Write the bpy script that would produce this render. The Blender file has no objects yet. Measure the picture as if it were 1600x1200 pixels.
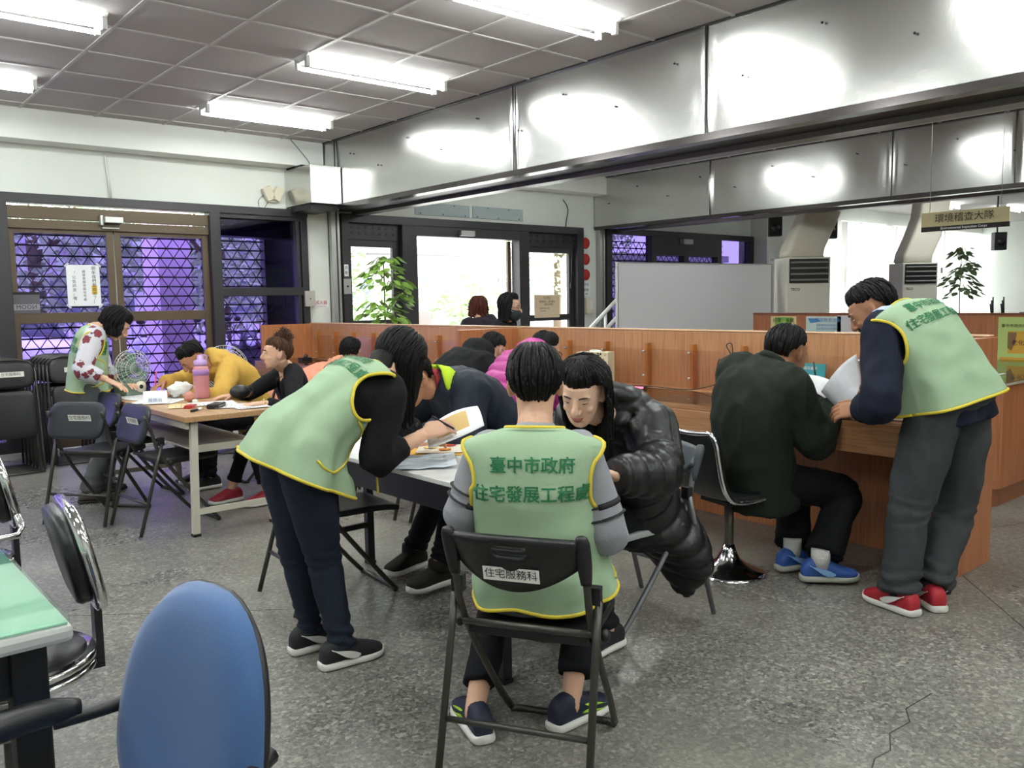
import bpy, bmesh, math, random
import numpy as np
from mathutils import Vector, Matrix, noise
from mathutils.bvhtree import BVHTree
random.seed(7)
SC = bpy.context.scene
COL = SC.collection
PI = math.pi

# ------------------------------------------------------------------ camera
cam_d = bpy.data.cameras.new('camera')
cam = bpy.data.objects.new('camera', cam_d)
COL.objects.link(cam)
yaw, pit, rol = 0.70905, -0.09766, -0.01638
fw = Vector((math.sin(yaw) * math.cos(pit), math.cos(yaw) * math.cos(pit), math.sin(pit)))
rt0 = Vector((math.cos(yaw), -math.sin(yaw), 0))
up0 = rt0.cross(fw)
rt = rt0 * math.cos(rol) + up0 * math.sin(rol)
up = up0 * math.cos(rol) - rt0 * math.sin(rol)
m = Matrix((rt, up, -fw)).transposed().to_4x4()
m.translation = (0, 0, 1.40)
cam.matrix_world = m
cam_d.sensor_fit = 'HORIZONTAL'
cam_d.sensor_width = 36.0
cam_d.lens = 36.0 * 1330.0 / 1600.0
cam_d.clip_end = 300
cam_d.clip_start = 0.02
SC.camera = cam

# ------------------------------------------------------------------ view and sky
vs = SC.view_settings
vs.view_transform = 'Standard'
vs.look = 'None'
vs.gamma = 1.0
vs.exposure = 0.0
vs.use_curve_mapping = False
w = bpy.data.worlds.new('overcast_sky')
SC.world = w
w.use_nodes = True
bg = w.node_tree.nodes['Background']
bg.inputs[0].default_value = (0.93, 0.97, 1.0, 1)
bg.inputs[1].default_value = 13.0
sun_d = bpy.data.lights.new('sun', 'SUN')
sun_d.energy = 7.0
sun_d.angle = 0.3
sun = bpy.data.objects.new('sun', sun_d)
COL.objects.link(sun)
sun.rotation_euler = (math.radians(35), math.radians(12), 0)
LAMP_POWER = 16.0

# ------------------------------------------------------------------ helpers
def tag(o, label=None, cat=None, group=None, kind=None):
    if label: o['label'] = label
    if cat: o['category'] = cat
    if group: o['group'] = group
    if kind: o['kind'] = kind
    return o

def thing(name, label, cat, loc=(0, 0, 0), rz=0.0, group=None, kind=None):
    o = bpy.data.objects.new(name, None)
    o.empty_display_size = 0.05
    COL.objects.link(o)
    o.location = loc
    o.rotation_euler = (0, 0, rz)
    return tag(o, label, cat, group, kind)

def dup(o, loc=None, rz=None, parent=None, label=None, group=None):
    c = o.copy()
    COL.objects.link(c)
    if parent is not None: c.parent = parent
    if loc is not None: c.location = loc
    if rz is not None: c.rotation_euler = (0, 0, rz)
    if label: c['label'] = label
    if group: c['group'] = group
    for ch in o.children:
        dup(ch, parent=c)
    return c

def hexc(h):
    h = h.lstrip('#')
    r = []
    for i in (0, 2, 4):
        c = int(h[i:i + 2], 16) / 255
        r.append(c / 12.92 if c <= 0.04045 else ((c + 0.055) / 1.055) ** 2.4)
    return (r[0], r[1], r[2], 1)

MATS = {}
def mat(name, col, rough=0.6, metal=0.0, var=0.0, vscale=12.0, bump=0.0, bscale=60.0, stretch=(1, 1, 1), spec=0.5, sheen=0.0, emit=0.0, coat=0.0):
    if name in MATS: return MATS[name]
    mt = bpy.data.materials.new(name)
    mt.use_nodes = True
    nt = mt.node_tree
    b = nt.nodes['Principled BSDF']
    c = hexc(col) if isinstance(col, str) else tuple(col)
    b.inputs['Base Color'].default_value = c
    b.inputs['Roughness'].default_value = rough
    b.inputs['Metallic'].default_value = metal
    b.inputs['Specular IOR Level'].default_value = spec
    if sheen: b.inputs['Sheen Weight'].default_value = sheen
    if coat:
        b.inputs['Coat Weight'].default_value = coat
        b.inputs['Coat Roughness'].default_value = 0.1
    if emit:
        b.inputs['Emission Color'].default_value = c
        b.inputs['Emission Strength'].default_value = emit
    if var or bump:
        tc = nt.nodes.new('ShaderNodeTexCoord')
        mp = nt.nodes.new('ShaderNodeMapping')
        mp.inputs['Scale'].default_value = stretch
        nt.links.new(tc.outputs['Object'], mp.inputs['Vector'])
    if var:
        n = nt.nodes.new('ShaderNodeTexNoise')
        n.inputs['Scale'].default_value = vscale
        n.inputs['Detail'].default_value = 6
        nt.links.new(mp.outputs[0], n.inputs['Vector'])
        mx = nt.nodes.new('ShaderNodeMix')
        mx.data_type = 'RGBA'
        mx.inputs['A'].default_value = tuple(x * (1 - var) for x in c[:3]) + (1,)
        mx.inputs['B'].default_value = tuple(min(1, x * (1 + var)) for x in c[:3]) + (1,)
        nt.links.new(n.outputs['Fac'], mx.inputs['Factor'])
        nt.links.new(mx.outputs['Result'], b.inputs['Base Color'])
    if bump:
        n2 = nt.nodes.new('ShaderNodeTexNoise')
        n2.inputs['Scale'].default_value = bscale
        n2.inputs['Detail'].default_value = 4
        nt.links.new(mp.outputs[0], n2.inputs['Vector'])
        bp = nt.nodes.new('ShaderNodeBump')
        bp.inputs['Strength'].default_value = bump
        bp.inputs['Distance'].default_value = 0.01
        nt.links.new(n2.outputs['Fac'], bp.inputs['Height'])
        nt.links.new(bp.outputs[0], b.inputs['Normal'])
    MATS[name] = mt
    return mt

def glass(name, tint, gloss=0.08, rough=0.02):
    if name in MATS: return MATS[name]
    mt = bpy.data.materials.new(name)
    mt.use_nodes = True
    nt = mt.node_tree
    nt.nodes.remove(nt.nodes['Principled BSDF'])
    out = nt.nodes['Material Output']
    tr = nt.nodes.new('ShaderNodeBsdfTransparent')
    tr.inputs[0].default_value = tuple(tint) + (1,)
    gl = nt.nodes.new('ShaderNodeBsdfGlossy')
    gl.inputs['Roughness'].default_value = rough
    fr = nt.nodes.new('ShaderNodeLayerWeight')
    fr.inputs[0].default_value = 0.5
    pw = nt.nodes.new('ShaderNodeMath'); pw.operation = 'POWER'; pw.inputs[1].default_value = 5.0
    nt.links.new(fr.outputs['Facing'], pw.inputs[0])
    mul = nt.nodes.new('ShaderNodeMath')
    mul.operation = 'MULTIPLY_ADD'
    mul.inputs[1].default_value = 0.8
    mul.inputs[2].default_value = gloss * 0.3
    nt.links.new(pw.outputs[0], mul.inputs[0])
    mx = nt.nodes.new('ShaderNodeMixShader')
    nt.links.new(mul.outputs[0], mx.inputs[0])
    nt.links.new(tr.outputs[0], mx.inputs[1])
    nt.links.new(gl.outputs[0], mx.inputs[2])
    nt.links.new(mx.outputs[0], out.inputs[0])
    MATS[name] = mt
    return mt

class MB:
    def __init__(s):
        s.v = []; s.f = []; s.m = []; s.sm = []
    def add(s, vs_, fs_, m=0, smooth=True):
        o = len(s.v)
        s.v.extend([tuple(p) for p in vs_])
        for f in fs_:
            s.f.append(tuple(i + o for i in f)); s.m.append(m); s.sm.append(smooth)
        return s
    def box(s, c, d, m=0, rot=None):
        hx, hy, hz = d[0] / 2, d[1] / 2, d[2] / 2
        P = [Vector((x, y, z)) for x in (-hx, hx) for y in (-hy, hy) for z in (-hz, hz)]
        if rot is not None: P = [rot @ p for p in P]
        P = [p + Vector(c) for p in P]
        F = [(0, 1, 3, 2), (4, 6, 7, 5), (0, 4, 5, 1), (2, 3, 7, 6), (0, 2, 6, 4), (1, 5, 7, 3)]
        return s.add(P, F, m, False)
    def b2(s, a, b, m=0):
        return s.box([(a[i] + b[i]) / 2 for i in range(3)], [abs(b[i] - a[i]) for i in range(3)], m)
    def quad(s, a, b, c, d, m=0):
        return s.add([a, b, c, d], [(0, 1, 2, 3)], m, False)
    def prism(s, pts, d, m=0, smooth=False):
        n = len(pts); d = Vector(d)
        P = [Vector(p) for p in pts] + [Vector(p) + d for p in pts]
        F = [tuple(range(n))[::-1], tuple(range(n, 2 * n))]
        s.add(P, F, m, False)
        s.add(P, [(i, (i + 1) % n, (i + 1) % n + n, i + n) for i in range(n)], m, smooth)
        return s
    def tube(s, pts, r, n=8, m=0, sub=1, cap=True, sq=1.0):
        V, F = tube(pts, r, n, sub, cap, sq)
        return s.add(V, F, m)
    def loft(s, rings, n=24, sub=3, m=0, cap=True, ex=2.0):
        V, F = loft(rings, n, sub, cap, ex)
        return s.add(V, F, m)
    def ell(s, c, X, Y, Z, m=0, nu=16, nv=10):
        c, X, Y, Z = Vector(c), Vector(X), Vector(Y), Vector(Z)
        V = [c - Z]; F = []
        for j in range(1, nv):
            t = PI * j / nv
            for i in range(nu):
                a = 2 * PI * i / nu
                V.append(c + (X * math.cos(a) + Y * math.sin(a)) * math.sin(t) - Z * math.cos(t))
        V.append(c + Z); L = len(V) - 1
        for i in range(nu):
            k = (i + 1) % nu
            F.append((0, 1 + k, 1 + i))
            for j in range(nv - 2):
                a = 1 + j * nu
                F.append((a + i, a + k, a + nu + k, a + nu + i))
            a = 1 + (nv - 2) * nu
            F.append((a + i, a + k, L))
        return s.add(V, F, m)
    def lathe(s, prof, c=(0, 0, 0), n=28, m=0):
        c = Vector(c); V = []; F = []
        for r, z in prof:
            for i in range(n):
                a = 2 * PI * i / n
                V.append(c + Vector((r * math.cos(a), r * math.sin(a), z)))
        for j in range(len(prof) - 1):
            for i in range(n):
                k = (i + 1) % n
                F.append((j * n + i, j * n + k, (j + 1) * n + k, (j + 1) * n + i))
        F.append(tuple(range(n))[::-1]); F.append(tuple(range((len(prof) - 1) * n, len(prof) * n)))
        return s.add(V, F, m)
    def build(s, name, mats, parent=None, origin=(0, 0, 0), bevel=0.0, label=None, solid=0.0, soff=-1.0):
        me = bpy.data.meshes.new(name)
        o = Vector(origin)
        me.from_pydata([Vector(p) - o for p in s.v], [], s.f)
        if not isinstance(mats, (list, tuple)): mats = [mats]
        for mm in mats: me.materials.append(mm)
        me.polygons.foreach_set('material_index', s.m)
        me.polygons.foreach_set('use_smooth', s.sm)
        me.update()
        ob = bpy.data.objects.new(name, me)
        COL.objects.link(ob)
        if parent is not None: ob.parent = parent
        else: ob.location = o
        if solid:
            md = ob.modifiers.new('solid', 'SOLIDIFY'); md.thickness = solid; md.offset = soff
        if bevel:
            md = ob.modifiers.new('bevel', 'BEVEL'); md.width = bevel; md.segments = 2; md.limit_method = 'ANGLE'; md.angle_limit = 0.9
        if label: ob['label'] = label
        return ob

def crv(P, sub):
    """Catmull-Rom through a list of vectors."""
    P = [Vector(p) for p in P]
    if sub <= 1 or len(P) < 3: return P
    out = []
    for i in range(len(P) - 1):
        a = P[max(i - 1, 0)]; b = P[i]; c = P[i + 1]; d = P[min(i + 2, len(P) - 1)]
        for k in range(sub):
            t = k / sub
            out.append(0.5 * ((2 * b) + (c - a) * t + (2 * a - 5 * b + 4 * c - d) * t * t + (3 * b - a - 3 * c + d) * t ** 3))
    out.append(P[-1])
    return out

def tube(pts, r, n=8, sub=1, cap=True, sq=1.0):
    P = [Vector(p) for p in pts]
    if not isinstance(r, (list, tuple)): r = [r] * len(P)
    if sub > 1:
        R = [v.x for v in crv([Vector((x, 0, 0)) for x in r], sub)] if len(P) > 2 else None
        P2 = crv(P, sub)
        if len(P) > 2: P, r = P2, R
    V = []; F = []
    T0 = (P[1] - P[0]).normalized()
    a = Vector((0, 0, 1)) if abs(T0.z) < 0.9 else Vector((1, 0, 0))
    X = T0.cross(a).normalized()
    for i, p in enumerate(P):
        T = (P[min(i + 1, len(P) - 1)] - P[max(i - 1, 0)])
        if T.length < 1e-9: T = T0
        T = T.normalized()
        X = (X - T * X.dot(T)).normalized()
        Y = T.cross(X)
        for k in range(n):
            an = 2 * PI * k / n
            V.append(p + X * (math.cos(an) * r[i]) + Y * (math.sin(an) * r[i] * sq))
    for i in range(len(P) - 1):
        for k in range(n):
            j = (k + 1) % n
            F.append((i * n + k, i * n + j, (i + 1) * n + j, (i + 1) * n + k))
    if cap:
        F.append(tuple(range(n))[::-1]); F.append(tuple(range((len(P) - 1) * n, len(P) * n)))
    return V, F

def loft(rings, n=24, sub=3, cap=True, ex=2.0):
    """rings: (centre, X half axis, Y half axis)"""
    C = crv([r[0] for r in rings], sub); A = crv([r[1] for r in rings], sub); B = crv([r[2] for r in rings], sub)
    V = []; F = []
    def se(c): return math.copysign(abs(c) ** (2.0 / ex), c)
    for c, a, b in zip(C, A, B):
        for k in range(n):
            t = 2 * PI * k / n
            V.append(c + a * se(math.cos(t)) + b * se(math.sin(t)))
    L = len(C)
    for i in range(L - 1):
        for k in range(n):
            j = (k + 1) % n
            F.append((i * n + k, i * n + j, (i + 1) * n + j, (i + 1) * n + k))
    if cap:
        F.append(tuple(range(n))[::-1]); F.append(tuple(range((L - 1) * n, L * n)))
    return V, F

def remesh(mb, voxel, smooth=3):
    """Union of closed overlapping shells as one continuous surface."""
    me = bpy.data.meshes.new('tmp')
    me.from_pydata(mb.v, [], mb.f)
    ob = bpy.data.objects.new('tmp', me)
    COL.objects.link(ob)
    md = ob.modifiers.new('r', 'REMESH'); md.mode = 'VOXEL'; md.voxel_size = voxel
    if smooth:
        sm = ob.modifiers.new('s', 'SMOOTH'); sm.factor = 0.5; sm.iterations = smooth
    dg = bpy.context.evaluated_depsgraph_get()
    m2 = bpy.data.meshes.new_from_object(ob.evaluated_get(dg))
    V = [v.co.copy() for v in m2.vertices]
    N = [v.normal.copy() for v in m2.vertices]
    F = [tuple(p.vertices) for p in m2.polygons]
    bpy.data.objects.remove(ob); bpy.data.meshes.remove(me); bpy.data.meshes.remove(m2)
    return V, N, F

def text_mesh(body, size, align='CENTER', bold=0.0):
    c = bpy.data.curves.new('txt', 'FONT')
    c.body = body; c.size = size; c.align_x = align; c.align_y = 'CENTER'; c.offset = bold if body.isascii() else 0.0
    c.resolution_u = 2
    o = bpy.data.objects.new('txt', c)
    COL.objects.link(o)
    dg = bpy.context.evaluated_depsgraph_get()
    m2 = bpy.data.meshes.new_from_object(o.evaluated_get(dg))
    V = [v.co.copy() for v in m2.vertices]; F = [tuple(p.vertices) for p in m2.polygons]
    bpy.data.objects.remove(o); bpy.data.curves.remove(c); bpy.data.meshes.remove(m2)
    return V, F

def write(mb, body, size, c, right, upv, m=0, off=0.0015, bold=0.0, sx=1.0):
    """Lettering laid flat at c, reading along right."""
    V, F = text_mesh(body, size, bold=bold)
    right = Vector(right).normalized(); upv = Vector(upv).normalized(); nn = right.cross(upv)
    mb.add([Vector(c) + right * v.x * sx + upv * v.y + nn * off for v in V], F, m, False)

def write_on(mb, body, size, c, right, upv, bvh, m=0, off=0.003, bold=0.0):
    """Lettering wrapped on a surface, cast from outside along the inward normal."""
    V, F = text_mesh(body, size, bold=bold)
    bm = bmesh.new()
    bv_ = [bm.verts.new(v) for v in V]
    for f in F:
        try: bm.faces.new([bv_[i] for i in f])
        except ValueError: pass
    for k in range(4):
        lg = [e for e in bm.edges if e.calc_length() > size * .11]
        if not lg: break
        bmesh.ops.subdivide_edges(bm, edges=lg, cuts=1)
        bmesh.ops.triangulate(bm, faces=bm.faces[:])
    bm.verts.index_update()
    V = [v.co.copy() for v in bm.verts]; F = [tuple(v.index for v in f.verts) for f in bm.faces]; bm.free()
    right = Vector(right).normalized(); upv = Vector(upv).normalized(); nn = right.cross(upv)
    out = []; ok = []
    for v in V:
        p = Vector(c) + right * v.x + upv * v.y + nn * 0.4
        h = bvh.ray_cast(p, -nn, 0.8)
        g_ = h[0] is not None and (h[0] - Vector(c)).dot(nn) > -.05 and h[1].dot(nn) ** 2 > .05
        ok.append(g_)
        out.append(h[0] + nn * off if g_ else p)
    Fk = [f for f in F if all(ok[i] for i in f)]
    for dx, dy in ((-.020, .012), (.020, -.012), (.016, .018)):
        mb.add([p + (right * dx + upv * dy) * size for p in out], Fk, m, False)

def fold(V, N, amp, k, kz=None, seed=0.0):
    """Cloth folds: move the surface along its normals."""
    kz = kz or k
    o = Vector((seed * 7.3, seed * 3.1, seed))
    for i, p in enumerate(V):
        q = Vector((p.x * k, p.y * k, p.z * kz)) + o
        a = noise.noise(q); b = noise.noise(q * 2.3)
        V[i] = p + N[i] * amp * ((1 - abs(a) * 2.2) * 0.7 + b * 0.5)
    return V

def heading(deg):
    a = math.radians(deg)
    return Vector((math.sin(a), math.cos(a), 0)), Vector((-math.cos(a), math.sin(a), 0))
# ------------------------------------------------------------------ materials of the room
def floor_mat():
    mt = bpy.data.materials.new('terrazzo'); mt.use_nodes = True
    nt = mt.node_tree; L = nt.links; b = nt.nodes['Principled BSDF']
    tc = nt.nodes.new('ShaderNodeTexCoord')
    def ramp(src, stops):
        r = nt.nodes.new('ShaderNodeValToRGB')
        e = r.color_ramp.elements
        while len(e) < len(stops): e.new(0.5)
        for k, (p, c) in enumerate(stops):
            e[k].position = p; e[k].color = c
        L.new(src, r.inputs[0]); return r.outputs[0]
    def noi(sc, det=4):
        n = nt.nodes.new('ShaderNodeTexNoise'); n.inputs['Scale'].default_value = sc; n.inputs['Detail'].default_value = det
        L.new(tc.outputs['Object'], n.inputs['Vector']); return n.outputs['Fac']
    def vor(sc):
        v = nt.nodes.new('ShaderNodeTexVoronoi'); v.inputs['Scale'].default_value = sc
        L.new(tc.outputs['Object'], v.inputs['Vector']); return v
    def mix(f, a, c, bt='MIX'):
        mx = nt.nodes.new('ShaderNodeMix'); mx.data_type = 'RGBA'; mx.blend_type = bt
        for s_, v_ in (('Factor', f), ('A', a), ('B', c)):
            if isinstance(v_, (float, tuple)): mx.inputs[s_].default_value = v_
            else: L.new(v_, mx.inputs[s_])
        return mx.outputs['Result']
    g = lambda x, w=0.0: (x * (1 + w * 1.3), x, x * (1 - 3.2 * w), 1)
    v1 = vor(75.0)
    sep = nt.nodes.new('ShaderNodeSeparateColor'); L.new(v1.outputs['Color'], sep.inputs[0])
    chips = ramp(sep.outputs[0], [(0.0, g(0.05)), (0.18, g(0.10)), (0.5, g(0.165, 0.03)), (0.8, g(0.25, 0.04)), (1.0, g(0.46, 0.04))])
    v2 = vor(170.0)
    sep2 = nt.nodes.new('ShaderNodeSeparateColor'); L.new(v2.outputs['Color'], sep2.inputs[0])
    fine = ramp(sep2.outputs[1], [(0.0, g(0.09)), (0.6, g(0.18, 0.03)), (1.0, g(0.34, 0.04))])
    col = mix(0.45, chips, fine)
    worn = ramp(noi(0.55, 5), [(0.42, g(0.0)), (0.62, g(1.0))])
    col = mix(worn, col, mix(0.55, col, g(0.22, 0.05)))
    patch = ramp(noi(1.7, 6), [(0.3, g(0.78)), (0.7, g(1.12))])
    col = mix(1.0, col, patch, 'MULTIPLY')
    L.new(col, b.inputs['Base Color'])
    rr = ramp(noi(1.1, 6), [(0.3, g(0.22)), (0.7, g(0.42))])
    L.new(rr, b.inputs['Roughness'])
    b.inputs['Specular IOR Level'].default_value = 0.5
    bp = nt.nodes.new('ShaderNodeBump'); bp.inputs['Strength'].default_value = 0.06; bp.inputs['Distance'].default_value = 0.004
    L.new(noi(9.0, 5), bp.inputs['Height']); L.new(bp.outputs[0], b.inputs['Normal'])
    return mt

def wood_mat(name, c1, c2, rough=0.35, axis=2, sc=3.0):
    if name in MATS: return MATS[name]
    mt = bpy.data.materials.new(name); mt.use_nodes = True
    nt = mt.node_tree; L = nt.links; b = nt.nodes['Principled BSDF']
    tc = nt.nodes.new('ShaderNodeTexCoord'); mp = nt.nodes.new('ShaderNodeMapping')
    s = [26.0, 26.0, 26.0]; s[axis] = 1.1
    mp.inputs['Scale'].default_value = s
    L.new(tc.outputs['Object'], mp.inputs[0])
    n = nt.nodes.new('ShaderNodeTexNoise'); n.inputs['Scale'].default_value = sc; n.inputs['Detail'].default_value = 8; n.inputs['Distortion'].default_value = 0.6
    L.new(mp.outputs[0], n.inputs['Vector'])
    r = nt.nodes.new('ShaderNodeValToRGB')
    r.color_ramp.elements[0].position = 0.3; r.color_ramp.elements[1].position = 0.72
    r.color_ramp.elements[0].color = hexc(c1); r.color_ramp.elements[1].color = hexc(c2)
    L.new(n.outputs['Fac'], r.inputs[0]); L.new(r.outputs[0], b.inputs['Base Color'])
    b.inputs['Roughness'].default_value = rough
    MATS[name] = mt
    return mt

M_floor = floor_mat()
M_wall = mat('white_paint', '#dfe2dc', 0.75, var=0.04, vscale=2.5)
M_fascia = mat('fascia_paint', '#eceeea', 0.6)
M_tile = mat('mineral_tile', '#bbb7b6', 0.9, var=0.08, vscale=160.0, bump=0.3, bscale=220.0)
M_tbar = mat('tee_bar', '#c6c3c0', 0.5)
M_dark = mat('dark_frame', '#2d2b2f', 0.4, var=0.1, vscale=6)
M_bronze = mat('bronze_frame', '#5a4c3b', 0.42, metal=0.25, var=0.08, vscale=5)
M_black = mat('black_trim', '#121214', 0.45)
M_film = glass('purple_film_glass', (0.37, 0.32, 0.60), 0.10)
M_clear = glass('clear_glass', (0.93, 0.95, 0.94), 0.1)
M_acryl = glass('acrylic_sheet', (0.97, 0.95, 0.94), 0.12, 0.15)
M_steel = mat('brushed_steel_sheet', (0.60, 0.60, 0.585, 1), 0.23, metal=1.0, bump=0.05, bscale=3.0, stretch=(60, 60, 1.5))
M_chrome = mat('chrome', (0.75, 0.75, 0.76, 1), 0.12, metal=1.0)
M_alu = mat('aluminium', '#b5b6b4', 0.35, metal=0.8)
M_wood = wood_mat('orange_beech', '#9c6b47', '#ba8c65')
M_woodh = wood_mat('orange_beech_lengthwise', '#9c6b47', '#ba8c65', axis=1)
M_woodd = wood_mat('reddish_beech', '#9a5c3a', '#b97a50')
M_white = mat('white_plastic', '#e4e4e2', 0.45)
M_cream = mat('cream_plastic', '#d9d3bd', 0.5)
M_paper = mat('white_paper', '#eceef0', 0.75)
M_ink = mat('black_ink', '#17171a', 0.7)
M_green_ink = mat('green_ink', '#136b40', 0.7)
M_red = mat('red_sticker', '#c23227', 0.5)

WY, BX, CZ = 9.12, 4.85, 3.21
def struct(name, mb, mats, label, cat, bevel=0.0, solid=0.0):
    return tag(mb.build(name, mats, bevel=bevel, solid=solid), label, cat, kind='structure')

# ------------------------------------------------------------------ floor, ceiling, walls
b = MB(); b.b2((-4.2, -3.6, -0.12), (24.5, 9.4, 0)); struct('floor', b, M_floor, 'speckled grey terrazzo floor of the service hall', 'floor')
b = MB(); b.b2((-4.2, -3.6, CZ), (24.5, 9.4, CZ + 0.1)); struct('ceiling', b, M_tile, 'grey mineral tile ceiling of the hall', 'ceiling')
b = MB()
gx0, gdx, gy0, gdy = 1.795, 0.633, 6.665, 0.66
k = -9
while gx0 + k * gdx < 10.2:
    x = gx0 + k * gdx
    if x > -4.1 and not (4.8 < x < 5.55): b.b2((x - 0.012, -3.5, CZ - 0.008), (x + 0.012, 9.1, CZ))
    k += 1
for k in range(-15, 4):
    y = gy0 + k * gdy
    b.b2((-4.1, y - 0.012, CZ - 0.0078), (10.0, y + 0.012, CZ))
struct('trim_1', b, M_tbar, 'pale metal grid of tee bars holding the ceiling tiles', 'ceiling grid')

b = MB()
b.b2((-4.2, WY, 2.46), (14.6, WY + 0.25, 3.25))
b.b2((4.70, WY - 0.03, 0), (5.13, WY + 0.25, 2.47))
b.b2((9.19, WY - 0.03, 0), (9.72, WY + 0.25, 2.47))
b.b2((13.65, WY - 0.35, 0), (14.6, WY + 0.25, 3.2))
b.b2((14.6, WY, 2.95), (24.5, WY + 0.25, 3.25)); b.b2((14.6, WY, 0), (24.5, WY + 0.25, 0.8))
b.b2((-4.2, WY, 0), (-1.1, WY + 0.25, 2.47))
for x in (16.6, 18.9, 21.4): b.b2((x, WY - 0.02, 0), (x + 0.28, WY + 0.25, 3.0))
struct('wall_back', b, M_wall, 'white painted wall above and between the dark framed doors', 'wall', bevel=0.004)
b = MB(); b.b2((-4.2, -3.6, 0), (-4.0, 9.4, CZ)); struct('wall_left', b, M_wall, 'white side wall left of the hall', 'wall')
b = MB(); b.b2((-4.2, -3.8, 0), (24.5, -3.6, CZ)); struct('wall_front', b, M_wall, 'white wall behind the viewer', 'wall')
b = MB(); b.b2((24.3, -3.6, 0), (24.5, 9.4, CZ)); struct('wall_right', b, M_wall, 'white end wall far to the right', 'wall')

b = MB(); b.b2((-4.0, 8.85, 2.93), (4.83, WY, CZ)); struct('trim_2', b, M_fascia, 'white boxed fascia under the ceiling above the purple glass doors', 'fascia', bevel=0.006)
b = MB(); b.b2((5.5, 8.85, 2.95), (9.52, WY, CZ)); struct('trim_3', b, M_fascia, 'white boxed fascia above the open entrance', 'fascia', bevel=0.006)
b = MB(); b.tube([(2.57, WY - 0.012, 2.90), (2.6, WY - 0.012, 2.47)], 0.012, 6); struct('trim_4', b, M_white, 'thin white cable trunking down the wall over the left doors', 'cable trunking')
b = MB(); b.tube([(4.42, 8.82, 3.2), (4.5, 8.82, 3.12), (4.62, 8.83, 3.0), (4.66, 8.84, 2.93)], 0.004, 5, sub=3); struct('trim_5', b, M_black, 'thin black wire hanging over the white fascia', 'wire')

# metal clad beams: sheets that bulge and pinch at their seams and screws
def beam(name, x0, x1, ya, yb, z0, z1, seams, label, amp, seed):
    b = MB()
    NY, NZ = 300, 20
    V = []; F = []
    seams = sorted(seams)
    for i in range(NY + 1):
        y = ya + (yb - ya) * i / NY
        ds = min(abs(y - s) for s in seams)
        for j in range(NZ + 1):
            z = z0 + (z1 - z0) * j / NZ
            t = math.sin(PI * j / NZ)
            pin = math.exp(-(ds / 0.10) ** 2)
            nz = noise.noise(Vector((y * 1.15 + seed, z * 0.6, seed))) * 1.0 + noise.noise(Vector((y * 2.9, z * 1.1, seed + 5))) * 0.38
            d = amp * (0.25 + 0.75 * t) * nz + 0.012 * pin * (0.3 + t) * math.copysign(1, y - min(seams, key=lambda s: abs(y - s)))
            V.append((x0 - 0.004 - d, y, z))
    for i in range(NY):
        for j in range(NZ):
            a = i * (NZ + 1) + j
            F.append((a, a + 1, a + NZ + 2, a + NZ + 1))
    b.add(V, F, 0)
    b.b2((x0 + 0.03, ya, z0), (x1, yb, z1), 1)
    o = struct(name, b, [M_steel, M_wall], label, 'beam')
    sc = MB()
    for k in range(int((yb - ya) / 0.55)):
        y = ya + 0.3 + k * 0.55; z = z0 + (z1 - z0) * (0.72 if k % 2 else 0.45)
        sc.ell((x0 - 0.02, y, z), (0.012, 0, 0), (0, 0.008, 0), (0, 0, 0.008), 0, 8, 6)
    sc.build('screw', M_black, o)
    for s_ in seams:
        if ya < s_ < yb:
            q = MB(); q.b2((x0 - 0.024, s_ - 0.003, z0), (x0 - 0.012, s_ + 0.003, z1)); q.build('seam', M_black, o)
    q = MB(); q.b2((x0 - 0.03, ya, z1 - 0.012), (x0 + 0.02, yb, z1 + 0.0)); q.build('seam', M_black, o)
    r = MB()
    r.b2((x0 - 0.03, ya, z0 - 0.05), (x0 + 0.08, yb, z0)); r.build('edge_channel', mat('dark_glossy_channel', (0.10, 0.09, 0.09, 1), 0.18, metal=0.9), o)
    r = MB(); r.b2((x0 + 0.085, ya, z0 - 0.012), (x1 - 0.10, yb, z0 + 0.02)); r.build('shutter_slot', M_black, o)
    r = MB(); r.b2((x1 - 0.14, ya, z0 - 0.05), (x1, yb, z0)); r.build('edge_channel', mat('grey_channel', '#77736f', 0.35, metal=0.6), o)
    return o
beam('beam', BX, 5.46, -3.6, 9.1, 2.50, CZ, [-2.6, 0.3, 3.59, 5.56, 8.6], 'wide ceiling beam clad in rippled bright steel sheets, nearest of the two', 0.016, 1.7)
beam('beam', 9.52, 10.1, -3.6, 9.1, 2.49, CZ, [-1.0, 1.4, 3.29, 4.54, 6.98], 'steel clad ceiling beam with pale streaks, farther one beyond the entrance', 0.018, 6.1)

# shutter guide rails at the wall under the beams
def rail(x0, x1, label):
    b = MB(); b.b2((x0, WY - 0.12, 0), (x0 + 0.06, WY - 0.03, 2.47)); b.b2((x0 + 0.08, WY - 0.12, 0), (x0 + 0.11, WY - 0.03, 2.47)); b.b2((x0, WY - 0.06, 0), (x1, WY - 0.031, 2.46))
    return b
struct('trim_6', rail(4.98, 5.12, ''), M_alu, 'steel shutter guide rail beside the white pillar left of the entrance', 'guide rail', bevel=0.003)
struct('trim_7', rail(9.52, 9.70, ''), M_alu, 'steel shutter guide rail beside the red dots', 'guide rail', bevel=0.003)

# ------------------------------------------------------------------ framed openings in the back wall
def frame_boxes(parts, y0, y1):
    b = MB()
    for k, (x0, z0, x1, z1) in enumerate(parts): b.b2((x0, y0 + .0012 * k, z0), (x1, y1 - .0009 * k, z1))
    return b
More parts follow.
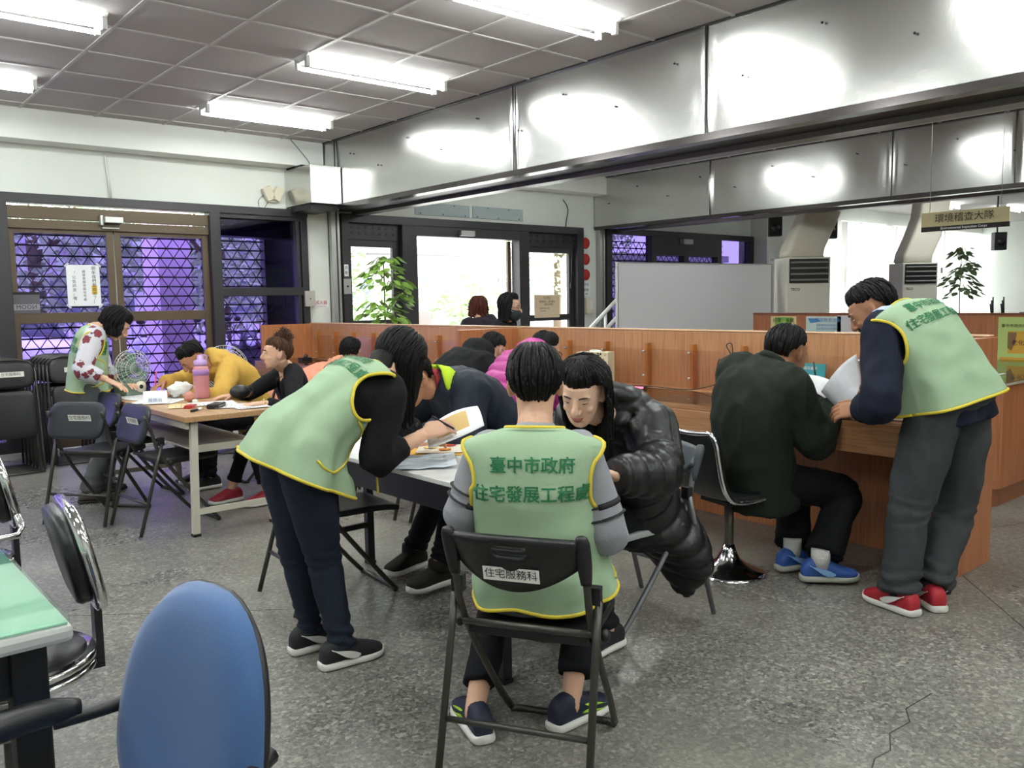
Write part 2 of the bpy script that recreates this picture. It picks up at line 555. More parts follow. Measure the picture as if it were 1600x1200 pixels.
# door_1: pair of bronze sliding leaves with purple film
d1 = thing('door_1', 'bronze framed sliding glass doors with purple film on the left', 'door', (2.6, WY, 0), kind='structure')
def P1(mb, name, m, bev=0.004, **k): return mb.build(name, m, d1, origin=(2.6, WY, 0), bevel=bev, **k)
P1(frame_boxes([(1.53, 0, 1.67, 2.46), (3.56, 0, 3.67, 2.46), (1.6, 2.385, 4.7, 2.47)], WY - 0.09, WY + 0.08), 'outer_frame', M_dark)
P1(frame_boxes([(1.67, 2.245, 3.56, 2.36), (1.67, 2.15, 3.56, 2.235)], WY - 0.04, WY + 0.05), 'header', M_bronze)
for a, c in ((1.67, 2.60), (2.61, 3.56)):
    lf = P1(frame_boxes([(a, 0.0, a + 0.06, 2.15), (c - 0.065, 0, c, 2.15), (a, 1.255, c, 1.355), (a, 0.0, c, 0.16), (a, 2.11, c, 2.15)], WY - 0.01, WY + 0.04), 'leaf', M_bronze)
    g = frame_boxes([(a + 0.05, 0.15, c - 0.05, 1.26), (a + 0.05, 1.35, c - 0.05, 2.12)], WY + 0.012, WY + 0.019)
    g.build('glass_pane', M_film, lf, origin=(2.6, WY, 0))
sn = MB(); sn.b2((2.50, 8.98, 2.225), (2.67, 9.08, 2.285)); sn.b2((2.47, 9.03, 2.20), (2.5, 9.08, 2.30)); sn.b2((2.49, 9.05, 2.17), (2.65, 9.09, 2.185))
P1(sn, 'door_sensor', M_alu)
w2 = thing('window_1', 'dark framed side window with purple film between the left doors and the white pillar', 'window', (4.16, WY, 0), kind='structure')
frame_boxes([(4.62, 0, 4.70, 2.40), (3.66, 1.50, 4.64, 1.59), (3.66, 0, 4.64, 0.7), (3.66, 2.34, 4.66, 2.40), (4.56, 0.7, 4.60, 2.4)], WY - 0.07, WY + 0.06).build('frame', M_dark, w2, origin=(4.16, WY, 0), bevel=0.004)
frame_boxes([(3.66, 0.69, 4.6, 1.51), (3.66, 1.58, 4.6, 2.35)], WY + 0.012, WY + 0.018).build('glass_pane', M_film, w2, origin=(4.16, WY, 0))
q = MB(); q.prism([(3.67, WY + 0.03, 2.16), (4.6, WY + 0.03, 2.14), (4.6, WY + 0.03, 2.36), (3.67, WY + 0.03, 2.36)], (0, 0.25, 0)); q.build('shutter_box', M_black, w2, origin=(4.16, WY, 0))
w3 = thing('window_2', 'dark framed purple film window at the far left edge', 'window', (0.2, WY, 0), kind='structure')
frame_boxes([(-1.1, 2.385, 1.56, 2.47), (0.22, 0, 0.3, 2.4), (-1.1, 1.255, 1.55, 1.355), (-1.1, 0, -1.0, 2.4), (-1.1, 0, 1.55, 0.16)], WY - 0.08, WY + 0.06).build('frame', M_dark, w3, origin=(0.2, WY, 0), bevel=0.004)
frame_boxes([(-1.05, 0.15, 1.55, 2.39)], WY + 0.012, WY + 0.018).build('glass_pane', M_film, w3, origin=(0.2, WY, 0))

# door_2: the open entrance
d2 = thing('door_2', 'dark framed automatic entrance standing open to bright daylight', 'door', (7.1, WY, 0), kind='structure')
def P2(mb, name, m, bev=0.004, par=None, **k): return mb.build(name, m, par or d2, origin=(7.1, WY, 0), bevel=bev, **k)
P2(frame_boxes([(5.13, 0, 5.22, 2.42), (9.06, 0, 9.20, 2.42), (5.13, 2.36, 9.20, 2.46), (5.98, 0, 6.20, 2.42), (7.92, 0, 8.10, 2.42), (6.15, 2.235, 8.0, 2.36)], WY - 0.10, WY + 0.08), 'outer_frame', M_dark)
for a, c in ((5.22, 5.98), (8.10, 9.06)):
    hb = frame_boxes([(a, 2.16, c, 2.37)], WY - 0.03, WY + 0.02)
    h = P2(hb, 'perforated_header', M_dark)
    hq = MB()
    for i in range(7):
        for j in range(2):
            x = a + 0.09 + i * (c - a - 0.18) / 6
            hq.b2((x - 0.017, WY - 0.034, 2.225 + j * 0.07), (x + 0.017, WY - 0.029, 2.255 + j * 0.07))
    P2(hq, 'vent_hole', M_black, 0, h)
    s = P2(frame_boxes([(a, 0, a + 0.07, 2.16), (c - 0.10, 0, c, 2.16), (a, 2.08, c, 2.16), (a, 1.10, c, 1.19), (a, 0, c, 0.14)], WY - 0.02, WY + 0.04), 'side_panel', M_dark)
    P2(frame_boxes([(a + 0.06, 0.13, c - 0.09, 1.11), (a + 0.06, 1.18, c - 0.09, 2.1)], WY + 0.01, WY + 0.016), 'glass_pane', M_clear, 0, s)
sl = P2(frame_boxes([(7.86, 0, 7.92, 2.23), (8.0, 0, 8.06, 2.23)], WY + 0.09, WY + 0.13), 'sliding_leaf', M_bronze)
sn = MB(); sn.b2((6.86, 8.96, 2.255), (7.09, 9.03, 2.325)); P2(sn, 'door_sensor', M_alu)

# window_3: purple windows beyond the red dots
w4 = thing('window_3', 'dark framed purple windows behind the big whiteboard', 'window', (11.7, WY, 0), kind='structure')
frame_boxes([(9.72, 0, 9.84, 2.48), (13.54, 0, 13.65, 2.48), (9.72, 2.40, 13.65, 2.49), (10.78, 0, 10.9, 2.4), (12.55, 0, 12.67, 2.4), (11.62, 0, 11.74, 2.2), (10.8, 2.10, 12.6, 2.40), (9.75, 1.3, 13.6, 1.4), (9.75, 0, 13.6, 0.2)], WY - 0.08, WY + 0.06).build('frame', M_dark, w4, origin=(11.7, WY, 0), bevel=0.004)
frame_boxes([(9.8, 0.2, 13.6, 2.42)], WY + 0.012, WY + 0.018).build('glass_pane', glass('dark_purple_film_glass', (0.22, 0.19, 0.33), 0.12), w4, origin=(11.7, WY, 0))
sn = MB(); sn.b2((11.5, 8.96, 2.29), (11.75, 9.05, 2.37)); sn.build('door_sensor', M_alu, w4, origin=(11.7, WY, 0))
# office windows behind curtains
w5 = thing('window_4', 'tall office windows behind white curtains', 'window', (19.5, WY, 0), kind='structure')
frame_boxes([(14.6, 1.9, 24.4, 2.05)] + [(x, 0.8, x + 0.08, 2.95) for x in (15.6, 17.9, 20.2, 22.8)], WY + 0.08, WY + 0.14).build('frame', M_dark, w5, origin=(19.5, WY, 0))
frame_boxes([(14.6, 0.8, 24.4, 2.95)], WY + 0.15, WY + 0.156).build('glass_pane', M_clear, w5, origin=(19.5, WY, 0))

b = MB(); b.b2((-1.0, 8.95, 0), (4.7, WY - 0.09, 0.05)); struct('baseboard_back', b, mat('pale_sill', '#c9c9c4', 0.4), 'pale low sill along the foot of the purple glass doors', 'baseboard')

# floor joints and the crack
b = MB()
for p, q_ in (((2.9, 0.4), (5.9, 3.0)), ((4.66, 2.2), (7.9, 1.0)), ((-1.0, 5.7), (1.9, 3.4))):
    p, q_ = Vector((p[0], p[1], 0.0006)), Vector((q_[0], q_[1], 0.0006)); d = (q_ - p).normalized().cross(Vector((0, 0, 1))) * 0.0025
    b.quad(p - d, q_ - d, q_ + d, p + d)
pts = [(2.33, 1.13), (2.42, 1.16), (2.50, 1.15), (2.60, 1.20), (2.72, 1.19), (2.8, 1.24), (2.98, 1.23)]
for p, q_ in zip(pts, pts[1:]):
    p, q_ = Vector((p[0], p[1], 0.0006)), Vector((q_[0], q_[1], 0.0006)); d = (q_ - p).normalized().cross(Vector((0, 0, 1))) * 0.0022
    b.quad(p - d, q_ - d, q_ + d, p + d)
struct('trim_8', b, mat('dark_joint', '#3a3833', 0.8), 'dark joint lines and a crack in the terrazzo', 'floor joint')
# ------------------------------------------------------------------ the street outside
M_leaf = mat('leaf_green', '#a3b58f', 0.6, var=0.25, vscale=3)
M_bark = mat('bark', '#5a4a3c', 0.9)
b = MB(); b.b2((-40, 9.4, -0.3), (70, 70, -0.06)); struct('ground', b, mat('street_paving', '#a9a8a4', 0.85, var=0.1, vscale=1.5), 'pale paving of the street outside', 'ground')
b = MB(); b.b2((3.72, 11.2, -0.06), (4.13, 11.8, 3.6)); struct('pillar', b, mat('pink_column_paint', '#e6cfd6', 0.8), 'pale square arcade pillar outside the left doors', 'pillar')
b = MB(); b.b2((-8, 9.4, 2.9), (5.0, 10.3, 3.1)); b.b2((9.6, 9.4, 2.9), (14.0, 10.3, 3.1)); struct('roof', b, mat('canopy_paint', '#8d8b90', 0.8), 'flat arcade canopy outside the purple windows', 'canopy')
def tree(x, y, h, r, seed, label, n=1500, col=M_leaf, lo=0.35):
    rnd = random.Random(seed)
    t = thing('tree', label, 'tree', (x, y, -0.06), group='street trees outside')
    tr = MB(); tr.tube([(0, 0, 0), (0.1, 0.05, h * 0.35), (-0.05, 0.1, h * 0.7)], [0.16, 0.12, 0.05], 8, sub=3)
    for k in range(5):
        a = rnd.uniform(0, 6.28); tr.tube([(0.05, 0.05, h * 0.4), (math.cos(a) * r * .5, math.sin(a) * r * .5, h * 0.65)], [0.06, 0.02], 6)
    tr.build('trunk', M_bark, t)
    cr = MB()
    for k in range(int(n * 1.8)):
        while True:
            p = Vector((rnd.uniform(-1, 1), rnd.uniform(-1, 1), rnd.uniform(-1, 1)))
            if 0.35 < p.length < 1 and noise.noise(p * 2.2 + Vector((seed, 0, 0))) > -0.25: break
        c = Vector((p.x * r, p.y * r, h * (lo + 1) / 2 + p.z * h * (1 - lo) / 2))
        a = Vector((rnd.gauss(0, 1), rnd.gauss(0, 1), rnd.gauss(0, .6))).normalized() * rnd.uniform(0.07, 0.14)
        d = a.cross(Vector((rnd.gauss(0, 1), rnd.gauss(0, 1), rnd.gauss(0, 1)))).normalized() * rnd.uniform(0.04, 0.07)
        cr.add([c - a, c + d, c + a, c - d], [(0, 1, 2, 3)], 0, False)
    cr.build('crown', col, t)
tree(-0.5, 15.5, 5.5, 2.6, 1, 'dark leafy street tree behind the left purple door', 2200, lo=0.2)
tree(3.4, 16.8, 5.5, 2.6, 2, 'dark leafy street tree behind the pale arcade pillar', 2200, lo=0.15)
tree(7.0, 17.4, 5.2, 2.4, 3, 'leafy street tree behind the narrow purple side window', 2000, lo=0.15)
tree(13.5, 20.5, 9.0, 3.8, 4, 'tall pale leafy tree overhanging the bright entrance', 2600, lo=0.40)
tree(21.5, 22.5, 7.0, 3.0, 5, 'bushy tree seen through the right entrance side panel', 2400, lo=0.22)
tree(8.6, 16.2, 4.0, 1.0, 6, 'small tree seen through the left entrance side panel', 900, lo=0.25)
for k, (x, y, s) in enumerate(((11.5, 21.8, 1.5), (14.2, 22.2, 1.4), (16.5, 21.0, 1.6))):
    rnd = random.Random(40 + k); hb = MB()
    for q in range(700):
        p = Vector((rnd.gauss(0, .5), rnd.gauss(0, .4), 0)); c = Vector((x + p.x * s, y + p.y * s, abs(rnd.gauss(0.8, .5)) * s * .8))
        a = Vector((rnd.gauss(0, 1), rnd.gauss(0, 1), rnd.gauss(0, .6))).normalized() * 0.16
        d = a.cross(Vector((rnd.gauss(0, 1), rnd.gauss(0, 1), 1))).normalized() * 0.08
        hb.add([c - a, c + d, c + a, c - d], [(0, 1, 2, 3)], 0, False)
    tag(hb.build('bush', M_leaf, origin=(x, y, -0.06)), ('round green bush left of the others across the street', 'green bush in the middle across the street', 'green bush rightmost across the street')[k], 'bush', 'bushes across the street')
# building across the street with a long fence
t = thing('building', 'long pale low building across the street from the entrance', 'building', (20, 30, -0.06))
b = MB(); b.b2((-20, 0, 0), (20, 6, 3.4)); b.build('wall', mat('pale_render', '#c9c2c0', 0.9), t)
b = MB(); b.b2((-21, -1.2, 3.4), (21, 6.5, 3.75)); b.build('roof', mat('grey_roof', '#8c8a90', 0.8), t)
for k in range(8):
    b = MB(); b.b2((-18 + k * 4.6, -0.05, 1.0), (-15.5 + k * 4.6, 0.05, 2.5)); b.build('window', mat('dark_window', '#5b6168', 0.2), t)
t = thing('fence', 'low grey bar fence across the street', 'fence', (13.0, 24.0, -0.06))
b = MB(); b.b2((-8, -0.03, 0.2), (8, 0.03, 0.28)); b.b2((-8, -0.03, 1.2), (8, 0.03, 1.28)); b.build('rail', mat('fence_grey', '#8f8d98', 0.6), t)
b = MB()
for k in range(81): b.b2((-8 + k * 0.2 - 0.02, -0.02, 0), (-8 + k * 0.2 + 0.02, 0.02, 1.25))
b.build('bar', MATS['fence_grey'], t)
# retractable lattice grilles
def grille(name, x0, x1, label, y=9.62, z1=2.36, rows=24):
    b = MB(); dz = 0.104; p = 0.145
    for r in range(rows + 1):
        z = -0.05 + r * dz
        if z > z1: break
        b.tube([(x0, y, z), (x1, y, z)], 0.009, 4)
        if z + dz <= z1:
            pts = []; k = 0; x = x0 - (p / 4 if r % 2 else 0)
            n = int((x1 - x0) / (p / 2))
            for k in range(n + 1):
                pts.append((x0 + k * p / 2, y, z + (dz if (k + r) % 2 else 0)))
            b.tube(pts, 0.0085, 4)
    tag(b.build(name, mat('grille_steel', '#2a2a33', 0.5), origin=(x0, y, 0)), label, 'grille', 'roll-down lattice grilles')
grille('security_grille', 1.55, 3.62, 'lattice security grille behind the bronze sliding doors')
grille('security_grille', 3.66, 4.42, 'narrow lattice security grille behind the side window by the pillar')
grille('security_grille', -1.0, 1.5, 'lattice security grille behind the window at the far left edge')
grille('security_grille', 9.75, 13.5, 'lattice security grille behind the windows beyond the whiteboard')
b = MB(); b.b2((4.40, 9.56, 0), (4.50, 9.68, 2.4)); b.b2((4.50, 9.6, 0), (5.0, 9.64, 2.4)); tag(b.build('shutter_post', M_dark, origin=(4.45, 9.62, 0)), 'dark post at the right end of the lattice behind the side window', 'post')
# white car
t = thing('car', 'white car parked outside behind the left door', 'car', (2.35, 14.6, -0.06), math.radians(182))
b = MB()
b.loft([((0, -2.05, .55), (.70, 0, 0), (0, 0, .22)), ((0, -1.95, .58), (.80, 0, 0), (0, 0, .33)), ((0, -.9, .66), (.86, 0, 0), (0, 0, .40)), ((0, .9, .68), (.87, 0, 0), (0, 0, .42)), ((0, 1.8, .66), (.82, 0, 0), (0, 0, .38)), ((0, 2.0, .62), (.72, 0, 0), (0, 0, .28))], 24, 3, ex=4)
b.build('body', mat('car_white', '#e9eaee', 0.25, coat=0.5), t)
b = MB(); b.loft([((0, -.95, 1.02), (.70, 0, 0), (0, 0, .03)), ((0, -.3, 1.2), (.66, 0, 0), (0, 0, .25)), ((0, .8, 1.2), (.64, 0, 0), (0, 0, .26)), ((0, 1.6, 1.02), (.66, 0, 0), (0, 0, .05))], 20, 3, ex=3.5); b.build('cabin_glass', mat('car_glass', '#20242c', 0.08), t)
b = MB(); b.b2((-.45, -2.07, .45), (.45, -2.03, .62)); b.build('grille', M_black, t)
for s in (-1, 1):
    b = MB(); b.ell((s * .6, -1.98, .70), (.16, 0, 0), (0, .08, 0), (0, 0, .07)); b.build('headlight', mat('lamp_glass', '#dfe6f2', 0.1), t)
    for y in (-1.25, 1.25):
        b = MB(); b.tube([(s * .70, y, .32), (s * .88, y, .32)], .31, 20); b.build('wheel', mat('tyre', '#1a1a1a', 0.8), t)
def scooter(x, y, rz, col, label):
    t = thing('scooter', label, 'scooter', (x, y, -0.06), rz, 'parked scooters outside')
    b = MB()
    b.loft([((0, -.75, .55), (.05, 0, 0), (0, .02, .05)), ((0, -.55, .58), (.15, 0, 0), (0, .03, .16)), ((0, -.2, .52), (.15, 0, 0), (0, .03, .17)), ((0, .1, .32), (.14, 0, 0), (0, .05, .07)), ((0, .35, .36), (.15, 0, 0), (0, .10, .06)), ((0, .52, .72), (.19, 0, 0), (0, .06, .05)), ((0, .46, 1.0), (.12, 0, 0), (0, .06, .04))], 14, 3)
    b.build('body', mat('scooter_' + col[1:], col, 0.25, coat=0.4), t)
    b = MB(); b.loft([((0, -.7, .76), (.09, 0, 0), (0, 0, .05)), ((0, -.3, .78), (.13, 0, 0), (0, 0, .06)), ((0, .02, .7), (.09, 0, 0), (0, 0, .04))], 12, 3); b.build('seat', M_black, t)
    b = MB(); b.tube([(-.33, .42, 1.04), (0, .47, 1.02), (.33, .42, 1.04)], .017, 6); b.build('handlebar', M_black, t)
    b = MB(); b.ell((0, .56, .88), (.08, 0, 0), (0, .05, 0), (0, 0, .07)); b.build('headlight', MATS['lamp_glass'], t)
    for yy in (-.55, .62):
        b = MB(); b.tube([(-.05, yy, .23), (.05, yy, .23)], .23, 16); b.build('wheel', MATS['tyre'], t)
    for s in (-1, 1):
        b = MB(); b.tube([(s * .25, .44, 1.05), (s * .32, .46, 1.2)], .006, 5); b.ell((s * .33, .46, 1.25), (.06, 0, 0), (0, .012, 0), (0, 0, .04)); b.build('mirror', M_black, t)
for k, (x, y, rz, c, l) in enumerate(((3.65, 12.7, 3.4, '#d9dce4', 'pale scooter behind the right leaf of the bronze doors'), (4.25, 12.9, 3.0, '#2b2d38', 'dark scooter right of the arcade pillar'), (5.0, 13.2, 3.3, '#c9ccd8', 'silver scooter behind the side window, left one'), (5.6, 13.3, 3.1, '#24252c', 'dark scooter behind the side window, second one'), (6.5, 13.5, 3.2, '#c4325a', 'red scooter behind the side window, nearest the pillar'), (0.3, 13.2, 3.1, '#b0313a', 'red scooter left of the white car'))):
    scooter(x, y, rz, c, l)
b = MB(); b.loft([((0, 0, 0), (.22, 0, 0), (0, .12, 0)), ((0, 0, .5), (.25, 0, 0), (0, .14, 0)), ((0, 0, .62), (.12, 0, 0), (0, .1, 0)), ((0, 0, .9), (.18, 0, 0), (0, .13, 0)), ((0, 0, 1.25), (.16, 0, 0), (0, .12, 0)), ((0, 0, 1.4), (.10, 0, 0), (0, .09, 0)), ((0, 0, 1.62), (.03, 0, 0), (0, .03, 0))], 14, 3)
o = b.build('rain_cape', mat('pink_cape', '#e0426b', 0.5)); o.location = (6.2, 12.75, -0.06); tag(o, 'bright pink rain cape hung beside the scooters outside the side window', 'rain cape')
# ------------------------------------------------------------------ ceiling lamps
def lamp_fixture(x, y, label, dx=0.63):
    t = thing('ceiling_light', label, 'ceiling light', (x, y, CZ), 0, 'fluorescent ceiling lights')
    b = MB(); b.prism([(-dx, -.13, 0), (-dx, .13, 0), (-dx, .045, -.05), (-dx, -.045, -.05)], (2 * dx, 0, 0)); b.build('housing', M_white, t)
    for s in (-1, 1):
        b = MB(); b.tube([(-dx + .03, s * .075, -.075), (dx - .03, s * .075, -.075)], .014, 8); b.build('fluorescent_tube', mat('lit_tube', (0.95, 1.0, 0.97, 1), 0.5, emit=36.0), t)
        for e in (-1, 1):
            b = MB(); b.b2((e * (dx - .03), s * .075 - .02, -.095), (e * dx, s * .075 + .02, -.02)); b.build('lamp_holder', M_white, t, bevel=.003)
    ld = bpy.data.lights.new('lamp', 'AREA'); ld.shape = 'RECTANGLE'; ld.size = 2 * dx - .08; ld.size_y = .16
    ld.energy = LAMP_POWER; ld.color = (0.95, 1.0, 0.96)
    lo = bpy.data.objects.new('lamp_light', ld); COL.objects.link(lo); lo.parent = t; lo.location = (0, 0, -.10)
    return t
rows = [7.75, 5.86, 3.98, 2.1, 0.2, -1.7]
rname = ['row nearest the purple doors', 'second row from the doors', 'third row from the doors', 'fourth row from the doors', 'fifth row from the doors', 'last row']
for cx, cn in ((3.67, 'beside the steel beam'), (1.06, 'one column left of the beam'), (-1.6, 'in the leftmost column')):
    for y, rn in zip(rows, rname):
        if cx < 0 and y < 0: continue
        lamp_fixture(cx, y, 'twin tube ceiling light %s, %s' % (cn, rn))
for y, rn in ((7.0, 'near the entrance'), (4.2, 'over the long partition'), (1.2, 'over the near end of the partition'), (-1.6, 'at the back')):
    lamp_fixture(7.5, y, 'twin tube light between the steel beams, %s' % rn)
for (x, y), rn in (((17.9, 7.5), 'left of the hanging sign'), ((19.9, 6.9), 'right of the hanging sign'), ((13.0, 5.0), 'nearest the second beam'), ((14.0, 1.0), 'far to the right')):
    lamp_fixture(x, y, 'lit twin tube ceiling light in the far office, %s' % rn)

# ------------------------------------------------------------------ long counter with partition
PX0, PX1 = 4.66, 4.72
def partition_run(y0, y1, label, ends, nbr, name='counter'):
    t = thing(name, label, 'counter', (PX0, (y0 + y1) / 2, 0))
    oy = (y0 + y1) / 2
    def B(mb, n, m, bev=0.003, **k):
        mb.v = [(p[0] - PX0, p[1] - oy, p[2]) for p in mb.v]
        return mb.build(n, m, t, bevel=bev, **k)
    b = MB(); b.b2((PX0, y0, 0), (PX1, y1, 1.175)); B(b, 'partition_panel', M_wood)
    b = MB(); b.b2((PX0 - .003, y0, 1.176), (PX1 + .003, y1, 1.186)); B(b, 'top_edge', mat('pale_edge_band', '#d9b48f', 0.4))
    b = MB(); b.b2((3.96, y0 + .03, .755), (PX0, y1 - .03, .785)); B(b, 'desktop', M_woodh)
    b = MB(); b.b2((3.955, y0 + .03, .63), (3.985, y1 - .03, .754)); B(b, 'apron', M_woodh)
    b = MB(); b.b2((4.52, y0 + .03, 0), (4.55, y1 - .03, .75)); B(b, 'modesty_panel', M_woodd)
    b = MB(); b.b2((3.955, y0 + .06, .7865), (4.5, y1 - .06, .7925)); B(b, 'glass_top', glass('desk_glass', (0.80, 0.80, 0.74), 0.3), 0)
    for y, xx, h in ends:
        b = MB(); b.b2((xx, y - .02, 0), (PX1, y + .02, h)); B(b, 'end_panel', M_woodd)
    n = nbr; L_ = y1 - y0
    for k in range(n):
        y = y0 + .25 + (L_ - .5) * k / (n - 1)
        b = MB(); b.b2((PX0 - .045, y - .012, .79), (PX0 - .001, y + .012, 1.09)); br = B(b, 'bracket', mat('bracket_wood', '#a5672f', 0.45))
        b = MB()
        for z in (.86, 1.03): b.tube([(PX0 - .062, y + .014, z), (PX0 - .045, y + .014, z)], .008, 8)
        b.v = [(p[0] - PX0, p[1] - oy, p[2]) for p in b.v]; b.build('screw', M_alu, br)
    b = MB(); b.b2((PX0 - .056, y0 + .2, .80), (PX0 - .050, y1 - .2, 1.05)); B(b, 'acrylic_panel', M_acryl, 0)
    return t
partition_run(1.70, 5.36, 'long beech counter with glass top and acrylic panel, right of the cross panel', [(1.70, 4.05, 1.175), (5.36, 4.05, 1.175)], 9)
partition_run(5.41, 9.0, 'beech counter with wooden brackets left of the cross panel, near the window wall', [(8.98, 4.05, 1.175)], 9)

# ------------------------------------------------------------------ second counter row and island on the right
t = thing('counter', 'reddish beech counter wall carrying posters at the far right', 'counter', (8.0, 4.0, 0))
b = MB(); b.b2((0, -4.0, 0), (.06, 1.3, 1.21)); b.build('partition_panel', M_woodd, t, bevel=.003)
b = MB(); b.b2((-.003, -4.0, 1.211), (.063, 1.3, 1.225)); b.build('top_edge', mat('dark_edge', '#7a4a30', 0.4), t)
t = thing('service_island', 'beech service island with glass top at the right edge', 'counter', (6.9, 2.6, 0))
def isl(pts, z0, z1): 
    b = MB(); b.prism([(x - 6.9, y - 2.6, z0) for x, y in pts], (0, 0, z1 - z0)); return b
o1 = [(5.87, 2.18), (5.97, 2.08), (7.98, 2.08), (7.98, 3.4), (5.87, 3.4)]
isl(o1, .12, .80).build('body', M_woodd, t, bevel=.003)
isl([(5.89, 2.20), (5.98, 2.10), (7.97, 2.10), (7.97, 3.38), (5.89, 3.38)], 0, .12).build('plinth', wood_mat('plinth_beech', '#7d4a30', '#96603f'), t)
isl([(5.85, 2.17), (5.96, 2.06), (7.98, 2.06), (7.98, 3.42), (5.85, 3.42)], .80, .815).build('top', mat('pale_top', '#b9b3a6', 0.25), t)
isl([(5.85, 2.17), (5.96, 2.06), (7.98, 2.06), (7.98, 3.42), (5.85, 3.42)], .816, .826).build('glass_top', MATS['desk_glass'], t)

# ------------------------------------------------------------------ tables
def sheet(mb, x, y, z, w_, l_, rz, m=0, th=.0012, curl=0.0, seed=0):
    n = 6; V = []; F = []
    c, s = math.cos(rz), math.sin(rz)
    for k in range(2):
        for i in range(n + 1):
            for j in range(n + 1):
                u = (i / n - .5) * w_; v_ = (j / n - .5) * l_
                h = z + k * th + curl * (abs(noise.noise(Vector((u * 9 + seed, v_ * 7, seed)))) + (2 * u / w_) ** 2 * .6)
                V.append((x + c * u - s * v_, y + s * u + c * v_, h))
    N = (n + 1) ** 2
    for i in range(n):
        for j in range(n):
            a = i * (n + 1) + j
            F.append((a + N, a + n + 1 + N, a + n + 2 + N, a + 1 + N)); F.append((a, a + 1, a + n + 2, a + n + 1))
    e = [i * (n + 1) for i in range(n + 1)] + [n * (n + 1) + j for j in range(1, n + 1)] + [i * (n + 1) + n for i in range(n - 1, -1, -1)] + [j for j in range(n - 1, 0, -1)]
    for a, c_ in zip(e, e[1:] + e[:1]): F.append((a, c_, c_ + N, a + N))
    mb.add(V, F, m, False)
def paper(label, x, y, z, w_=.21, l_=.297, rz=0, m=None, curl=0.0, th=.0012, name='paper', lines=0, cat='paper', group=None, seed=0):
    b = MB(); sheet(b, 0, 0, 0, w_, l_, 0, 0, th, curl, seed)
    for k in range(lines):
        yy = l_ * (.38 - .76 * k / max(1, lines - 1)); b.b2((-w_ * .38, yy - .0022, th + .0003 + curl * .55), (w_ * (.38 if k % 3 else .1), yy + .0022, th + .0008 + curl * .55), 1)
    o = b.build(name, [m or M_paper, mat('grey_print', '#8c9096', 0.8)])
    o.location = (x, y, z); o.rotation_euler = (0, 0, rz)
    return tag(o, label, cat, group)

# left folding table
LX0, LX1, LY0, LY1 = 1.79, 2.385, 5.08, 6.88
t = thing('folding_table', 'pale wood folding table with grey steel legs and shelf, by the purple doors', 'table', ((LX0 + LX1) / 2, (LY0 + LY1) / 2, 0))
ox, oy = (LX0 + LX1) / 2, (LY0 + LY1) / 2
W2, L2 = (LX1 - LX0) / 2, (LY1 - LY0) / 2
b = MB(); b.b2((-W2, -L2, .705), (W2, L2, .74)); b.build('tabletop', wood_mat('pale_oak_top', '#9a7652', '#b8946a', 0.4, 1), t, bevel=.004)
M_leg = mat('grey_white_steel', '#b9b5a6', 0.5)
for s in (-1, 1):
    for e in (-1, 1):
        b = MB(); b.prism([(e * (W2 - .07) - .02, s * (L2 - .06) - .02, .70), (e * (W2 - .07) + .02, s * (L2 - .06) - .02, .70), (e * (W2 - .07) + .02, s * (L2 - .06) + .02, .70), (e * (W2 - .07) - .02, s * (L2 - .06) + .02, .70)], (e * .025, s * .02, -.685)); lg = b.build('leg', M_leg, t)
        b = MB(); b.b2((e * (W2 - .045) - .023, s * (L2 - .04) - .023, 0), (e * (W2 - .045) + .023, s * (L2 - .04) + .023, .018)); b.build('foot_cap', M_black, lg)
    b = MB(); b.b2((-W2 + .05, s * (L2 - .045) - .012, .13), (W2 - .05, s * (L2 - .045) + .012, .165)); b.build('crossbar', M_leg, t)
b = MB(); b.b2((-W2 + .07, -L2 + .12, .52), (W2 - .07, L2 - .12, .53)); b.build('shelf', M_leg, t)
b = MB(); b.b2((-W2 + .07, -L2 + .115, .50), (W2 - .07, -L2 + .13, .545)); b.b2((-W2 + .07, L2 - .13, .50), (W2 - .07, L2 - .115, .545)); b.build('shelf_rail', M_leg, t)
for e in (-1, 1):
    b = MB(); b.b2((e * (W2 - .03) - .01, -L2 + .05, .66), (e * (W2 - .03) + .01, L2 - .05, .704)); b.build('side_rail', M_leg, t)

# middle table, black with white top
MX0, MX1, MY0, MY1 = 1.835, 2.43, 2.22, 4.02
mx, my = (MX0 + MX1) / 2, (MY0 + MY1) / 2
t = thing('folding_table', 'black folding table with glossy white top covered in papers, middle of the room', 'table', (mx, my, 0))
b = MB(); b.b2((-.297, -.9, .715), (.297, .9, .735)); b.build('tabletop', mat('white_laminate', '#e6e6e4', 0.22), t, bevel=.004)
b = MB(); b.b2((-.293, -.895, .615), (.293, .895, .714)); b.build('apron', M_black, t, bevel=.004)
for s in (-1, 1):
    for e in (-1, 1):
        b = MB(); b.b2((e * .2 - .02, s * .8 - .02, 0.015), (e * .2 + .02, s * .8 + .02, .614)); lg = b.build('leg', M_black, t, bevel=.003)
        b = MB(); b.b2((e * .2 - .023, s * .8 - .023, 0), (e * .2 + .023, s * .8 + .023, .016)); b.build('foot_cap', M_black, lg)
    b = MB(); b.b2((-.18, s * .8 - .01, .2), (.18, s * .8 + .01, .23)); b.build('crossbar', M_black, t)

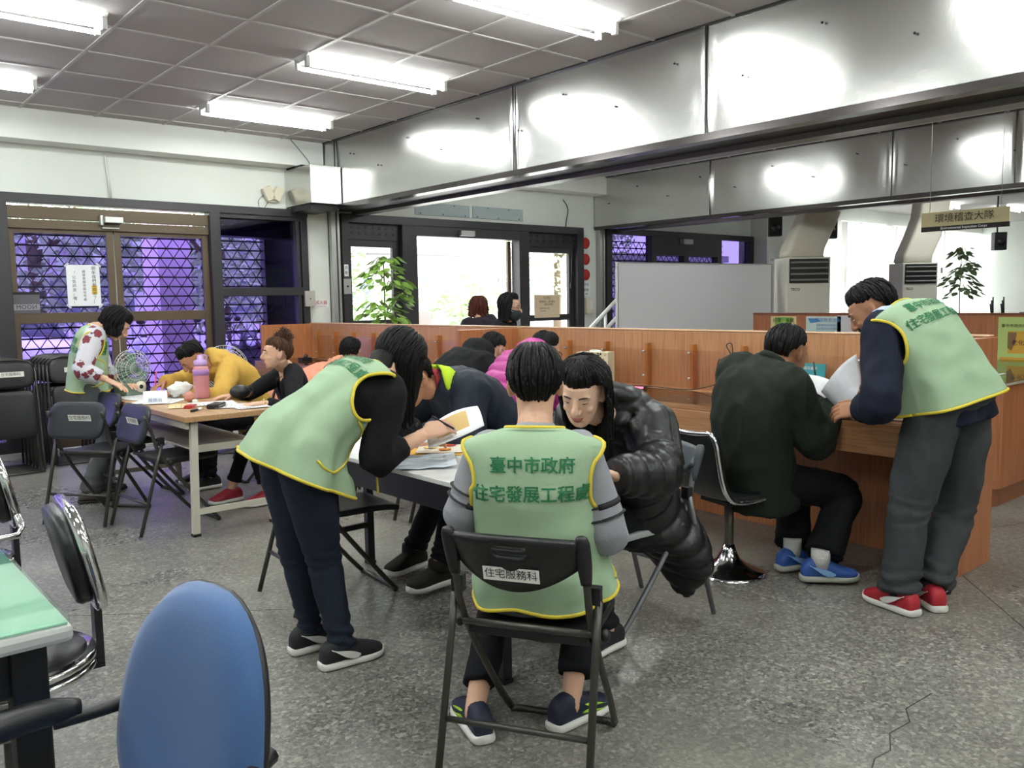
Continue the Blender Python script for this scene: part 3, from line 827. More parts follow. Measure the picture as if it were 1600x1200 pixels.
# foreground green table
t = thing('desk', 'grey edged desk with green glass topped mat at the left edge', 'desk', (-.15, 2.75, 0))
b = MB(); b.b2((-.58, -.80, .69), (.58, .80, .728)); b.build('tabletop', mat('grey_laminate', '#b9b9b6', 0.4), t, bevel=.012)
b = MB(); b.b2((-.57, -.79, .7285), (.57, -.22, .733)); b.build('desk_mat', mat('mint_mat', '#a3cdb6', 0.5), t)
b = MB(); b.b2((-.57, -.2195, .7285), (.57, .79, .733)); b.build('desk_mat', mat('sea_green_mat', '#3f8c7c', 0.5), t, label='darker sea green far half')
b = MB(); b.b2((-.575, -.795, .734), (.575, .795, .742)); b.build('glass_top', glass('green_glass', (0.93, 0.99, 0.96), 0.3), t, bevel=.002)
for s in (-1, 1):
    for e in (-1, 1):
        b = MB(); b.b2((e * .50 - .035, s * .72 - .035, 0), (e * .50 + .035, s * .72 + .035, .689)); b.build('leg', M_black, t, bevel=.004)
b = MB(); b.b2((-.5, -.735, .58), (.5, -.705, .689)); b.build('apron', M_black, t)
b = MB(); b.b2((-.5, -.2, .25), (.3, .3, .5)); b.build('drawer_box', mat('dark_grey_steel', '#4a4947', 0.5), t, bevel=.006)
paper('white paper slips under the far part of the green desk glass', .12, 2.97, .7425, .25, .2, .2, name='paper')
paper('small white card on the green desk near the left edge', .30, 2.78, .7425, .10, .05, .5, name='card', cat='card')

# ------------------------------------------------------------------ folding chairs
M_seatblk = mat('black_vinyl', '#161719', 0.38, bump=0.08, bscale=90)
M_seatnavy = mat('dark_navy_vinyl', '#1d222c', 0.4, bump=0.06, bscale=70)
M_gun = mat('gunmetal_tube', '#4a4844', 0.38, metal=0.6)
M_greytube = mat('grey_tube', '#77797c', 0.38, metal=0.4)
M_blktube = mat('black_tube', '#151516', 0.4)
M_plblk = mat('black_plastic', '#151517', 0.42, bump=0.04, bscale=150)
M_plgrey = mat('grey_plastic', '#3c4248', 0.45)
M_label = mat('paper_label', '#e2e0da', 0.7)
def panel_back(wd, n=24, slots=True, z0=.60, z1=.765):
    """Moulded plastic back: arched top, smiling lower edge, two slots."""
    b = MB(); V = []; F = []
    zs = [0, .2, .42, .56, .66, .72, .79, .86, 1.0]
    for i in range(n + 1):
        u = -1 + 2 * i / n
        zb = z0 + .085 * u * u; zt = z1 - .015 * u * u
        for k in zs: V.append((u * wd / 2, -.24 - .05 * (1 - u * u) - .055 * k, zb + (zt - zb) * k))
    m_ = len(zs)
    for i in range(n):
        u = -1 + 2 * (i + .5) / n
        for k in range(m_ - 1):
            if slots and abs(u) < .27 and k in (4, 6): continue
            a = i * m_ + k; F.append((a, a + m_, a + m_ + 1, a + 1))
    return b.add(V, F)
def pad(cx, cy, cz, wx, wy, th, rot=None, r=.05, n=5):
    """Rounded rectangular cushion, lying in xy before rot."""
    pts = []
    for sx, sy, a0 in ((1, 1, 0), (-1, 1, 90), (-1, -1, 180), (1, -1, 270)):
        for k in range(n + 1):
            a = math.radians(a0 + 90 * k / n); pts.append((sx * (wx / 2 - r) + r * math.cos(a), sy * (wy / 2 - r) + r * math.sin(a)))
    b = MB(); V = []; F = []; N = len(pts)
    lev = [(-.5, .94), (-.3, 1.0), (.2, 1.0), (.42, .95), (.5, .80)]
    for z, s in lev:
        for x, y in pts:
            p = Vector((x * s, y * s, z * th))
            if rot is not None: p = rot @ p
            V.append(p + Vector((cx, cy, cz)))
    for j in range(len(lev) - 1):
        for i in range(N): F.append((j * N + i, j * N + (i + 1) % N, (j + 1) * N + (i + 1) % N, (j + 1) * N + i))
    F.append(tuple(range(N))[::-1]); F.append(tuple(range((len(lev) - 1) * N, len(lev) * N)))
    return b.add(V, F)
def fchair(label, x, y, az, style='black', group='folding chairs in the hall', text=None):
    """Folding chair; az is the compass heading the sitter faces."""
    t = thing('folding_chair', label, 'chair', (x, y, 0), -math.radians(az), group)
    tb, bk, st = {'black': (M_gun, M_plblk, M_plblk), 'grey': (M_greytube, M_plgrey, mat('pale_grey_plastic', '#a9adad', 0.5)), 'vinyl': (M_gun, M_seatnavy, M_seatblk)}[style]
    hw = .195
    for s in (-1, 1):
        b = MB(); b.tube([(s * hw, -.29, .74), (s * hw, -.25, .64), (s * hw, -.19, .47), (s * hw * .97, .05, .16), (s * hw * .92, .17, .02)], .0115, 8, sub=3); b.build('front_leg', tb, t)
        b = MB(); b.tube([(s * (hw + .024), -.20, .56), (s * (hw + .022), -.235, .44), (s * (hw + .026), -.36, .012)], .0115, 8); b.build('rear_leg', tb, t)
        b = MB(); b.b2((s * (hw + .012) - .018, -.215, .55), (s * (hw + .012) + .018, -.185, .60)); b.build('hinge', M_black, t); b = MB(); b.ell((s * (hw + .03), -.15, .44), (.014, 0, 0), (0, .02, 0), (0, 0, .02)); b.build('pivot_knob', M_black, t)
        if style != 'vinyl':
            b = MB(); b.loft([((s * hw, -.298, .768), (.012, 0, 0), (0, .012, 0)), ((s * hw, -.293, .75), (.022, 0, 0), (0, .02, 0)), ((s * hw, -.268, .68), (.022, 0, 0), (0, .02, 0)), ((s * hw, -.25, .62), (.016, 0, 0), (0, .015, 0))], 10, 2); b.build('corner_sleeve', bk, t)
    b = MB(); b.tube([(-hw * .92, .165, .015), (-hw * .8, .185, .012), (hw * .8, .185, .012), (hw * .92, .165, .015)], .0115, 8); b.build('front_foot_bar', tb, t)
    b = MB(); b.tube([(-hw - .02, -.30, .2), (hw + .02, -.30, .2)], .009, 6); b.build('rear_crossbar', tb, t)
    b = MB(); b.tube([(-hw, -.2, .46), (hw, -.2, .46)], .01, 6); b.build('seat_crossbar', tb, t)
    if style == 'vinyl':
        pad(0, .0, .445, .37, .39, .045, None, .06).build('seat', st, t)
        R = Matrix.Rotation(math.radians(73), 3, 'X'); pad(0, -.275, .68, .40, .24, .03, R, .07).build('backrest', bk, t)
    else:
        b = MB(); n = 10; V = []; F = []
        for i in range(n + 1):
            for j in range(n + 1):
                u, v_ = -1 + 2 * i / n, -1 + 2 * j / n
                V.append((u * .185 * (1 - .06 * max(0, v_) ** 2), .01 + v_ * .20, .445 - .012 * (1 - u * u) * (1 - v_ * v_) - .02 * max(0, v_) ** 3))
        for i in range(n):
            for j in range(n): a = i * (n + 1) + j; F.append((a, a + n + 1, a + n + 2, a + 1))
        b.add(V, F); b.build('seat', st, t, solid=.028, bevel=.006)
        panel_back(.39).build('backrest', bk, t, solid=.018, soff=0)
    if text is not None:
        b = MB(); R = Vector((1, 0, 0)); U = Vector((0, -.22, 1)).normalized(); nn = R.cross(U); c = Vector((0, -.318, .652)) if style != 'vinyl' else Vector((.04, -.297, .70))
        b.quad(*[c + R * sx * .082 + U * sy * .021 for sx, sy in ((-1, -1), (1, -1), (1, 1), (-1, 1))])
        write(b, text, .031, c, R, U, 1)
        b.build('label_sticker', [M_label, M_ink], t, label='white label with black lettering')
    return t
fchair('black plastic folding chair under the foreground person in a green vest', 1.745, 1.89, 60, 'black', text='住宅服務科')
fchair('grey folding chair under the black puffer coat, with slotted back', 2.69, 2.44, 274, 'grey')
fchair('black folding chair tucked under the white topped table behind the bending person', 2.02, 3.62, 94, 'black')
fchair('black folding chair under the person in the navy jacket with lime lining', 2.92, 3.38, 270, 'vinyl')
fchair('black folding chair turned half away, left side of the pale wood table', 1.62, 6.10, 52, 'vinyl', text='住宅服務科')
fchair('dark folding chair tucked under the near left side of the pale wood table', 1.90, 5.55, 84, 'vinyl', text='住宅服務')
fchair('dark folding chair between the floral sleeved person and the table', 2.0, 6.48, 84, 'vinyl')
fchair('black folding chair under the person with the frizzy bun', 2.86, 5.75, 272, 'vinyl')
fchair('black folding chair under the person in the mustard jacket', 2.88, 6.55, 270, 'vinyl')

# folded chairs leaning in two stacks at the purple doors
def folded(label, x, y, az, group, text=None):
    t = thing('folding_chair', label, 'chair', (x, y, 0), -math.radians(az), group)
    for s in (-1, 1):
        b = MB(); b.tube([(s * .21, .10, .90), (s * .215, .06, .6), (s * .21, -.02, .03)], .011, 6, sub=2); b.build('front_leg', M_gun, t)
        b = MB(); b.tube([(s * .19, .09, .62), (s * .19, .035, .02)], .011, 6); b.build('rear_leg', M_gun, t)
    b = MB(); b.tube([(-.21, -.02, .015), (.21, -.02, .015)], .011, 6); b.build('front_foot_bar', M_gun, t)
    b = MB(); b.tube([(-.21, .10, .90), (-.17, .11, .95), (-.08, .115, .97), (.08, .115, .97), (.17, .11, .95), (.21, .10, .90)], .011, 6); b.build('top_rail', M_gun, t)
    R = Matrix.Rotation(math.radians(82), 3, 'X')
    pad(0, .085, .84, .40, .22, .03, R, .07).build('backrest', M_seatblk, t)
    pad(0, .045, .51, .38, .40, .04, R, .06).build('seat', M_seatblk, t)
    if text:
        b = MB(); c = Vector((.02, .062, .85)); U = Vector((0, .12, 1)).normalized(); Rr = Vector((1, 0, 0))
        b.quad(*[c + Rr * sx * .10 + U * sy * .022 for sx, sy in ((-1, -1), (1, -1), (1, 1), (-1, 1))]); write(b, text, .030, c, Rr, U, 1); b.build('label_sticker', [M_label, M_ink], t)
    return t
for k in range(6):
    folded('folded black chair in the right hand stack against the purple door, %s' % ['frontmost', 'second from the front', 'third from the front', 'fourth from the front', 'fifth from the front', 'backmost'][k], 1.98 - .012 * k, 8.28 + .09 * k, 2 + k * .5, 'folded chairs in the right stack', '住宅服務科' if k == 0 else None)
for k in range(6):
    folded('folded black chair in the left hand stack by the window wall, %s' % ['frontmost', 'second from the front', 'third from the front', 'fourth from the front', 'fifth from the front', 'backmost'][k], 1.43 - .01 * k, 8.08 + .09 * k, -3 + k, 'folded chairs in the left stack', '住宅服務科' if k == 0 else None)

# ------------------------------------------------------------------ swivel chairs
def trumpet(t, n='base', r=.185, hz=.40):
    b = MB(); b.lathe([(r, 0), (r, .008), (r * .93, .018), (r * .6, .04), (r * .32, .075), (r * .2, .12), (.028, .15)]); b.build(n, M_chrome, t)
    b = MB(); b.tube([(0, 0, .12), (0, 0, hz)], .024, 14); b.build('column', mat('steel_column', '#6b665f', 0.35, metal=0.7), t)
t = thing('swivel_chair', 'chrome rimmed swivel chair under the person in the dark green jacket', 'chair', (3.58, 2.50, 0), -math.radians(104))
trumpet(t)
prof = [(.24, .43), (.16, .425), (0, .405), (-.14, .41), (-.20, .45), (-.235, .52), (-.26, .62), (-.285, .75)]
b = MB(); V = []; F = []; pc = crv([Vector((0, y, z)) for y, z in prof], 4); n = 12; Lp = len(pc)
def shw(i): 
    u = i / (Lp - 1); e = min(u, 1 - u); return .205 * (1 - .16 * max(0, 1 - e / .09) ** 2)
for i, p in enumerate(pc):
    for k in range(n + 1):
        u = -1 + 2 * k / n; V.append((u * shw(i), p.y + .02 * u * u * (i / Lp), p.z + .012 * u * u))
for i in range(Lp - 1):
    for k in range(n): a = i * (n + 1) + k; F.append((a, a + 1, a + n + 2, a + n + 1))
b.add(V, F); b.build('shell', M_seatblk, t, solid=.03)
rim = [Vector(V[i * (n + 1)]) for i in range(Lp)] + [Vector(V[(Lp - 1) * (n + 1) + k]) for k in range(1, n)] + [Vector(V[i * (n + 1) + n]) for i in range(Lp - 1, -1, -1)] + [Vector(V[k]) for k in range(n - 1, -1, -1)]
b = MB(); b.tube(rim, .013, 8); b.build('chrome_rim', M_chrome, t)
b = MB(); c = Vector((.03, -.297, .665)); R_, U_ = Vector((1, 0, 0)), Vector((0, -.2, 1)).normalized(); b.quad(*[c + R_ * sx * .085 + U_ * sy * .022 for sx, sy in ((-1, -1), (1, -1), (1, 1), (-1, 1))]); write(b, '一心服務科', .03, c, R_, U_, 1); b.build('label_sticker', [M_label, M_ink], t)
b = MB(); b.b2((-.10, -.10, .375), (.10, .10, .395)); b.build('mount_plate', M_black, t)

def stool(label, x, y, az, name='swivel_chair', group=None):
    t = thing(name, label, 'chair', (x, y, 0), -math.radians(az), group)
    trumpet(t, r=.19, hz=.40)
    b = MB(); b.lathe([(.10, .27), (.115, .275), (.115, .285), (.02, .30)]); b.build('swivel_plate', M_alu, t)
    b = MB(); b.lathe([(.19, .40), (.21, .41), (.215, .44), (.19, .465), (.10, .475), (.01, .475)], n=32); b.build('seat', M_seatblk, t)
    b = MB(); b.lathe([(.208, .405), (.219, .415), (.219, .425), (.212, .43)], n=32); b.lathe([(.212, .435), (.221, .443), (.219, .455), (.21, .46)], n=32); b.build('chrome_rim', M_chrome, t)
    R = Matrix.Rotation(math.radians(78), 3, 'X'); pad(0, -.165, .725, .34, .26, .05, R, .10).build('backrest', M_seatblk, t)
    pad(0, -.202, .72, .36, .28, .022, R, .10).build('back_shell', M_black, t)
    pts = []
    for sx, sy, a0 in ((1, 1, 0), (-1, 1, 90), (-1, -1, 180), (1, -1, 270)):
        for k in range(6):
            a = math.radians(a0 + 18 * k); pts.append(R @ Vector((sx * .08 + .10 * math.cos(a), sy * .04 + .10 * math.sin(a), 0)) + Vector((0, -.192, .723)))
    b = MB(); b.tube(pts + [pts[0], pts[1]], .017, 8); b.build('chrome_band', M_chrome, t)
    b = MB(); b.b2((-.03, -.235, .40), (.03, -.215, .66)); b.b2((-.03, -.235, .385), (.03, 0, .399)); b.build('back_bracket', M_black, t)
    return t
stool('black swivel chair with chrome edged back beside the green desk', .40, 2.58, 275)
stool('dark padded chair with chrome arm loops at the left edge, beyond the green desk', .41, 3.73, 272)
o = bpy.data.objects.get('swivel_chair.002')
for s in (-1, 1): b = MB(); b.tube([(s * .15, -.205, .66), (s * .25, -.2, .58), (s * .255, .05, .60), (s * .24, .12, .58), (s * .20, .10, .44)], .013, 8, sub=3); b.build('arm_loop', M_chrome, o)

# blue office chair in the foreground
t = thing('office_chair', 'blue fabric office chair with black armrests in the left foreground', 'chair', (.31, 1.60, 0), -math.radians(260))
M_blue = mat('blue_fabric', '#385a8a', 0.85, var=0.12, vscale=300, bump=0.15, bscale=400, sheen=0.3)
def oval_pad(cy, cz, hw, hh, th, tilt, dish, n=36, m=10, name='backrest', mtl=None, sgn=1, ex=2.6):
    b = MB(); V = [(0, 0, 0)]; F = []
    for j in range(1, m + 1):
        r = j / m
        for i in range(n):
            a = 2 * PI * i / n
            cx_, sz_ = math.copysign(abs(math.cos(a)) ** (2 / ex), math.cos(a)), math.copysign(abs(math.sin(a)) ** (2 / ex), math.sin(a))
            x, z = cx_ * hw * r, sz_ * hh * r
            x *= 1 - .13 * (sz_ * r)
            d = sgn * th * math.sqrt(max(0, 1 - r ** 5)) + dish * x * x - .05 * math.exp(-((z + .14) / .1) ** 2) * -1 * 0
            V.append((x, d, z))
    V[0] = (0, sgn * th, 0)
    for i in range(n): F.append((0, 1 + i, 1 + (i + 1) % n))
    for j in range(m - 1):
        for i in range(n): a = 1 + j * n; k = (i + 1) % n; F.append((a + i, a + n + i, a + n + k, a + k))
    R = Matrix.Rotation(math.radians(tilt), 3, 'X')
    b.add([R @ Vector(p) + Vector((0, cy, cz)) for p in V], F)
    return b.build(name, mtl, t, solid=.012)
oval_pad(-.285, .58, .235, .255, .055, 9, .45, name='backrest', mtl=M_blue)
oval_pad(-.285, .58, .247, .267, .030, 9, .45, name='back_shell', mtl=M_plblk, sgn=-1)
b = MB(); b.loft([((0, -.22, .40), (.2, 0, 0), (0, 0, .025)), ((0, -.2, .40), (.23, 0, 0), (0, 0, .035)), ((0, .05, .40), (.24, 0, 0), (0, 0, .04)), ((0, .22, .395), (.23, 0, 0), (0, 0, .035)), ((0, .26, .385), (.19, 0, 0), (0, 0, .02))], 24, 3, ex=4); b.build('seat', M_blue, t)
for s in (-1, 1):
    b = MB(); b.tube([(s * .26, -.15, .57), (s * .27, -.05, .585), (s * .275, .20, .58), (s * .27, .28, .56)], [.022, .030, .030, .02], 10, sub=3); ar = b.build('armrest', M_plblk, t)
    b = MB(); b.tube([(s * .215, -.29, .57), (s * .24, -.2, .56), (s * .26, -.1, .56)], .016, 8, sub=3); b.build('arm_bracket', M_plblk, ar); b = MB(); b.tube([(s * .27, .10, .56), (s * .28, .10, .46), (s * .2, .05, .385)], .016, 8, sub=3); b.build('arm_post', M_plblk, ar)
b = MB(); b.tube([(0, 0, .08), (0, 0, .35)], .028, 12); b.b2((-.1, -.12, .34), (.1, .12, .36)); b.build('gas_column', M_black, t)
b = MB(); b.tube([(0, -.1, .35), (0, -.30, .35), (0, -.335, .45), (0, -.33, .58)], .022, 8, sub=3); b.build('back_bracket', M_black, t)
b = MB()
for k in range(5):
    a = 2 * PI * k / 5 + .3; b.tube([(0, 0, .11), (math.cos(a) * .26, math.sin(a) * .26, .075)], [.03, .016], 8)
b.build('star_base', M_plblk, t)
for k in range(5):
    a = 2 * PI * k / 5 + .3; c = Vector((math.cos(a) * .26, math.sin(a) * .26, .031)); b = MB(); b.tube([c + Vector((-.02, 0, 0)), c + Vector((.02, 0, 0))], .03, 12); b.build('caster', M_black, t)
# two chrome chairs at the counter
fchair('chrome framed black chair behind the foreground head, at the counter', 3.30, 4.22, 88, 'vinyl')
fchair('black folding chair under the person in the black hooded jacket at the counter', 3.22, 4.82, 82, 'vinyl')
fchair('black folding chair under the person in the peach hood at the counter', 3.40, 7.22, 90, 'vinyl')
# ------------------------------------------------------------------ people
def skin_mat(name, col):
    return mat(name, col, 0.6, var=0.07, vscale=30, bump=0.03, bscale=120, spec=0.3)
M_skin = skin_mat('skin_light', '#cfa48b'); M_skin2 = skin_mat('skin_tan', '#b07f62')
M_lip = mat('lips', '#a8605a', 0.45); M_eyew = mat('eye_white', '#d8d4cf', 0.3); M_brow = mat('brow_dark', '#2a211e', 0.8)
def hair_mat(n, c): return mat(n, c, 0.55, var=0.35, vscale=14, bump=0.5, bscale=22, stretch=(6, 6, 0.6), spec=0.22)
M_hblack = hair_mat('hair_black', '#0d0b0c'); M_hbrown = hair_mat('hair_brown', '#4d3224'); M_hred = hair_mat('hair_auburn', '#5d2f24')
def cloth(n, c, bump=0.25, var=0.08, rough=0.85, bs=260, sheen=0.0): return mat(n, c, rough, var=var, vscale=7, bump=bump, bscale=bs, sheen=sheen, spec=0.25)
M_vest = cloth('mint_vest_cloth', '#98b092', 0.2, 0.06); M_pipe = mat('yellow_piping', '#d2bd3a', 0.7)

def lerp(a, b, t): return a + (b - a) * t
def ik(a, c, l1, l2, pole):
    d = c - a; D = d.length
    if D > (l1 + l2) * .998: k = D / ((l1 + l2) * .998); l1 *= k; l2 *= k
    x = (l1 * l1 - l2 * l2 + D * D) / (2 * D); h = math.sqrt(max(0, l1 * l1 - x * x))
    u = d / D; p = pole - u * pole.dot(u)
    p = p.normalized() if p.length > 1e-6 else Vector((0, 0, 1))
    return a + u * x + p * h

class Pose: pass
def pose(az, pel, neck, head, haz, hpitch, s=1.0, taz=None, hroll=0, bulge=.03, hs=1.0):
    P = Pose(); P.s = s; P.hs = s * hs
    P.pel, P.neck, P.head = Vector(pel), Vector(neck), Vector(head)
    P.f0, P.l0 = heading(az)
    f1, l1 = heading(az if taz is None else taz)
    ax = P.neck - P.pel; P.L = ax.length; u = ax / P.L
    bk = -(P.f0 - u * P.f0.dot(u)).normalized()
    mid = (P.pel + P.neck) / 2 + bk * bulge * s
    q1 = lerp(P.pel, P.neck, .25) + bk * bulge * .7 * s; q3 = lerp(P.pel, P.neck, .75) + bk * bulge * .85 * s
    lo = P.pel - ((q1 - P.pel).normalized() * .6 + Vector((0, 0, 1)) * .4).normalized() * P.L * .5
    P.sp = [lo, P.pel, q1, mid, q3, P.neck, P.neck + (P.neck - q3).normalized() * P.L * .25]
    P.su = [-.5, 0, .25, .5, .75, 1.0, 1.25]
    def frame(t):
        C = crv(P.sp, 8); n = len(C) - 1
        # piecewise parameter
        for i in range(6):
            if P.su[i] <= t <= P.su[i + 1] or i == 5: break
        x = (i + (t - P.su[i]) / (P.su[i + 1] - P.su[i])) * 8
        x = max(0, min(n - 1e-4, x)); k = int(x)
        c = lerp(C[k], C[k + 1], x - k)
        T = (C[min(k + 1, n)] - C[max(k - 1, 0)]).normalized()
        l = lerp(P.l0, l1, max(0, min(1, t))); l = (l - T * l.dot(T)).normalized()
        return c, l, l.cross(T), T
    P.frame = frame
    hf, hl = heading(haz); hp = math.radians(hpitch)
    P.hf = (hf * math.cos(hp) + Vector((0, 0, 1)) * math.sin(hp)).normalized()
    P.hl = hl; P.hu = P.hf.cross(P.hl)
    if hroll:
        Rr = Matrix.Rotation(math.radians(hroll), 3, P.hf); P.hl = Rr @ P.hl; P.hu = Rr @ P.hu
    c, l, f, T = frame(.865)
    P.sh = [c + l * .146 * s, c - l * .146 * s]      # left, right
    c, l, f, T = frame(0.0)
    P.hip = [c + l * .09 * s, c - l * .09 * s]
    P.el = [None, None]; P.wr = [None, None]; P.hd = [None, None]; P.hn = [None, None]
    P.kn = [None, None]; P.an = [None, None]; P.ft = [None, None]
    return P
def arm(P, i, wrist, hand_to, palm=(0, 0, -1), elbow=None, pole=None, curl=.5):
    P.wr[i] = Vector(wrist)
    if elbow is not None: P.el[i] = Vector(elbow)
    else: P.el[i] = ik(P.sh[i], P.wr[i], .29 * P.s, .25 * P.s, Vector(pole if pole is not None else (0, 0, -1)))
    P.hd[i] = (Vector(hand_to) - P.wr[i]).normalized(); n = Vector(palm); P.hn[i] = (n - P.hd[i] * n.dot(P.hd[i])).normalized()
    if not hasattr(P, 'curl'): P.curl = [.5, .5]
    P.curl[i] = curl
def leg(P, i, ankle, faz, pole=None, knee=None):
    P.an[i] = Vector(ankle); f, l = heading(faz); P.ft[i] = f
    P.kn[i] = Vector(knee) if knee is not None else ik(P.hip[i], P.an[i], .43 * P.s, .41 * P.s, Vector(pole) if pole is not None else f)

def torso_rings(P, table, grow=0.0, wave=0.0):
    R = []
    for u, wd, df, db, off in table:
        c, l, f, T = P.frame(u)
        R.append((c + f * ((df - db) / 2 + off) * P.s, l * (wd + grow) * P.s, f * ((df + db) / 2 + grow) * P.s))
    return R
T_SLIM = [(-.12, .165, .115, .125, 0), (0, .168, .12, .125, 0), (.25, .145, .115, .10, 0), (.5, .150, .115, .10, 0), (.70, .168, .115, .105, 0), (.82, .170, .10, .10, 0), (.90, .150, .076, .085, 0), (.97, .100, .058, .068, 0), (1.04, .060, .052, .055, .005)]
T_BULK = [(-.25, .205, .15, .15, 0), (-.05, .205, .155, .15, 0), (.25, .195, .15, .135, 0), (.5, .20, .15, .14, 0), (.70, .21, .15, .145, 0), (.82, .205, .135, .135, 0), (.91, .18, .105, .11, 0), (.98, .12, .078, .085, 0), (1.05, .075, .062, .068, .005)]
T_VEST = [(-.06, .212, .165, .155, 0), (.05, .205, .16, .148, 0), (.25, .194, .145, .132, 0), (.5, .192, .135, .122, 0), (.68, .198, .130, .122, 0), (.80, .208, .120, .118, 0), (.87, .220, .104, .110, 0), (.925, .208, .088, .098, 0), (.975, .140, .070, .082, 0), (1.01, .080, .058, .066, 0)]

def add_limb(mb, pts, rr, n=14, sub=4): mb.tube(pts, rr, n, sub=sub)
def sleeve(mb, P, i, r=(.082, .062, .05), cuff=1.0, start=.10):
    c, l, f, T = P.frame(.88); sg = 1 if i == 0 else -1
    a = c + l * sg * start * P.s; s = P.s
    s0, e, w_ = P.sh[i], P.el[i], P.wr[i]
    w2 = lerp(e, w_, cuff)
    add_limb(mb, [a, s0, lerp(s0, e, .5), e, lerp(e, w2, .5), w2], [r[0] * .95 * s, r[0] * s, lerp(r[0], r[1], .6) * s, r[1] * s, lerp(r[1], r[2], .5) * s, r[2] * s])

def make_hand(mb, wrist, d, n, side, s=1.0, curl=.5):
    d, n = Vector(d).normalized(), Vector(n).normalized()
    w_ = d.cross(n) * (1 if side == 1 else -1)      # towards the thumb
    q = MB(); W = Vector(wrist)
    q.loft([(W - d * .03 * s, w_ * .026 * s, n * .019 * s), (W, w_ * .027 * s, n * .018 * s), (W + d * .04 * s, w_ * .038 * s, n * .016 * s), (W + d * .085 * s, w_ * .040 * s, n * .013 * s), (W + d * .095 * s, w_ * .034 * s, n * .009 * s)], 16, 3, ex=2.6)
    for k, (o, ln) in enumerate(((.029, .070), (.010, .078), (-.010, .072), (-.028, .057))):
        b0 = W + d * .075 * s + w_ * o * s; ang = .15 + .1 * k * curl; p = b0; pts = [b0]; dd = d + w_ * (o * 2.0)
        for j, fr in enumerate((.28, .42, .30, .24)):
            a = ang + curl * (.35, .55, .45, .35)[j] * (.8 + .12 * k) if j else .1 * curl
            ang = a if j == 0 else ang + curl * (.0, .55, .5, .3)[j]
            dirv = (dd.normalized() * math.cos(ang) + n * math.sin(ang)).normalized(); p = p + dirv * ln * fr * s; pts.append(p)
        q.tube(pts, [.0092 * s, .0092 * s, .0086 * s, .0078 * s, .0058 * s], 8, sub=2)
    t0 = W + d * .022 * s + w_ * .020 * s
    q.tube([t0, t0 + (w_ * .75 + d * .6 + n * .25) * .03 * s, t0 + (w_ * .75 + d * .95 + n * .45) * .052 * s, t0 + (w_ * .68 + d * 1.25 + n * .6) * .066 * s], [.014 * s, .0118 * s, .010 * s, .0068 * s], 8, sub=3)
    V, N, F = remesh(q, .0036 * s, 2)
    mb.add(V, F, 0)

def make_head(mb, P, vox=.0048, eyes=1.0, smile=0.0):
    s = P.hs; c, f, l, u = P.head, P.hf, P.hl, P.hu
    X = lambda a, b_, z: c + (f * a + l * b_ + u * z) * s
    q = MB()
    q.ell(X(-.014, 0, .030), f * .094 * s, l * .076 * s, u * .086 * s, nu=24, nv=16)
    q.loft([(X(.022, 0, .062), l * .060 * s, f * .060 * s), (X(.020, 0, .02), l * .066 * s, f * .072 * s), (X(.024, 0, -.025), l * .063 * s, f * .066 * s), (X(.030, 0, -.062), l * .055 * s, f * .056 * s), (X(.040, 0, -.088), l * .042 * s, f * .044 * s), (X(.050, 0, -.105), l * .024 * s, f * .027 * s)], 24, 3, ex=2.3)
    q.tube([X(.088, 0, .026), X(.097, 0, .005), X(.110, 0, -.020), X(.098, 0, -.030)], [.007 * s, .009 * s, .0135 * s, .009 * s], 10, sub=3)
    for sg in (-1, 1):
        q.ell(X(.098, sg * .011, -.026), f * .010 * s, l * .009 * s, u * .007 * s, nu=10, nv=7)
        q.ell(X(.072, sg * .031, .030), f * .016 * s, l * .024 * s, u * .009 * s, nu=12, nv=8)
        q.ell(X(.062, sg * .040, -.022), f * .022 * s, l * .018 * s, u * .018 * s, nu=12, nv=8)
        e = X(-.010, sg * .076, -.006)
        ax = (u * .95 - f * .25).normalized(); bx = (f * .75 - l * sg * .55).normalized()
        q.ell(e, ax * .033 * s, bx * .019 * s, ax.cross(bx) * .0075 * s, nu=14, nv=10)
    q.ell(X(.085, 0, -.060), f * .012 * s, l * .026 * s, u * .013 * s, nu=12, nv=8)
    c1, l1, f1, T1 = P.frame(.97)
    q.tube([X(-.018, 0, -.03), lerp(X(-.015, 0, -.075), P.neck, .35), P.neck + T1 * .0, c1 - T1 * .05], [.060 * s, .054 * s, .058 * s, .075 * s], 18, sub=3)
    V, N, F = remesh(q, vox, 3); mb.add(V, F, 0)
    for sg in (-1, 1):
        e = MB(); e.ell(X(.083, sg * .030, .008), f * .006 * s, l * .0125 * s, u * .0036 * s * eyes, nu=10, nv=8); mb.add(e.v, e.f, 2)
        e = MB(); e.ell(X(.0865, sg * .030, .0085), f * .004 * s, l * .0055 * s, u * .0035 * s * eyes, nu=10, nv=8); mb.add(e.v, e.f, 3)
        mb.tube([X(.086, sg * .015, .010 + .0035 * eyes), X(.087, sg * .030, .0085 + .006 * eyes), X(.078, sg * .044, .0075 + .004 * eyes)], [.0012 * s, .002 * s, .0012 * s], 6, 3, 3)
        mb.tube([X(.093, sg * .014, .031), X(.090, sg * .032, .036), X(.076, sg * .050, .030)], [.0022 * s, .0034 * s, .0016 * s], 6, 3, 3)
    mb.tube([X(.088, -.022 - smile * .5, -.0565 + smile), X(.098, -.007, -.0535), X(.098, .007, -.0535), X(.088, .022 + smile * .5, -.0565 + smile)], [.002 * s, .0046 * s, .0046 * s, .002 * s], 8, 1, 3, sq=.8)
    mb.tube([X(.087, -.020 - smile * .5, -.0605 + smile), X(.097, 0, -.0655), X(.087, .020 + smile * .5, -.0605 + smile)], [.002 * s, .0058 * s, .002 * s], 8, 1, 3, sq=.8)

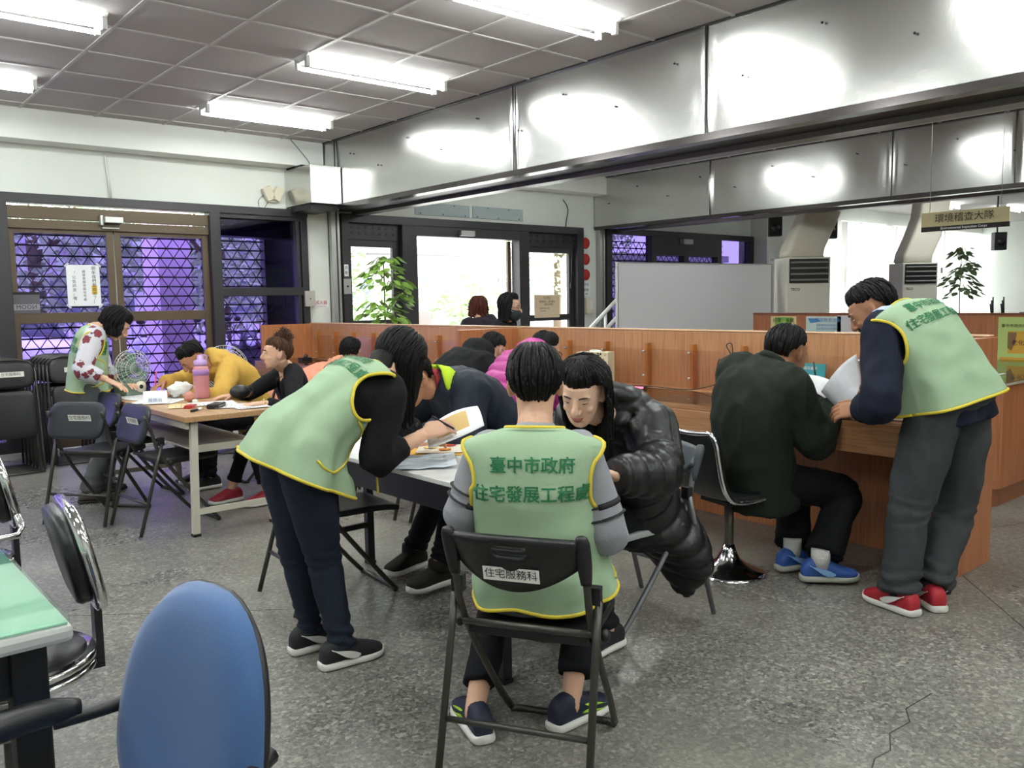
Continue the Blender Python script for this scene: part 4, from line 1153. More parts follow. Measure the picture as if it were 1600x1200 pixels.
def hair(P, parent, org, m, length=0.0, front=58, side=92, back=128, seed=1, puff=.014, name='hair', fall=None, part=False, rough=1.0, locks=140, bang=None, inward=.0, hang0=56):
    """Cap over the cranium that follows a hairline, then hangs freely by `length`."""
    s = P.hs; f, l, u = P.hf, P.hl, P.hu; C = P.head + (f * -.014 + u * .030) * s
    A = (.094 + puff, .076 + puff, .086 + puff)
    g = Vector(fall) if fall is not None else Vector((0, 0, -1))
    NP, NT, NH = 120, 16, 14 if length else 0
    def lim(ph):
        a = abs(ph) / PI * 180
        if a < 50: t = front
        elif a < 85: t = front + (side - front) * (a - 50) / 35
        elif a < 100: t = side
        else: t = side + (back - side) * min(1, (a - 100) / 35)
        if bang and a < 58: t = bang
        return math.radians(t)
    def surf(th, ph, k=1.0):
        sp = max(0.0, math.sin(th))
        return C + (f * (A[0] * sp * math.cos(ph)) + l * (A[1] * sp * math.sin(ph)) + u * (A[2] * math.cos(th))) * s * k
    V = []; F = []; rows = NT + 1 + NH
    ends = []
    for i in range(NP):
        ph = -PI + 2 * PI * i / NP
        tl = lim(ph) * (1 + .04 * noise.noise(Vector((ph * 5, seed, 0)))) * (1 if length else 1 + .05 * rough * noise.noise(Vector((ph * 9, seed, 3))))
        prev = None
        for j in range(NT + 1):
            t = j / NT; th = tl * (.02 + .98 * t)
            gro = 1 + rough * .05 * min(1, t * 2) * noise.noise(Vector((ph * 7, th * 1.1, seed))) + rough * .035 * min(1, t * 2) * noise.noise(Vector((ph * 22, th * .8, seed + 4)))
            p = surf(th, ph, gro if True else 1)
            if not NH or abs(ph) / PI * 180 < 60: p = C + (p - C) * (1 - (puff + .004) / .085 * (.8 if abs(ph) / PI * 180 < 100 else .22) * (max(0.0, t - .5) / .5) ** 2)
            if part: p -= u * .010 * s * math.exp(-(ph * 1.0 / .25) ** 2) * (1 - t)
            V.append(p)
        a_ = abs(ph) / PI * 180
        if NH:
            hang = length * (0 if a_ < hang0 else min(1, (a_ - hang0) / 22))
            if bang and a_ < 58: hang = .0
            hang *= s * (1 + .10 * noise.noise(Vector((ph * 6, seed, 9))))
            p = V[-1]; tg = (V[-1] - V[-2]).normalized(); out = (p - C).normalized()
            for j in range(1, NH + 1):
                k = min(1, j / 4.0); d = (tg * (1 - k) + g * k - out * inward * k).normalized()
                p = p + d * hang / NH
                q = p + out * (.010 * rough * noise.noise(Vector((ph * 14, j * .18, seed + 2)))) * s
                V.append(q)
    for i in range(NP):
        k = (i + 1) % NP
        for j in range(rows - 1):
            F.append((i * rows + j, i * rows + j + 1, k * rows + j + 1, k * rows + j))
    F.append(tuple(i * rows for i in range(NP)))
    b = MB(); b.add(V, F)
    rnd = random.Random(seed)
    for q in range(locks):
        i = rnd.randrange(NP); j0 = rnd.randrange(2, NT - 2); pts = []
        sway = rnd.uniform(-.6, .6)
        a_ = abs(-PI + 2 * PI * i / NP) / PI * 180
        last = rows - 1 if NH and a_ > 75 else NT
        for j in range(j0, last + 1, 2):
            ii = (i + int(round(sway * (j - j0) * .35))) % NP
            p = V[ii * rows + j]; o_ = (p - C).normalized(); pts.append(p + o_ * .002 * s)
        if len(pts) < 3: continue
        o_ = (pts[-1] - pts[-2]); pts.append(pts[-1] + (o_.normalized() if o_.length > 1e-6 else g) * .012 * s)
        n_ = len(pts); b.tube(pts, [(.0035 + .002 * rnd.random()) * s * (1 - .85 * (k / (n_ - 1)) ** 2) for k in range(n_)], 5, 0)
    ob = b.build(name, m, parent, org)
    md = ob.modifiers.new('solid', 'SOLIDIFY'); md.thickness = .006 * s; md.offset = -1
    return ob

def shoe(P, i, parent, org, m, msole, style='sneaker', marks=None):
    s = P.s; f = P.ft[i]; l = Vector((-f.y, f.x, 0)); g = Vector((P.an[i].x, P.an[i].y, 0)); Z = Vector((0, 0, 1)); sg = 1 if i == 0 else -1
    dz = max(0, P.an[i].z - .085 * s)
    g = g + Z * dz
    pr = [(-.088, .018, .050), (-.078, .032, .078), (-.05, .037, .098), (-.01, .038, .102), (.04, .041, .088), (.085, .046, .068), (.125, .046, .054), (.155, .038, .044), (.172, .018, .034)]
    if style == 'loafer': pr = [(a, b_, h * (.8 if a < .05 else .92)) for a, b_, h in pr]
    b = MB(); b.loft([(g + f * a * s + Z * (h / 2 + .010) * s + l * sg * -.004 * s, l * w_ * s, Z * (h / 2) * s) for a, w_, h in pr], 18, 3, ex=2.5)
    if style == 'high': b.tube([g + Z * .08 * s, P.an[i] + Z * .045 * s], [.050 * s, .047 * s], 14)
    ob = b.build('shoe', m, parent, org)
    b = MB()
    th = .030 if style in ('sneaker', 'high') else .016
    b.loft([(g + f * a * s + Z * (th * .5 + z) * s + l * sg * -.004 * s, l * (w_ + .004) * s, Z * th * .5 * s) for a, w_, z in [(-.094, .016, .004), (-.083, .033, .001), (-.04, .039, 0), (.04, .042, 0), (.10, .049, 0), (.14, .044, .002), (.165, .030, .006), (.178, .012, .010)]], 18, 3, ex=4)
    b.build('sole', msole, ob, org, label='pale sole')
    b = MB()
    for k in range(4):
        a = .012 + k * .021; h = .098 - k * .010
        b.tube([g + (f * a - l * .024 + Z * (h - .006)) * s, g + (f * (a + .006) + Z * (h + .010)) * s, g + (f * a + l * .024 + Z * (h - .006)) * s], .0032 * s, 5, sub=2)
    if style != 'loafer': b.build('laces', marks['lace'] if marks and 'lace' in marks else m, ob, org)
    if marks and 'swoosh' in marks:
        for side in (-1, 1):
            b = MB(); P1_, P2_ = [], []
            for k in range(9):
                t = k / 8; a = -.045 + .11 * t; h = .045 + .035 * (abs(t - .62) ** 1.6 if t > .0 else 0) * 1.2 + (.020 * max(0, (.35 - t)) * -1); wdt = .016 * math.sin(PI * min(1, t * 1.15 + .02)) ** .8 * (1 - t) ** .5 + .002
                h = .040 + .045 * (t ** 1.5)
                y = (.0395 + .004 * math.sin(PI * t)) * side - sg * .004
                P1_.append(g + (f * (.06 - .12 * t) + l * y + Z * (h - wdt)) * s); P2_.append(g + (f * (.06 - .12 * t) + l * y * .97 + Z * (h + wdt)) * s)
            o_ = l * side * .004 * s
            for k in range(8): b.add([P1_[k] + o_, P1_[k + 1] + o_, P2_[k + 1] + o_, P2_[k] + o_], [(0, 1, 2, 3)], 0, False)
            b.build('swoosh_mark', marks['swoosh'], ob, org, solid=.003, soff=0)
    if marks and 'lime' in marks:
        for side in (-1, 1):
            b = MB(); b.loft([(g + (f * a + l * (side * w_ - sg * .004) + Z * h) * s, f * .004 * s, Z * r_ * s) for a, w_, h, r_ in [(.0, .036, .055, .010), (.04, .040, .052, .018), (.09, .045, .042, .016), (.125, .045, .036, .006)]], 10, 3)
            b.build('lime_patch', marks['lime'], ob, org)
        b = MB(); b.loft([(g + (f * a + Z * h) * s, l * w_ * s, Z * .012 * s) for a, w_, h in [(.10, .040, .050), (.14, .040, .042), (.168, .022, .034)]], 12, 3); b.build('toe_patch', marks['toe'], ob, org)
    return ob

def trousers(P, parent, org, m, r=(.098, .088, .066, .060, .056), name='trousers', seed=1, amp=.006, low=.06, waist=.22):
    s = P.s; q = MB()
    q.loft(torso_rings(P, [(-.16, .13, .10, .10, 0), (-.05, .168, .125, .135, 0), (.05, .172, .125, .13, 0), (waist, .155, .115, .108, 0)]), 24, 3)
    for i in (0, 1):
        h, k, a = P.hip[i], P.kn[i], P.an[i]
        a2 = a + (k - a).normalized() * (low - .05)
        add_limb(q, [lerp(P.pel, h, .8) + Vector((0, 0, .02)), h, lerp(h, k, .45), k, lerp(k, a2, .4), lerp(k, a2, .8), a2], [r[0] * s, r[0] * s, r[1] * s, r[2] * s, r[3] * s, r[4] * s, r[4] * 1.04 * s])
    V, N, F = remesh(q, .011, 3)
    # gathers near the knee and ankle
    for v_i, p in enumerate(V):
        for i in (0, 1):
            for c_, rad, am in ((P.kn[i], .13, 1.0), (P.an[i], .16, 1.4)):
                d = (p - c_).length
                if d < rad: V[v_i] = V[v_i] + N[v_i] * amp * am * (1 - d / rad) * math.sin(p.z * 130 + 6 * noise.noise(p * 9) + seed)
    fold(V, N, amp, 8, 4, seed)
    b = MB(); b.add(V, F); return b.build(name, m, parent, org)

def top(P, parent, org, m, table, r=(.082, .062, .05), name='jacket', seed=1, amp=.008, cuffs=(1, 1), quilt=None, hood=None, extra=None, kz=6, mats=None, vox=.0105, vneck=0):
    q = MB(); q.loft(torso_rings(P, table), 28, 4, ex=2.3)
    for i in (0, 1):
        if P.wr[i] is not None: sleeve(q, P, i, r, cuffs[i])
    if extra: extra(q)
    V, N, F = remesh(q, vox, 3)
    if quilt:
        for i, p in enumerate(V):
            # puffer baffles: ribs along the nearest limb axis
            best = None
            for a in (0, 1):
                if P.wr[a] is None: continue
                for s0, s1, off in ((P.sh[a], P.el[a], 0), (P.el[a], P.wr[a], (P.el[a] - P.sh[a]).length)):
                    d = s1 - s0; t = max(0, min(1, (p - s0).dot(d) / d.length_squared)); ds = (p - (s0 + d * t)).length
                    if best is None or ds < best[0]: best = (ds, off + t * d.length)
            c, l, f, T = P.frame(.5)
            if best and best[0] < .095 * P.s: x = best[1]
            else: x = (p - c).dot(T)
            V[i] = p + N[i] * quilt[0] * (abs(math.sin(PI * x / quilt[1] + noise.noise(p * 4) * .35)) ** .6 - .5)
    fold(V, N, amp, 9, kz, seed)
    if vneck:
        c, l, f, T = P.frame(.86); keep = []
        for fc in F:
            d = V[fc[0]] - c; z = d.dot(T)
            if not (d.dot(f) > .015 and z > -vneck and abs(d.dot(l)) < .008 + (z + vneck) * .55): keep.append(fc)
        F = keep
    b = MB(); b.add(V, F); ob = b.build(name, mats or m, parent, org)
    return ob, (V, F)

def vest(P, parent, org, text=True, seed=1, open_front=False, armr=(.11, .115), table=T_VEST, tsize=.058, front_text=None, grow=0.0, tu=(.72, .60), flare=.05):
    NS = 72
    rings = torso_rings(P, table, grow)
    V, F0 = loft(rings, NS, 7, False, 2.35)
    L = len(V) // NS
    o = Vector((seed * 3.1, seed, 0))
    C = crv([r[0] for r in rings], 7)
    for i, p in enumerate(V):
        r_ = i // NS; t = r_ / (L - 1); d = (p - C[r_]); d.normalize()
        an = 2 * PI * (i % NS) / NS
        w_ = flare * (1 - t) ** 2 * math.sin(an * 5 + seed * 2 + 2 * noise.noise(Vector((an, seed, 0)))) * .35
        tf = .2 if text and d.dot(P.f0) < -.25 and .45 < t < .93 else 1.0
        wr = tf * .008 * (1 - abs(noise.noise(p * 6 + o)) * 2.4) + tf * .003 * noise.noise(p * 13 + o)
        V[i] = p + d * (w_ + wr) * P.s
    kill = set(); loops = []
    # armholes
    for i in (0, 1):
        if P.el[i] is None: continue
        sg = 1 if i == 0 else -1
        c, l, f, T = P.frame(.735); c = c + f * .004
        for k, fc in enumerate(F0):
            p = sum((V[a] for a in fc), Vector()) / len(fc) - c
            a, b_, z = p.dot(l) * sg, p.dot(f), p.dot(T)
            if a > .10 * P.s and (b_ / (armr[1] * P.s * .72)) ** 2 + (z / (armr[0] * P.s)) ** 2 < 1: kill.add(k)
        loops.append((c, l * sg, f, T))
    bv0 = BVHTree.FromPolygons(V, F0)
    if open_front:
        for k, fc in enumerate(F0):
            p = sum((V[a] for a in fc), Vector()) / len(fc)
            best = min(range(0, L, 3), key=lambda r_: (p - C[r_]).length); t = best / (L - 1)
            c, l, f, T = P.frame(table[0][0] + (table[-1][0] - table[0][0]) * t)
            d = p - C[best]
            if d.dot(f) > 0.02 and abs(d.dot(l)) < (.010 + .075 * max(0, t - .45) / .55) * P.s: kill.add(k)
    b = MB(); b.add(V, [fc[::-1] for k, fc in enumerate(F0) if k not in kill])
    ob = b.build('vest', M_vest, parent, org, solid=.004)
    pp = MB()
    for c, a, f, T in loops:
        pts = []
        for k in range(41):
            t = 2 * PI * k / 40
            p = c + f * math.cos(t) * armr[1] * .72 * P.s + T * math.sin(t) * armr[0] * P.s
            h = bv0.ray_cast(p + a * .5, -a, .48)
            if h[0] is not None: pts.append(h[0] + a * .001)
            elif len(pts) > 1: pts.append(p + a * (pts[-1] - c).dot(a))
        if len(pts) > 8: pp.tube(pts, .0068 * P.s, 7)
    hem = [V[k] for k in range(NS)] + [V[0]]; pp.tube(hem, .0062 * P.s, 7)
    nk = [V[(L - 1) * NS + k] for k in range(NS)] + [V[(L - 1) * NS]]; pp.tube(nk, .006 * P.s, 7)
    # side pockets with rounded yellow edge
    for sg in (1, -1):
        c, l, f, T = P.frame(.16); pts = []
        for k in range(15):
            t = k / 14; uu = [(.00, .19), (.06, .19), (.11, .14), (.12, .03), (.10, -.06), (.03, -.09), (-.02, -.09)]
            x = t * 6; i0 = min(5, int(x)); q0, q1 = Vector(uu[i0] + (0,)), Vector(uu[i0 + 1] + (0,)); q_ = lerp(q0, q1, x - i0)
            p = c + f * (.03 + q_.x * .9) * P.s + T * (q_.y * .75) * P.s + l * sg * .5
            h = bv0.ray_cast(p, -l * sg, .6)
            if h[0] is not None: pts.append(h[0] + l * sg * .001)
        if len(pts) > 3: pp.tube(pts, .005 * P.s, 6)
    pp.build('piping', M_pipe, ob, org, label='yellow edging')
    if text:
        t = MB(); bv = BVHTree.FromPolygons(V, [fc for k, fc in enumerate(F0) if k not in kill])
        for txt, u in (('臺中市政府', tu[0]), ('住宅發展工程處', tu[1])):
            c, l, f, T = P.frame(u)
            write_on(t, txt, tsize * P.s, c, -l, T, bv, 0, .0050, .0008)
        if t.v: t.build('back_lettering', M_green_ink, ob, org)
    if front_text:
        t = MB(); bv = BVHTree.FromPolygons(V, [fc for k, fc in enumerate(F0) if k not in kill])
        for sg, chars in front_text:
            for k, ch in enumerate(chars):
                c, l, f, T = P.frame(.78 - .13 * k)
                dd = (l * sg * .62 + f * .78).normalized(); rr = T.cross(dd) * 1
                write_on(t, ch, .062 * P.s, c + l * sg * .075 * P.s, rr, T, bv, 0, .0035, .001)
        if t.v: t.build('front_lettering', M_green_ink, ob, org)
    return ob

def glasses(P, parent, org, m=None):
    s = P.hs; c, f, l, u = P.head, P.hf, P.hl, P.hu; X = lambda a, b_, z: c + (f * a + l * b_ + u * z) * s
    b = MB()
    for sg in (-1, 1):
        pts = [X(.106 - .2 * (.034 - .026 * math.cos(t)) ** 1 * .12, sg * (.033 + .025 * math.cos(t)), .006 + .018 * math.sin(t)) for t in [2 * PI * k / 16 for k in range(17)]]
        b.tube(pts, .0018 * s, 5)
        b.tube([X(.100, sg * .058, .010), X(.05, sg * .078, .012), X(-.012, sg * .082, .008)], .0018 * s, 5)
    b.tube([X(.106, -.008, .008), X(.108, .008, .008)], .0016 * s, 5)
    return b.build('glasses', m or M_black, parent, org)

def core_body(P, skin, label, hands=True, bare=(0, 0), headvox=.0048, cat='person', group=None, eyes=.75, smile=0.0):
    """The body itself, one object: head, trunk, limbs and hands."""
    b = MB(); s = P.s
    make_head(b, P, headvox, eyes, smile)
    q = MB(); q.loft(torso_rings(P, T_SLIM, -.022), 20, 2)
    for i in (0, 1):
        if P.wr[i] is not None:
            c, l, f, T = P.frame(.88); add_limb(q, [c + l * (.08 if i == 0 else -.08) * s, P.sh[i], P.el[i], lerp(P.el[i], P.wr[i], .4), P.wr[i]], [.05 * s, .05 * s, .038 * s, .036 * s, .025 * s])
        if P.an[i] is not None:
            add_limb(q, [P.hip[i], lerp(P.hip[i], P.kn[i], .5), P.kn[i], lerp(P.kn[i], P.an[i], .4), P.an[i], P.an[i] - Vector((0, 0, .03))], [.075 * s, .066 * s, .05 * s, .047 * s, .033 * s, .033 * s])
    V, N, F = remesh(q, .011, 2); b.add(V, F, 0)
    if hands:
        for i in (0, 1):
            if P.wr[i] is not None: make_hand(b, P.wr[i], P.hd[i], P.hn[i], -1 if i == 0 else 1, s * 1.02, P.curl[i])
    org = (P.pel.x, P.pel.y, 0)
    ob = b.build('person', [skin, M_lip, M_eyew, M_brow], None, org)
    tag(ob, label, 'person', group)
    return ob, org
# ------------------------------------------------------------------ whiteboard, hand rail, wall fittings
def V3(*a): return Vector(a)
A_, B_ = V3(7.19, 6.53, 0), V3(9.69, 6.17, 0)
dr = (B_ - A_).normalized(); Lw = (B_ - A_).length
t = thing('whiteboard', 'big blank whiteboard on a stand behind the long partition', 'whiteboard', ((A_ + B_) / 2), math.atan2(dr.y, dr.x))
b = MB(); b.b2((-Lw / 2, -.012, .70), (Lw / 2, .012, 1.80)); b.build('board', mat('board_white', '#dfe0e6', 0.35), t)
b = MB(); b.b2((-Lw / 2 - .015, -.02, .69), (-Lw / 2, .02, 1.812)); b.b2((Lw / 2, -.02, .69), (Lw / 2 + .015, .02, 1.812)); b.b2((-Lw / 2, -.02, 1.80), (Lw / 2, .02, 1.812)); b.b2((-Lw / 2, -.02, .68), (Lw / 2, .02, .70)); b.build('frame', M_alu, t)
for s in (-1, 1):
    b = MB(); b.b2((s * (Lw / 2 - .1) - .015, .021, .05), (s * (Lw / 2 - .1) + .015, .05, 1.5)); b.b2((s * (Lw / 2 - .1) - .02, -.28, .03), (s * (Lw / 2 - .1) + .02, .3, .06)); b.build('stand', M_alu, t)
t = thing('handrail', 'white slanting double handrail between the red dots and the whiteboard', 'handrail', (9.0, 8.5, 0))
for dz in (0, -.26):
    b = MB(); b.tube([(-.62, 0, .70 + dz), (.75, 0, 1.68 + dz)], .03, 8); b.build('rail', M_white, t)
for x in (-.55, .1, .7):
    b = MB(); b.tube([(x, 0, 0), (x, 0, .75 + (x + .55) * .715)], .022, 8); b.build('post', M_white, t)

# duct box at the beam end with emergency lamps
t = thing('duct_box', 'bright metal duct box where the steel beam meets the fascia', 'duct box', (4.66, 8.75, 2.46))
b = MB(); b.b2((-.19, -.26, .03), (.18, .36, .44)); b.build('casing', M_steel, t, bevel=.004)
b = MB(); b.b2((-.17, -.2, -.03), (.16, .35, .029)); b.build('outlet', M_black, t)
b = MB(); b.b2((-.16, .0, .441), (.16, .36, .47)); b.build('top_flange', M_black, t)
t = thing('emergency_light', 'cream twin head emergency light on the wall beside the metal duct box', 'emergency light', (4.30, WY, 2.60))
for s in (-1, 1):
    b = MB(); b.box((s * .055, -.06, .03), (.10, .06, .15), 0, Matrix.Rotation(s * .45, 3, 'Y')); b.build('lamp_head', M_cream, t, bevel=.008)
b = MB(); b.b2((-.05, -.04, -.06), (.05, 0, .0)); b.build('battery_box', M_cream, t)
b = MB(); b.tube([(-.09, -.03, .02), (-.16, -.02, -.06), (-.12, -.02, -.16), (-.04, -.02, -.05)], .003, 5, sub=4); b.build('cable', M_black, t)

# plates above the entrance
M_plate = mat('pale_blue_plate', '#a9b6b8', 0.6, var=.1, vscale=4)
for x0, x1, l in ((6.24, 7.12, 'pale blue grey metal plate above the entrance, left one'), (7.17, 8.07, 'pale blue grey metal plate above the entrance, right one')):
    t = thing('wall_plate', l, 'wall plate', ((x0 + x1) / 2, WY, 2.59), 0, 'plates above the entrance'); h = (x1 - x0) / 2
    b = MB(); b.b2((-h, -.014, -.08), (h, -.001, .08)); b.build('plate', M_plate, t, bevel=.003)
    for k in range(5):
        b = MB(); b.ell((-h + .08 + k * (2 * h - .16) / 4, -.014, .06 if k % 2 else -.06), (.009, 0, 0), (0, .005, 0), (0, 0, .009), 0, 8, 6); b.build('screw', M_ink, t)
b = MB(); b.tube([(8.86, WY - .01, 2.86), (8.95, WY - .02, 2.72), (8.90, WY - .02, 2.45), (8.93, WY - .11, 2.2), (8.91, WY - .11, 1.62)], .007, 5, sub=4); b.ell((8.91, WY - .11, 1.6), (.02, 0, 0), (0, .015, 0), (0, 0, .045))
tag(b.build('cable', M_black, origin=(8.9, WY, 1.6)), 'black cable dangling down the wall right of the entrance', 'cable')
# red dots and notice on the pillar
for z, l in ((2.24, 'topmost red round sticker on the white pillar'), (2.00, 'middle red round sticker on the white pillar'), (1.77, 'lowest red round sticker, just above the pillar notice')):
    b = MB(); b.tube([(0, -.006, 0), (0, 0, 0)], .085, 24); o = b.build('round_sticker', M_red); o.location = (9.30, WY - .031, z); tag(o, l, 'sticker', 'red dots on the pillar')
def flat_sign(name, label, cat, c, w_, h, face, m, lines, ink=None, th=.004, group=None, frame=None):
    """Thin printed sheet facing `face`; lines: (text, size, dx, dz, ink index)."""
    face = Vector(face).normalized(); R = Vector((0, 0, 1)).cross(face).normalized(); U = Vector((0, 0, 1)); c = Vector(c)
    b = MB(); P = [R * sx * w_ / 2 + U * sy * h / 2 for sx, sy in ((-1, -1), (1, -1), (1, 1), (-1, 1))]
    b.prism([p - face * th for p in P], face * th, 0)
    for t_, sz, dx, dz, ik_ in lines: write(b, t_, sz, R * dx + U * dz, R, U, ik_, .001)
    o = b.build(name, [m] + (ink or [M_ink]), origin=(0, 0, 0)); o.location = c
    return tag(o, label, cat, group)
flat_sign('notice', 'white notice with hand gestures below the red dots', 'notice', (9.31, WY - .035, 1.56), .17, .22, (0, -1, 0), M_paper, [('手勢', .05, 0, .06, 1), ('輕輕', .05, 0, -.02, 1), ('開關', .03, 0, -.08, 1)])
t = thing('wall_phone', 'cream wall box under the pillar notice', 'wall box', (9.33, WY - .03, 1.30))
b = MB(); b.b2((-.075, -.07, -.12), (.075, 0, .12)); b.build('case', M_cream, t, bevel=.01)
b = MB(); b.b2((.0, -.085, -.06), (.05, -.07, .09)); b.build('handset', M_white, t, bevel=.008)
flat_sign('fire_sign', 'small white sign with red lettering on the pillar left of the entrance', 'sign', (4.86, WY - .034, 1.40), .20, .085, (0, -1, 0), M_paper, [('滅火器', .052, 0, .012, 1), ('Fire Extinguisher', .018, 0, -.028, 1)], [M_red])
flat_sign('switch_label', 'white label reading auto beside the entrance, above the steel switch plate', 'label', (5.17, WY - .105, 1.79), .055, .14, (0, -1, 0), M_paper, [('自', .045, 0, .03, 1), ('動', .045, 0, -.03, 1)])
t = thing('switch_plate', 'steel key switch plate at the left entrance post', 'switch', (5.175, WY - .101, 1.60))
b = MB(); b.b2((-.05, -.012, -.09), (.05, 0, .09)); b.build('plate', M_alu, t, bevel=.002)
b = MB(); b.tube([(0, -.02, 0), (0, -.012, 0)], .012, 12); b.build('keyhole', M_black, t)
t = thing('switch_plate', 'grey switch box at the lower corner of the purple side window', 'switch', (4.69, WY - .071, 1.46))
b = MB(); b.b2((-.06, -.03, -.09), (.06, 0, .09)); b.build('plate', mat('grey_switch', '#b1aaa6', 0.5), t, bevel=.004)
b = MB(); b.tube([(0, -.034, 0), (0, -.03, 0)], .008, 10); b.build('button', M_black, t)
# notices
M_hi = mat('highlighter', '#e9c04a', 0.8)
b = MB(); face = Vector((0, -1, 0))
b.b2((-.15, -.004, -.20), (.15, 0, .20), 0)
for k, ch in enumerate('明年我們要搬家了！'): write(b, ch, .040, (.095, -.004, .165 - .041 * k), (1, 0, 0), (0, 0, 1), 1, .001)
for k, ch in enumerate('請留意都發局住宅處'): write(b, ch, .030, (.005, -.004, .135 - .034 * k), (1, 0, 0), (0, 0, 1), 1, .001)
for k, ch in enumerate('「公告訊息」喔！'): write(b, ch, .036, (-.085, -.004, .12 - .041 * k), (1, 0, 0), (0, 0, 1), 1, .001)
b.b2((.070, -.0046, -.085), (.120, -.0041, .0), 2)
for sx in (-1, 1):
    for sz in (-1, 1): b.box((sx * .145, -.005, sz * .20), (.05, .002, .018), 3, Matrix.Rotation(sx * sz * .8, 3, 'Y'))
o = b.build('notice', [M_paper, M_ink, M_hi, mat('tape', '#c9c6d8', 0.4)]); o.location = (2.30, WY - .014, 1.615); tag(o, 'white notice with columns of characters taped on the left glass door leaf', 'notice')
flat_sign('opening_notice', 'beige notice paper on the glass right of the entrance', 'notice', (8.50, WY - .025, 1.31), .50, .33, (0, -1, 0), mat('beige_paper', '#d6c0a2', 0.8), [('【公告】', .045, -.0, .12, 1), ('辦理收件，請至櫃台', .035, 0, .065, 1), ('請依序排隊', .035, .03, .025, 1), ('謝謝您的配合與協助', .022, -.05, -.03, 1), ('臺中市政府', .02, -.08, -.07, 1)])
b = MB(); b.b2((-.115, -.004, -.10), (.115, 0, .10), 0); b.b2((-.11, -.005, .075), (.115, -.0041, .10), 1); b.b2((-.11, -.005, -.07), (.11, -.0041, -.015), 2)
write(b, 'NOOM', .055, (0, -.0052, -.043), (-1, 0, 0), (0, 0, 1), 1, -.001)
o = b.build('door_sign', [mat('grey_sign', '#56545c', 0.5), M_ink, mat('pale_band', '#8d8a92', 0.5)]); o.location = (1.79, WY - .014, 1.455); tag(o, 'small dark grey sign at the lower left of the left door leaf', 'sign')
# notice board outside the entrance
t = thing('notice_board', 'pale pinkish notice board standing outside the entrance', 'board', (7.25, 10.6, -.06))
b = MB(); b.b2((-.24, -.02, .9), (.24, .02, 1.32)); b.build('panel', mat('pink_board', '#c9b3b0', 0.7), t)
for s in (-1, 1):
    b = MB(); b.b2((s * .2 - .015, -.02, 0), (s * .2 + .015, .02, .9)); b.build('leg', M_alu, t)

# hanging sign
t = thing('hanging_sign', 'cream hanging sign with black characters and English underneath, upper right', 'sign', (7.5, 2.965, 2.0))
b = MB(); R, U = Vector((0, -1, 0)), Vector((0, 0, 1))
b.b2((-.008, -.345, -.035), (.008, .345, .085), 0); b.b2((-.0085, -.345, -.075), (.0085, .345, -.0351), 1)
write(b, '環境稽查大隊', .078, (-.009, 0, .026), R, U, 1, .003, .0012); write(b, 'Environmental Inspection Corps', .028, (-.009, 0, -.054), R, U, 2, .003, .0006)
b.build('board', [mat('cream_board', '#d9cfa0', 0.5), mat('sign_black', '#1b1714', 0.5), M_paper], t)
for s in (-1, 1):
    b = MB(); b.tube([(0, s * .28, .085), (0, s * .28, 1.21)], .0025, 5); b.build('hanging_wire', M_alu, t)

# posters on the second counter wall
def poster(label, y, w_, z0, z1, base, build):
    b = MB(); b.b2((-.003, -w_ / 2, z0), (0, w_ / 2, z1), 0)
    build(b, w_); o = b.build('poster', [base, M_ink, mat('poster_red', '#b8433a', .6), mat('poster_blue', '#4a86c0', .6), mat('poster_green', '#7fae4a', .6), mat('poster_brown', '#8a6a44', .6), mat('poster_gold', '#d9a63c', .6)]); o.location = (7.997, y, 0)
    return tag(o, label, 'poster', 'posters on the far counter wall')
RR, UU = Vector((0, -1, 0)), Vector((0, 0, 1))
def band(b, y0, y1, z0, z1, m): b.b2((-.0036, y0, z0), (-.0031, y1, z1), m)
def p1(b, w_):
    band(b, -.1, .1, 1.10, 1.18, 4); band(b, -.13, .13, .98, 1.08, 2); write(b, '好康．永續', .05, (-.0036, 0, 1.145), RR, UU, 1, .001); write(b, '心得分享', .045, (-.0036, 0, 1.05), RR, UU, 1, .001)
poster('cream poster with gold lettering just right of the whiteboard', 4.93, .30, .70, 1.19, mat('poster_cream', '#e3cf9a', .6), p1)
def p2(b, w_):
    b.prism([(-.0036, .17, 1.17), (-.0036, .07, 1.17), (-.0036, .02, 1.14), (-.0036, .14, 1.12)], (.0004, 0, 0), 3); write(b, '環境教育活動', .045, (-.0036, -.05, 1.15), RR, UU, 3, .001)
    for k in range(3): write(b, '愛護環境從你我開始', .026, (-.0036, -.04, 1.10 - .035 * k), RR, UU, 3, .001)
    for k in range(4): band(b, .12 - .09 * k, .17 - .09 * k, .90, .97, (2, 5, 3, 2)[k])
poster('pale blue poster with small figures along its foot', 4.48, .38, .70, 1.19, mat('poster_pale', '#c9dcd8', .6), p2)
def p3(b, w_):
    write(b, 'THE', .075, (-.0036, .06, .96), RR, UU, 1, .001, .002); b.tube([(-.0036, -.12, 1.12), (-.0031, -.12, 1.12)], .13, 24, 1)
poster('white poster with THE in bold and a black disc', 4.12, .42, .70, 1.20, mat('poster_white', '#d3d2d6', .6), p3)
def p4(b, w_):
    write(b, '臺中市政府環境保護局', .033, (-.0036, 0, 1.115), RR, UU, 1, .001, .0008)
    band(b, -.13, .11, .88, 1.07, 6); b.prism([(-.0038, .11, 1.06), (-.0038, .04, 1.06), (-.0038, .05, .97), (-.0038, .08, .90), (-.0038, .11, .93)], (.0004, 0, 0), 5); write(b, '老化證書', .05, (-.0038, -.02, .97), RR, UU, 1, .001, .001)
    band(b, -.18, .18, .70, .80, 4); band(b, -.17, .17, .82, .845, 6)
poster('green poster with characters and a scroll at the right edge', 2.66, .38, .70, 1.19, mat('poster_lime', '#b9cf7c', .6), p4)
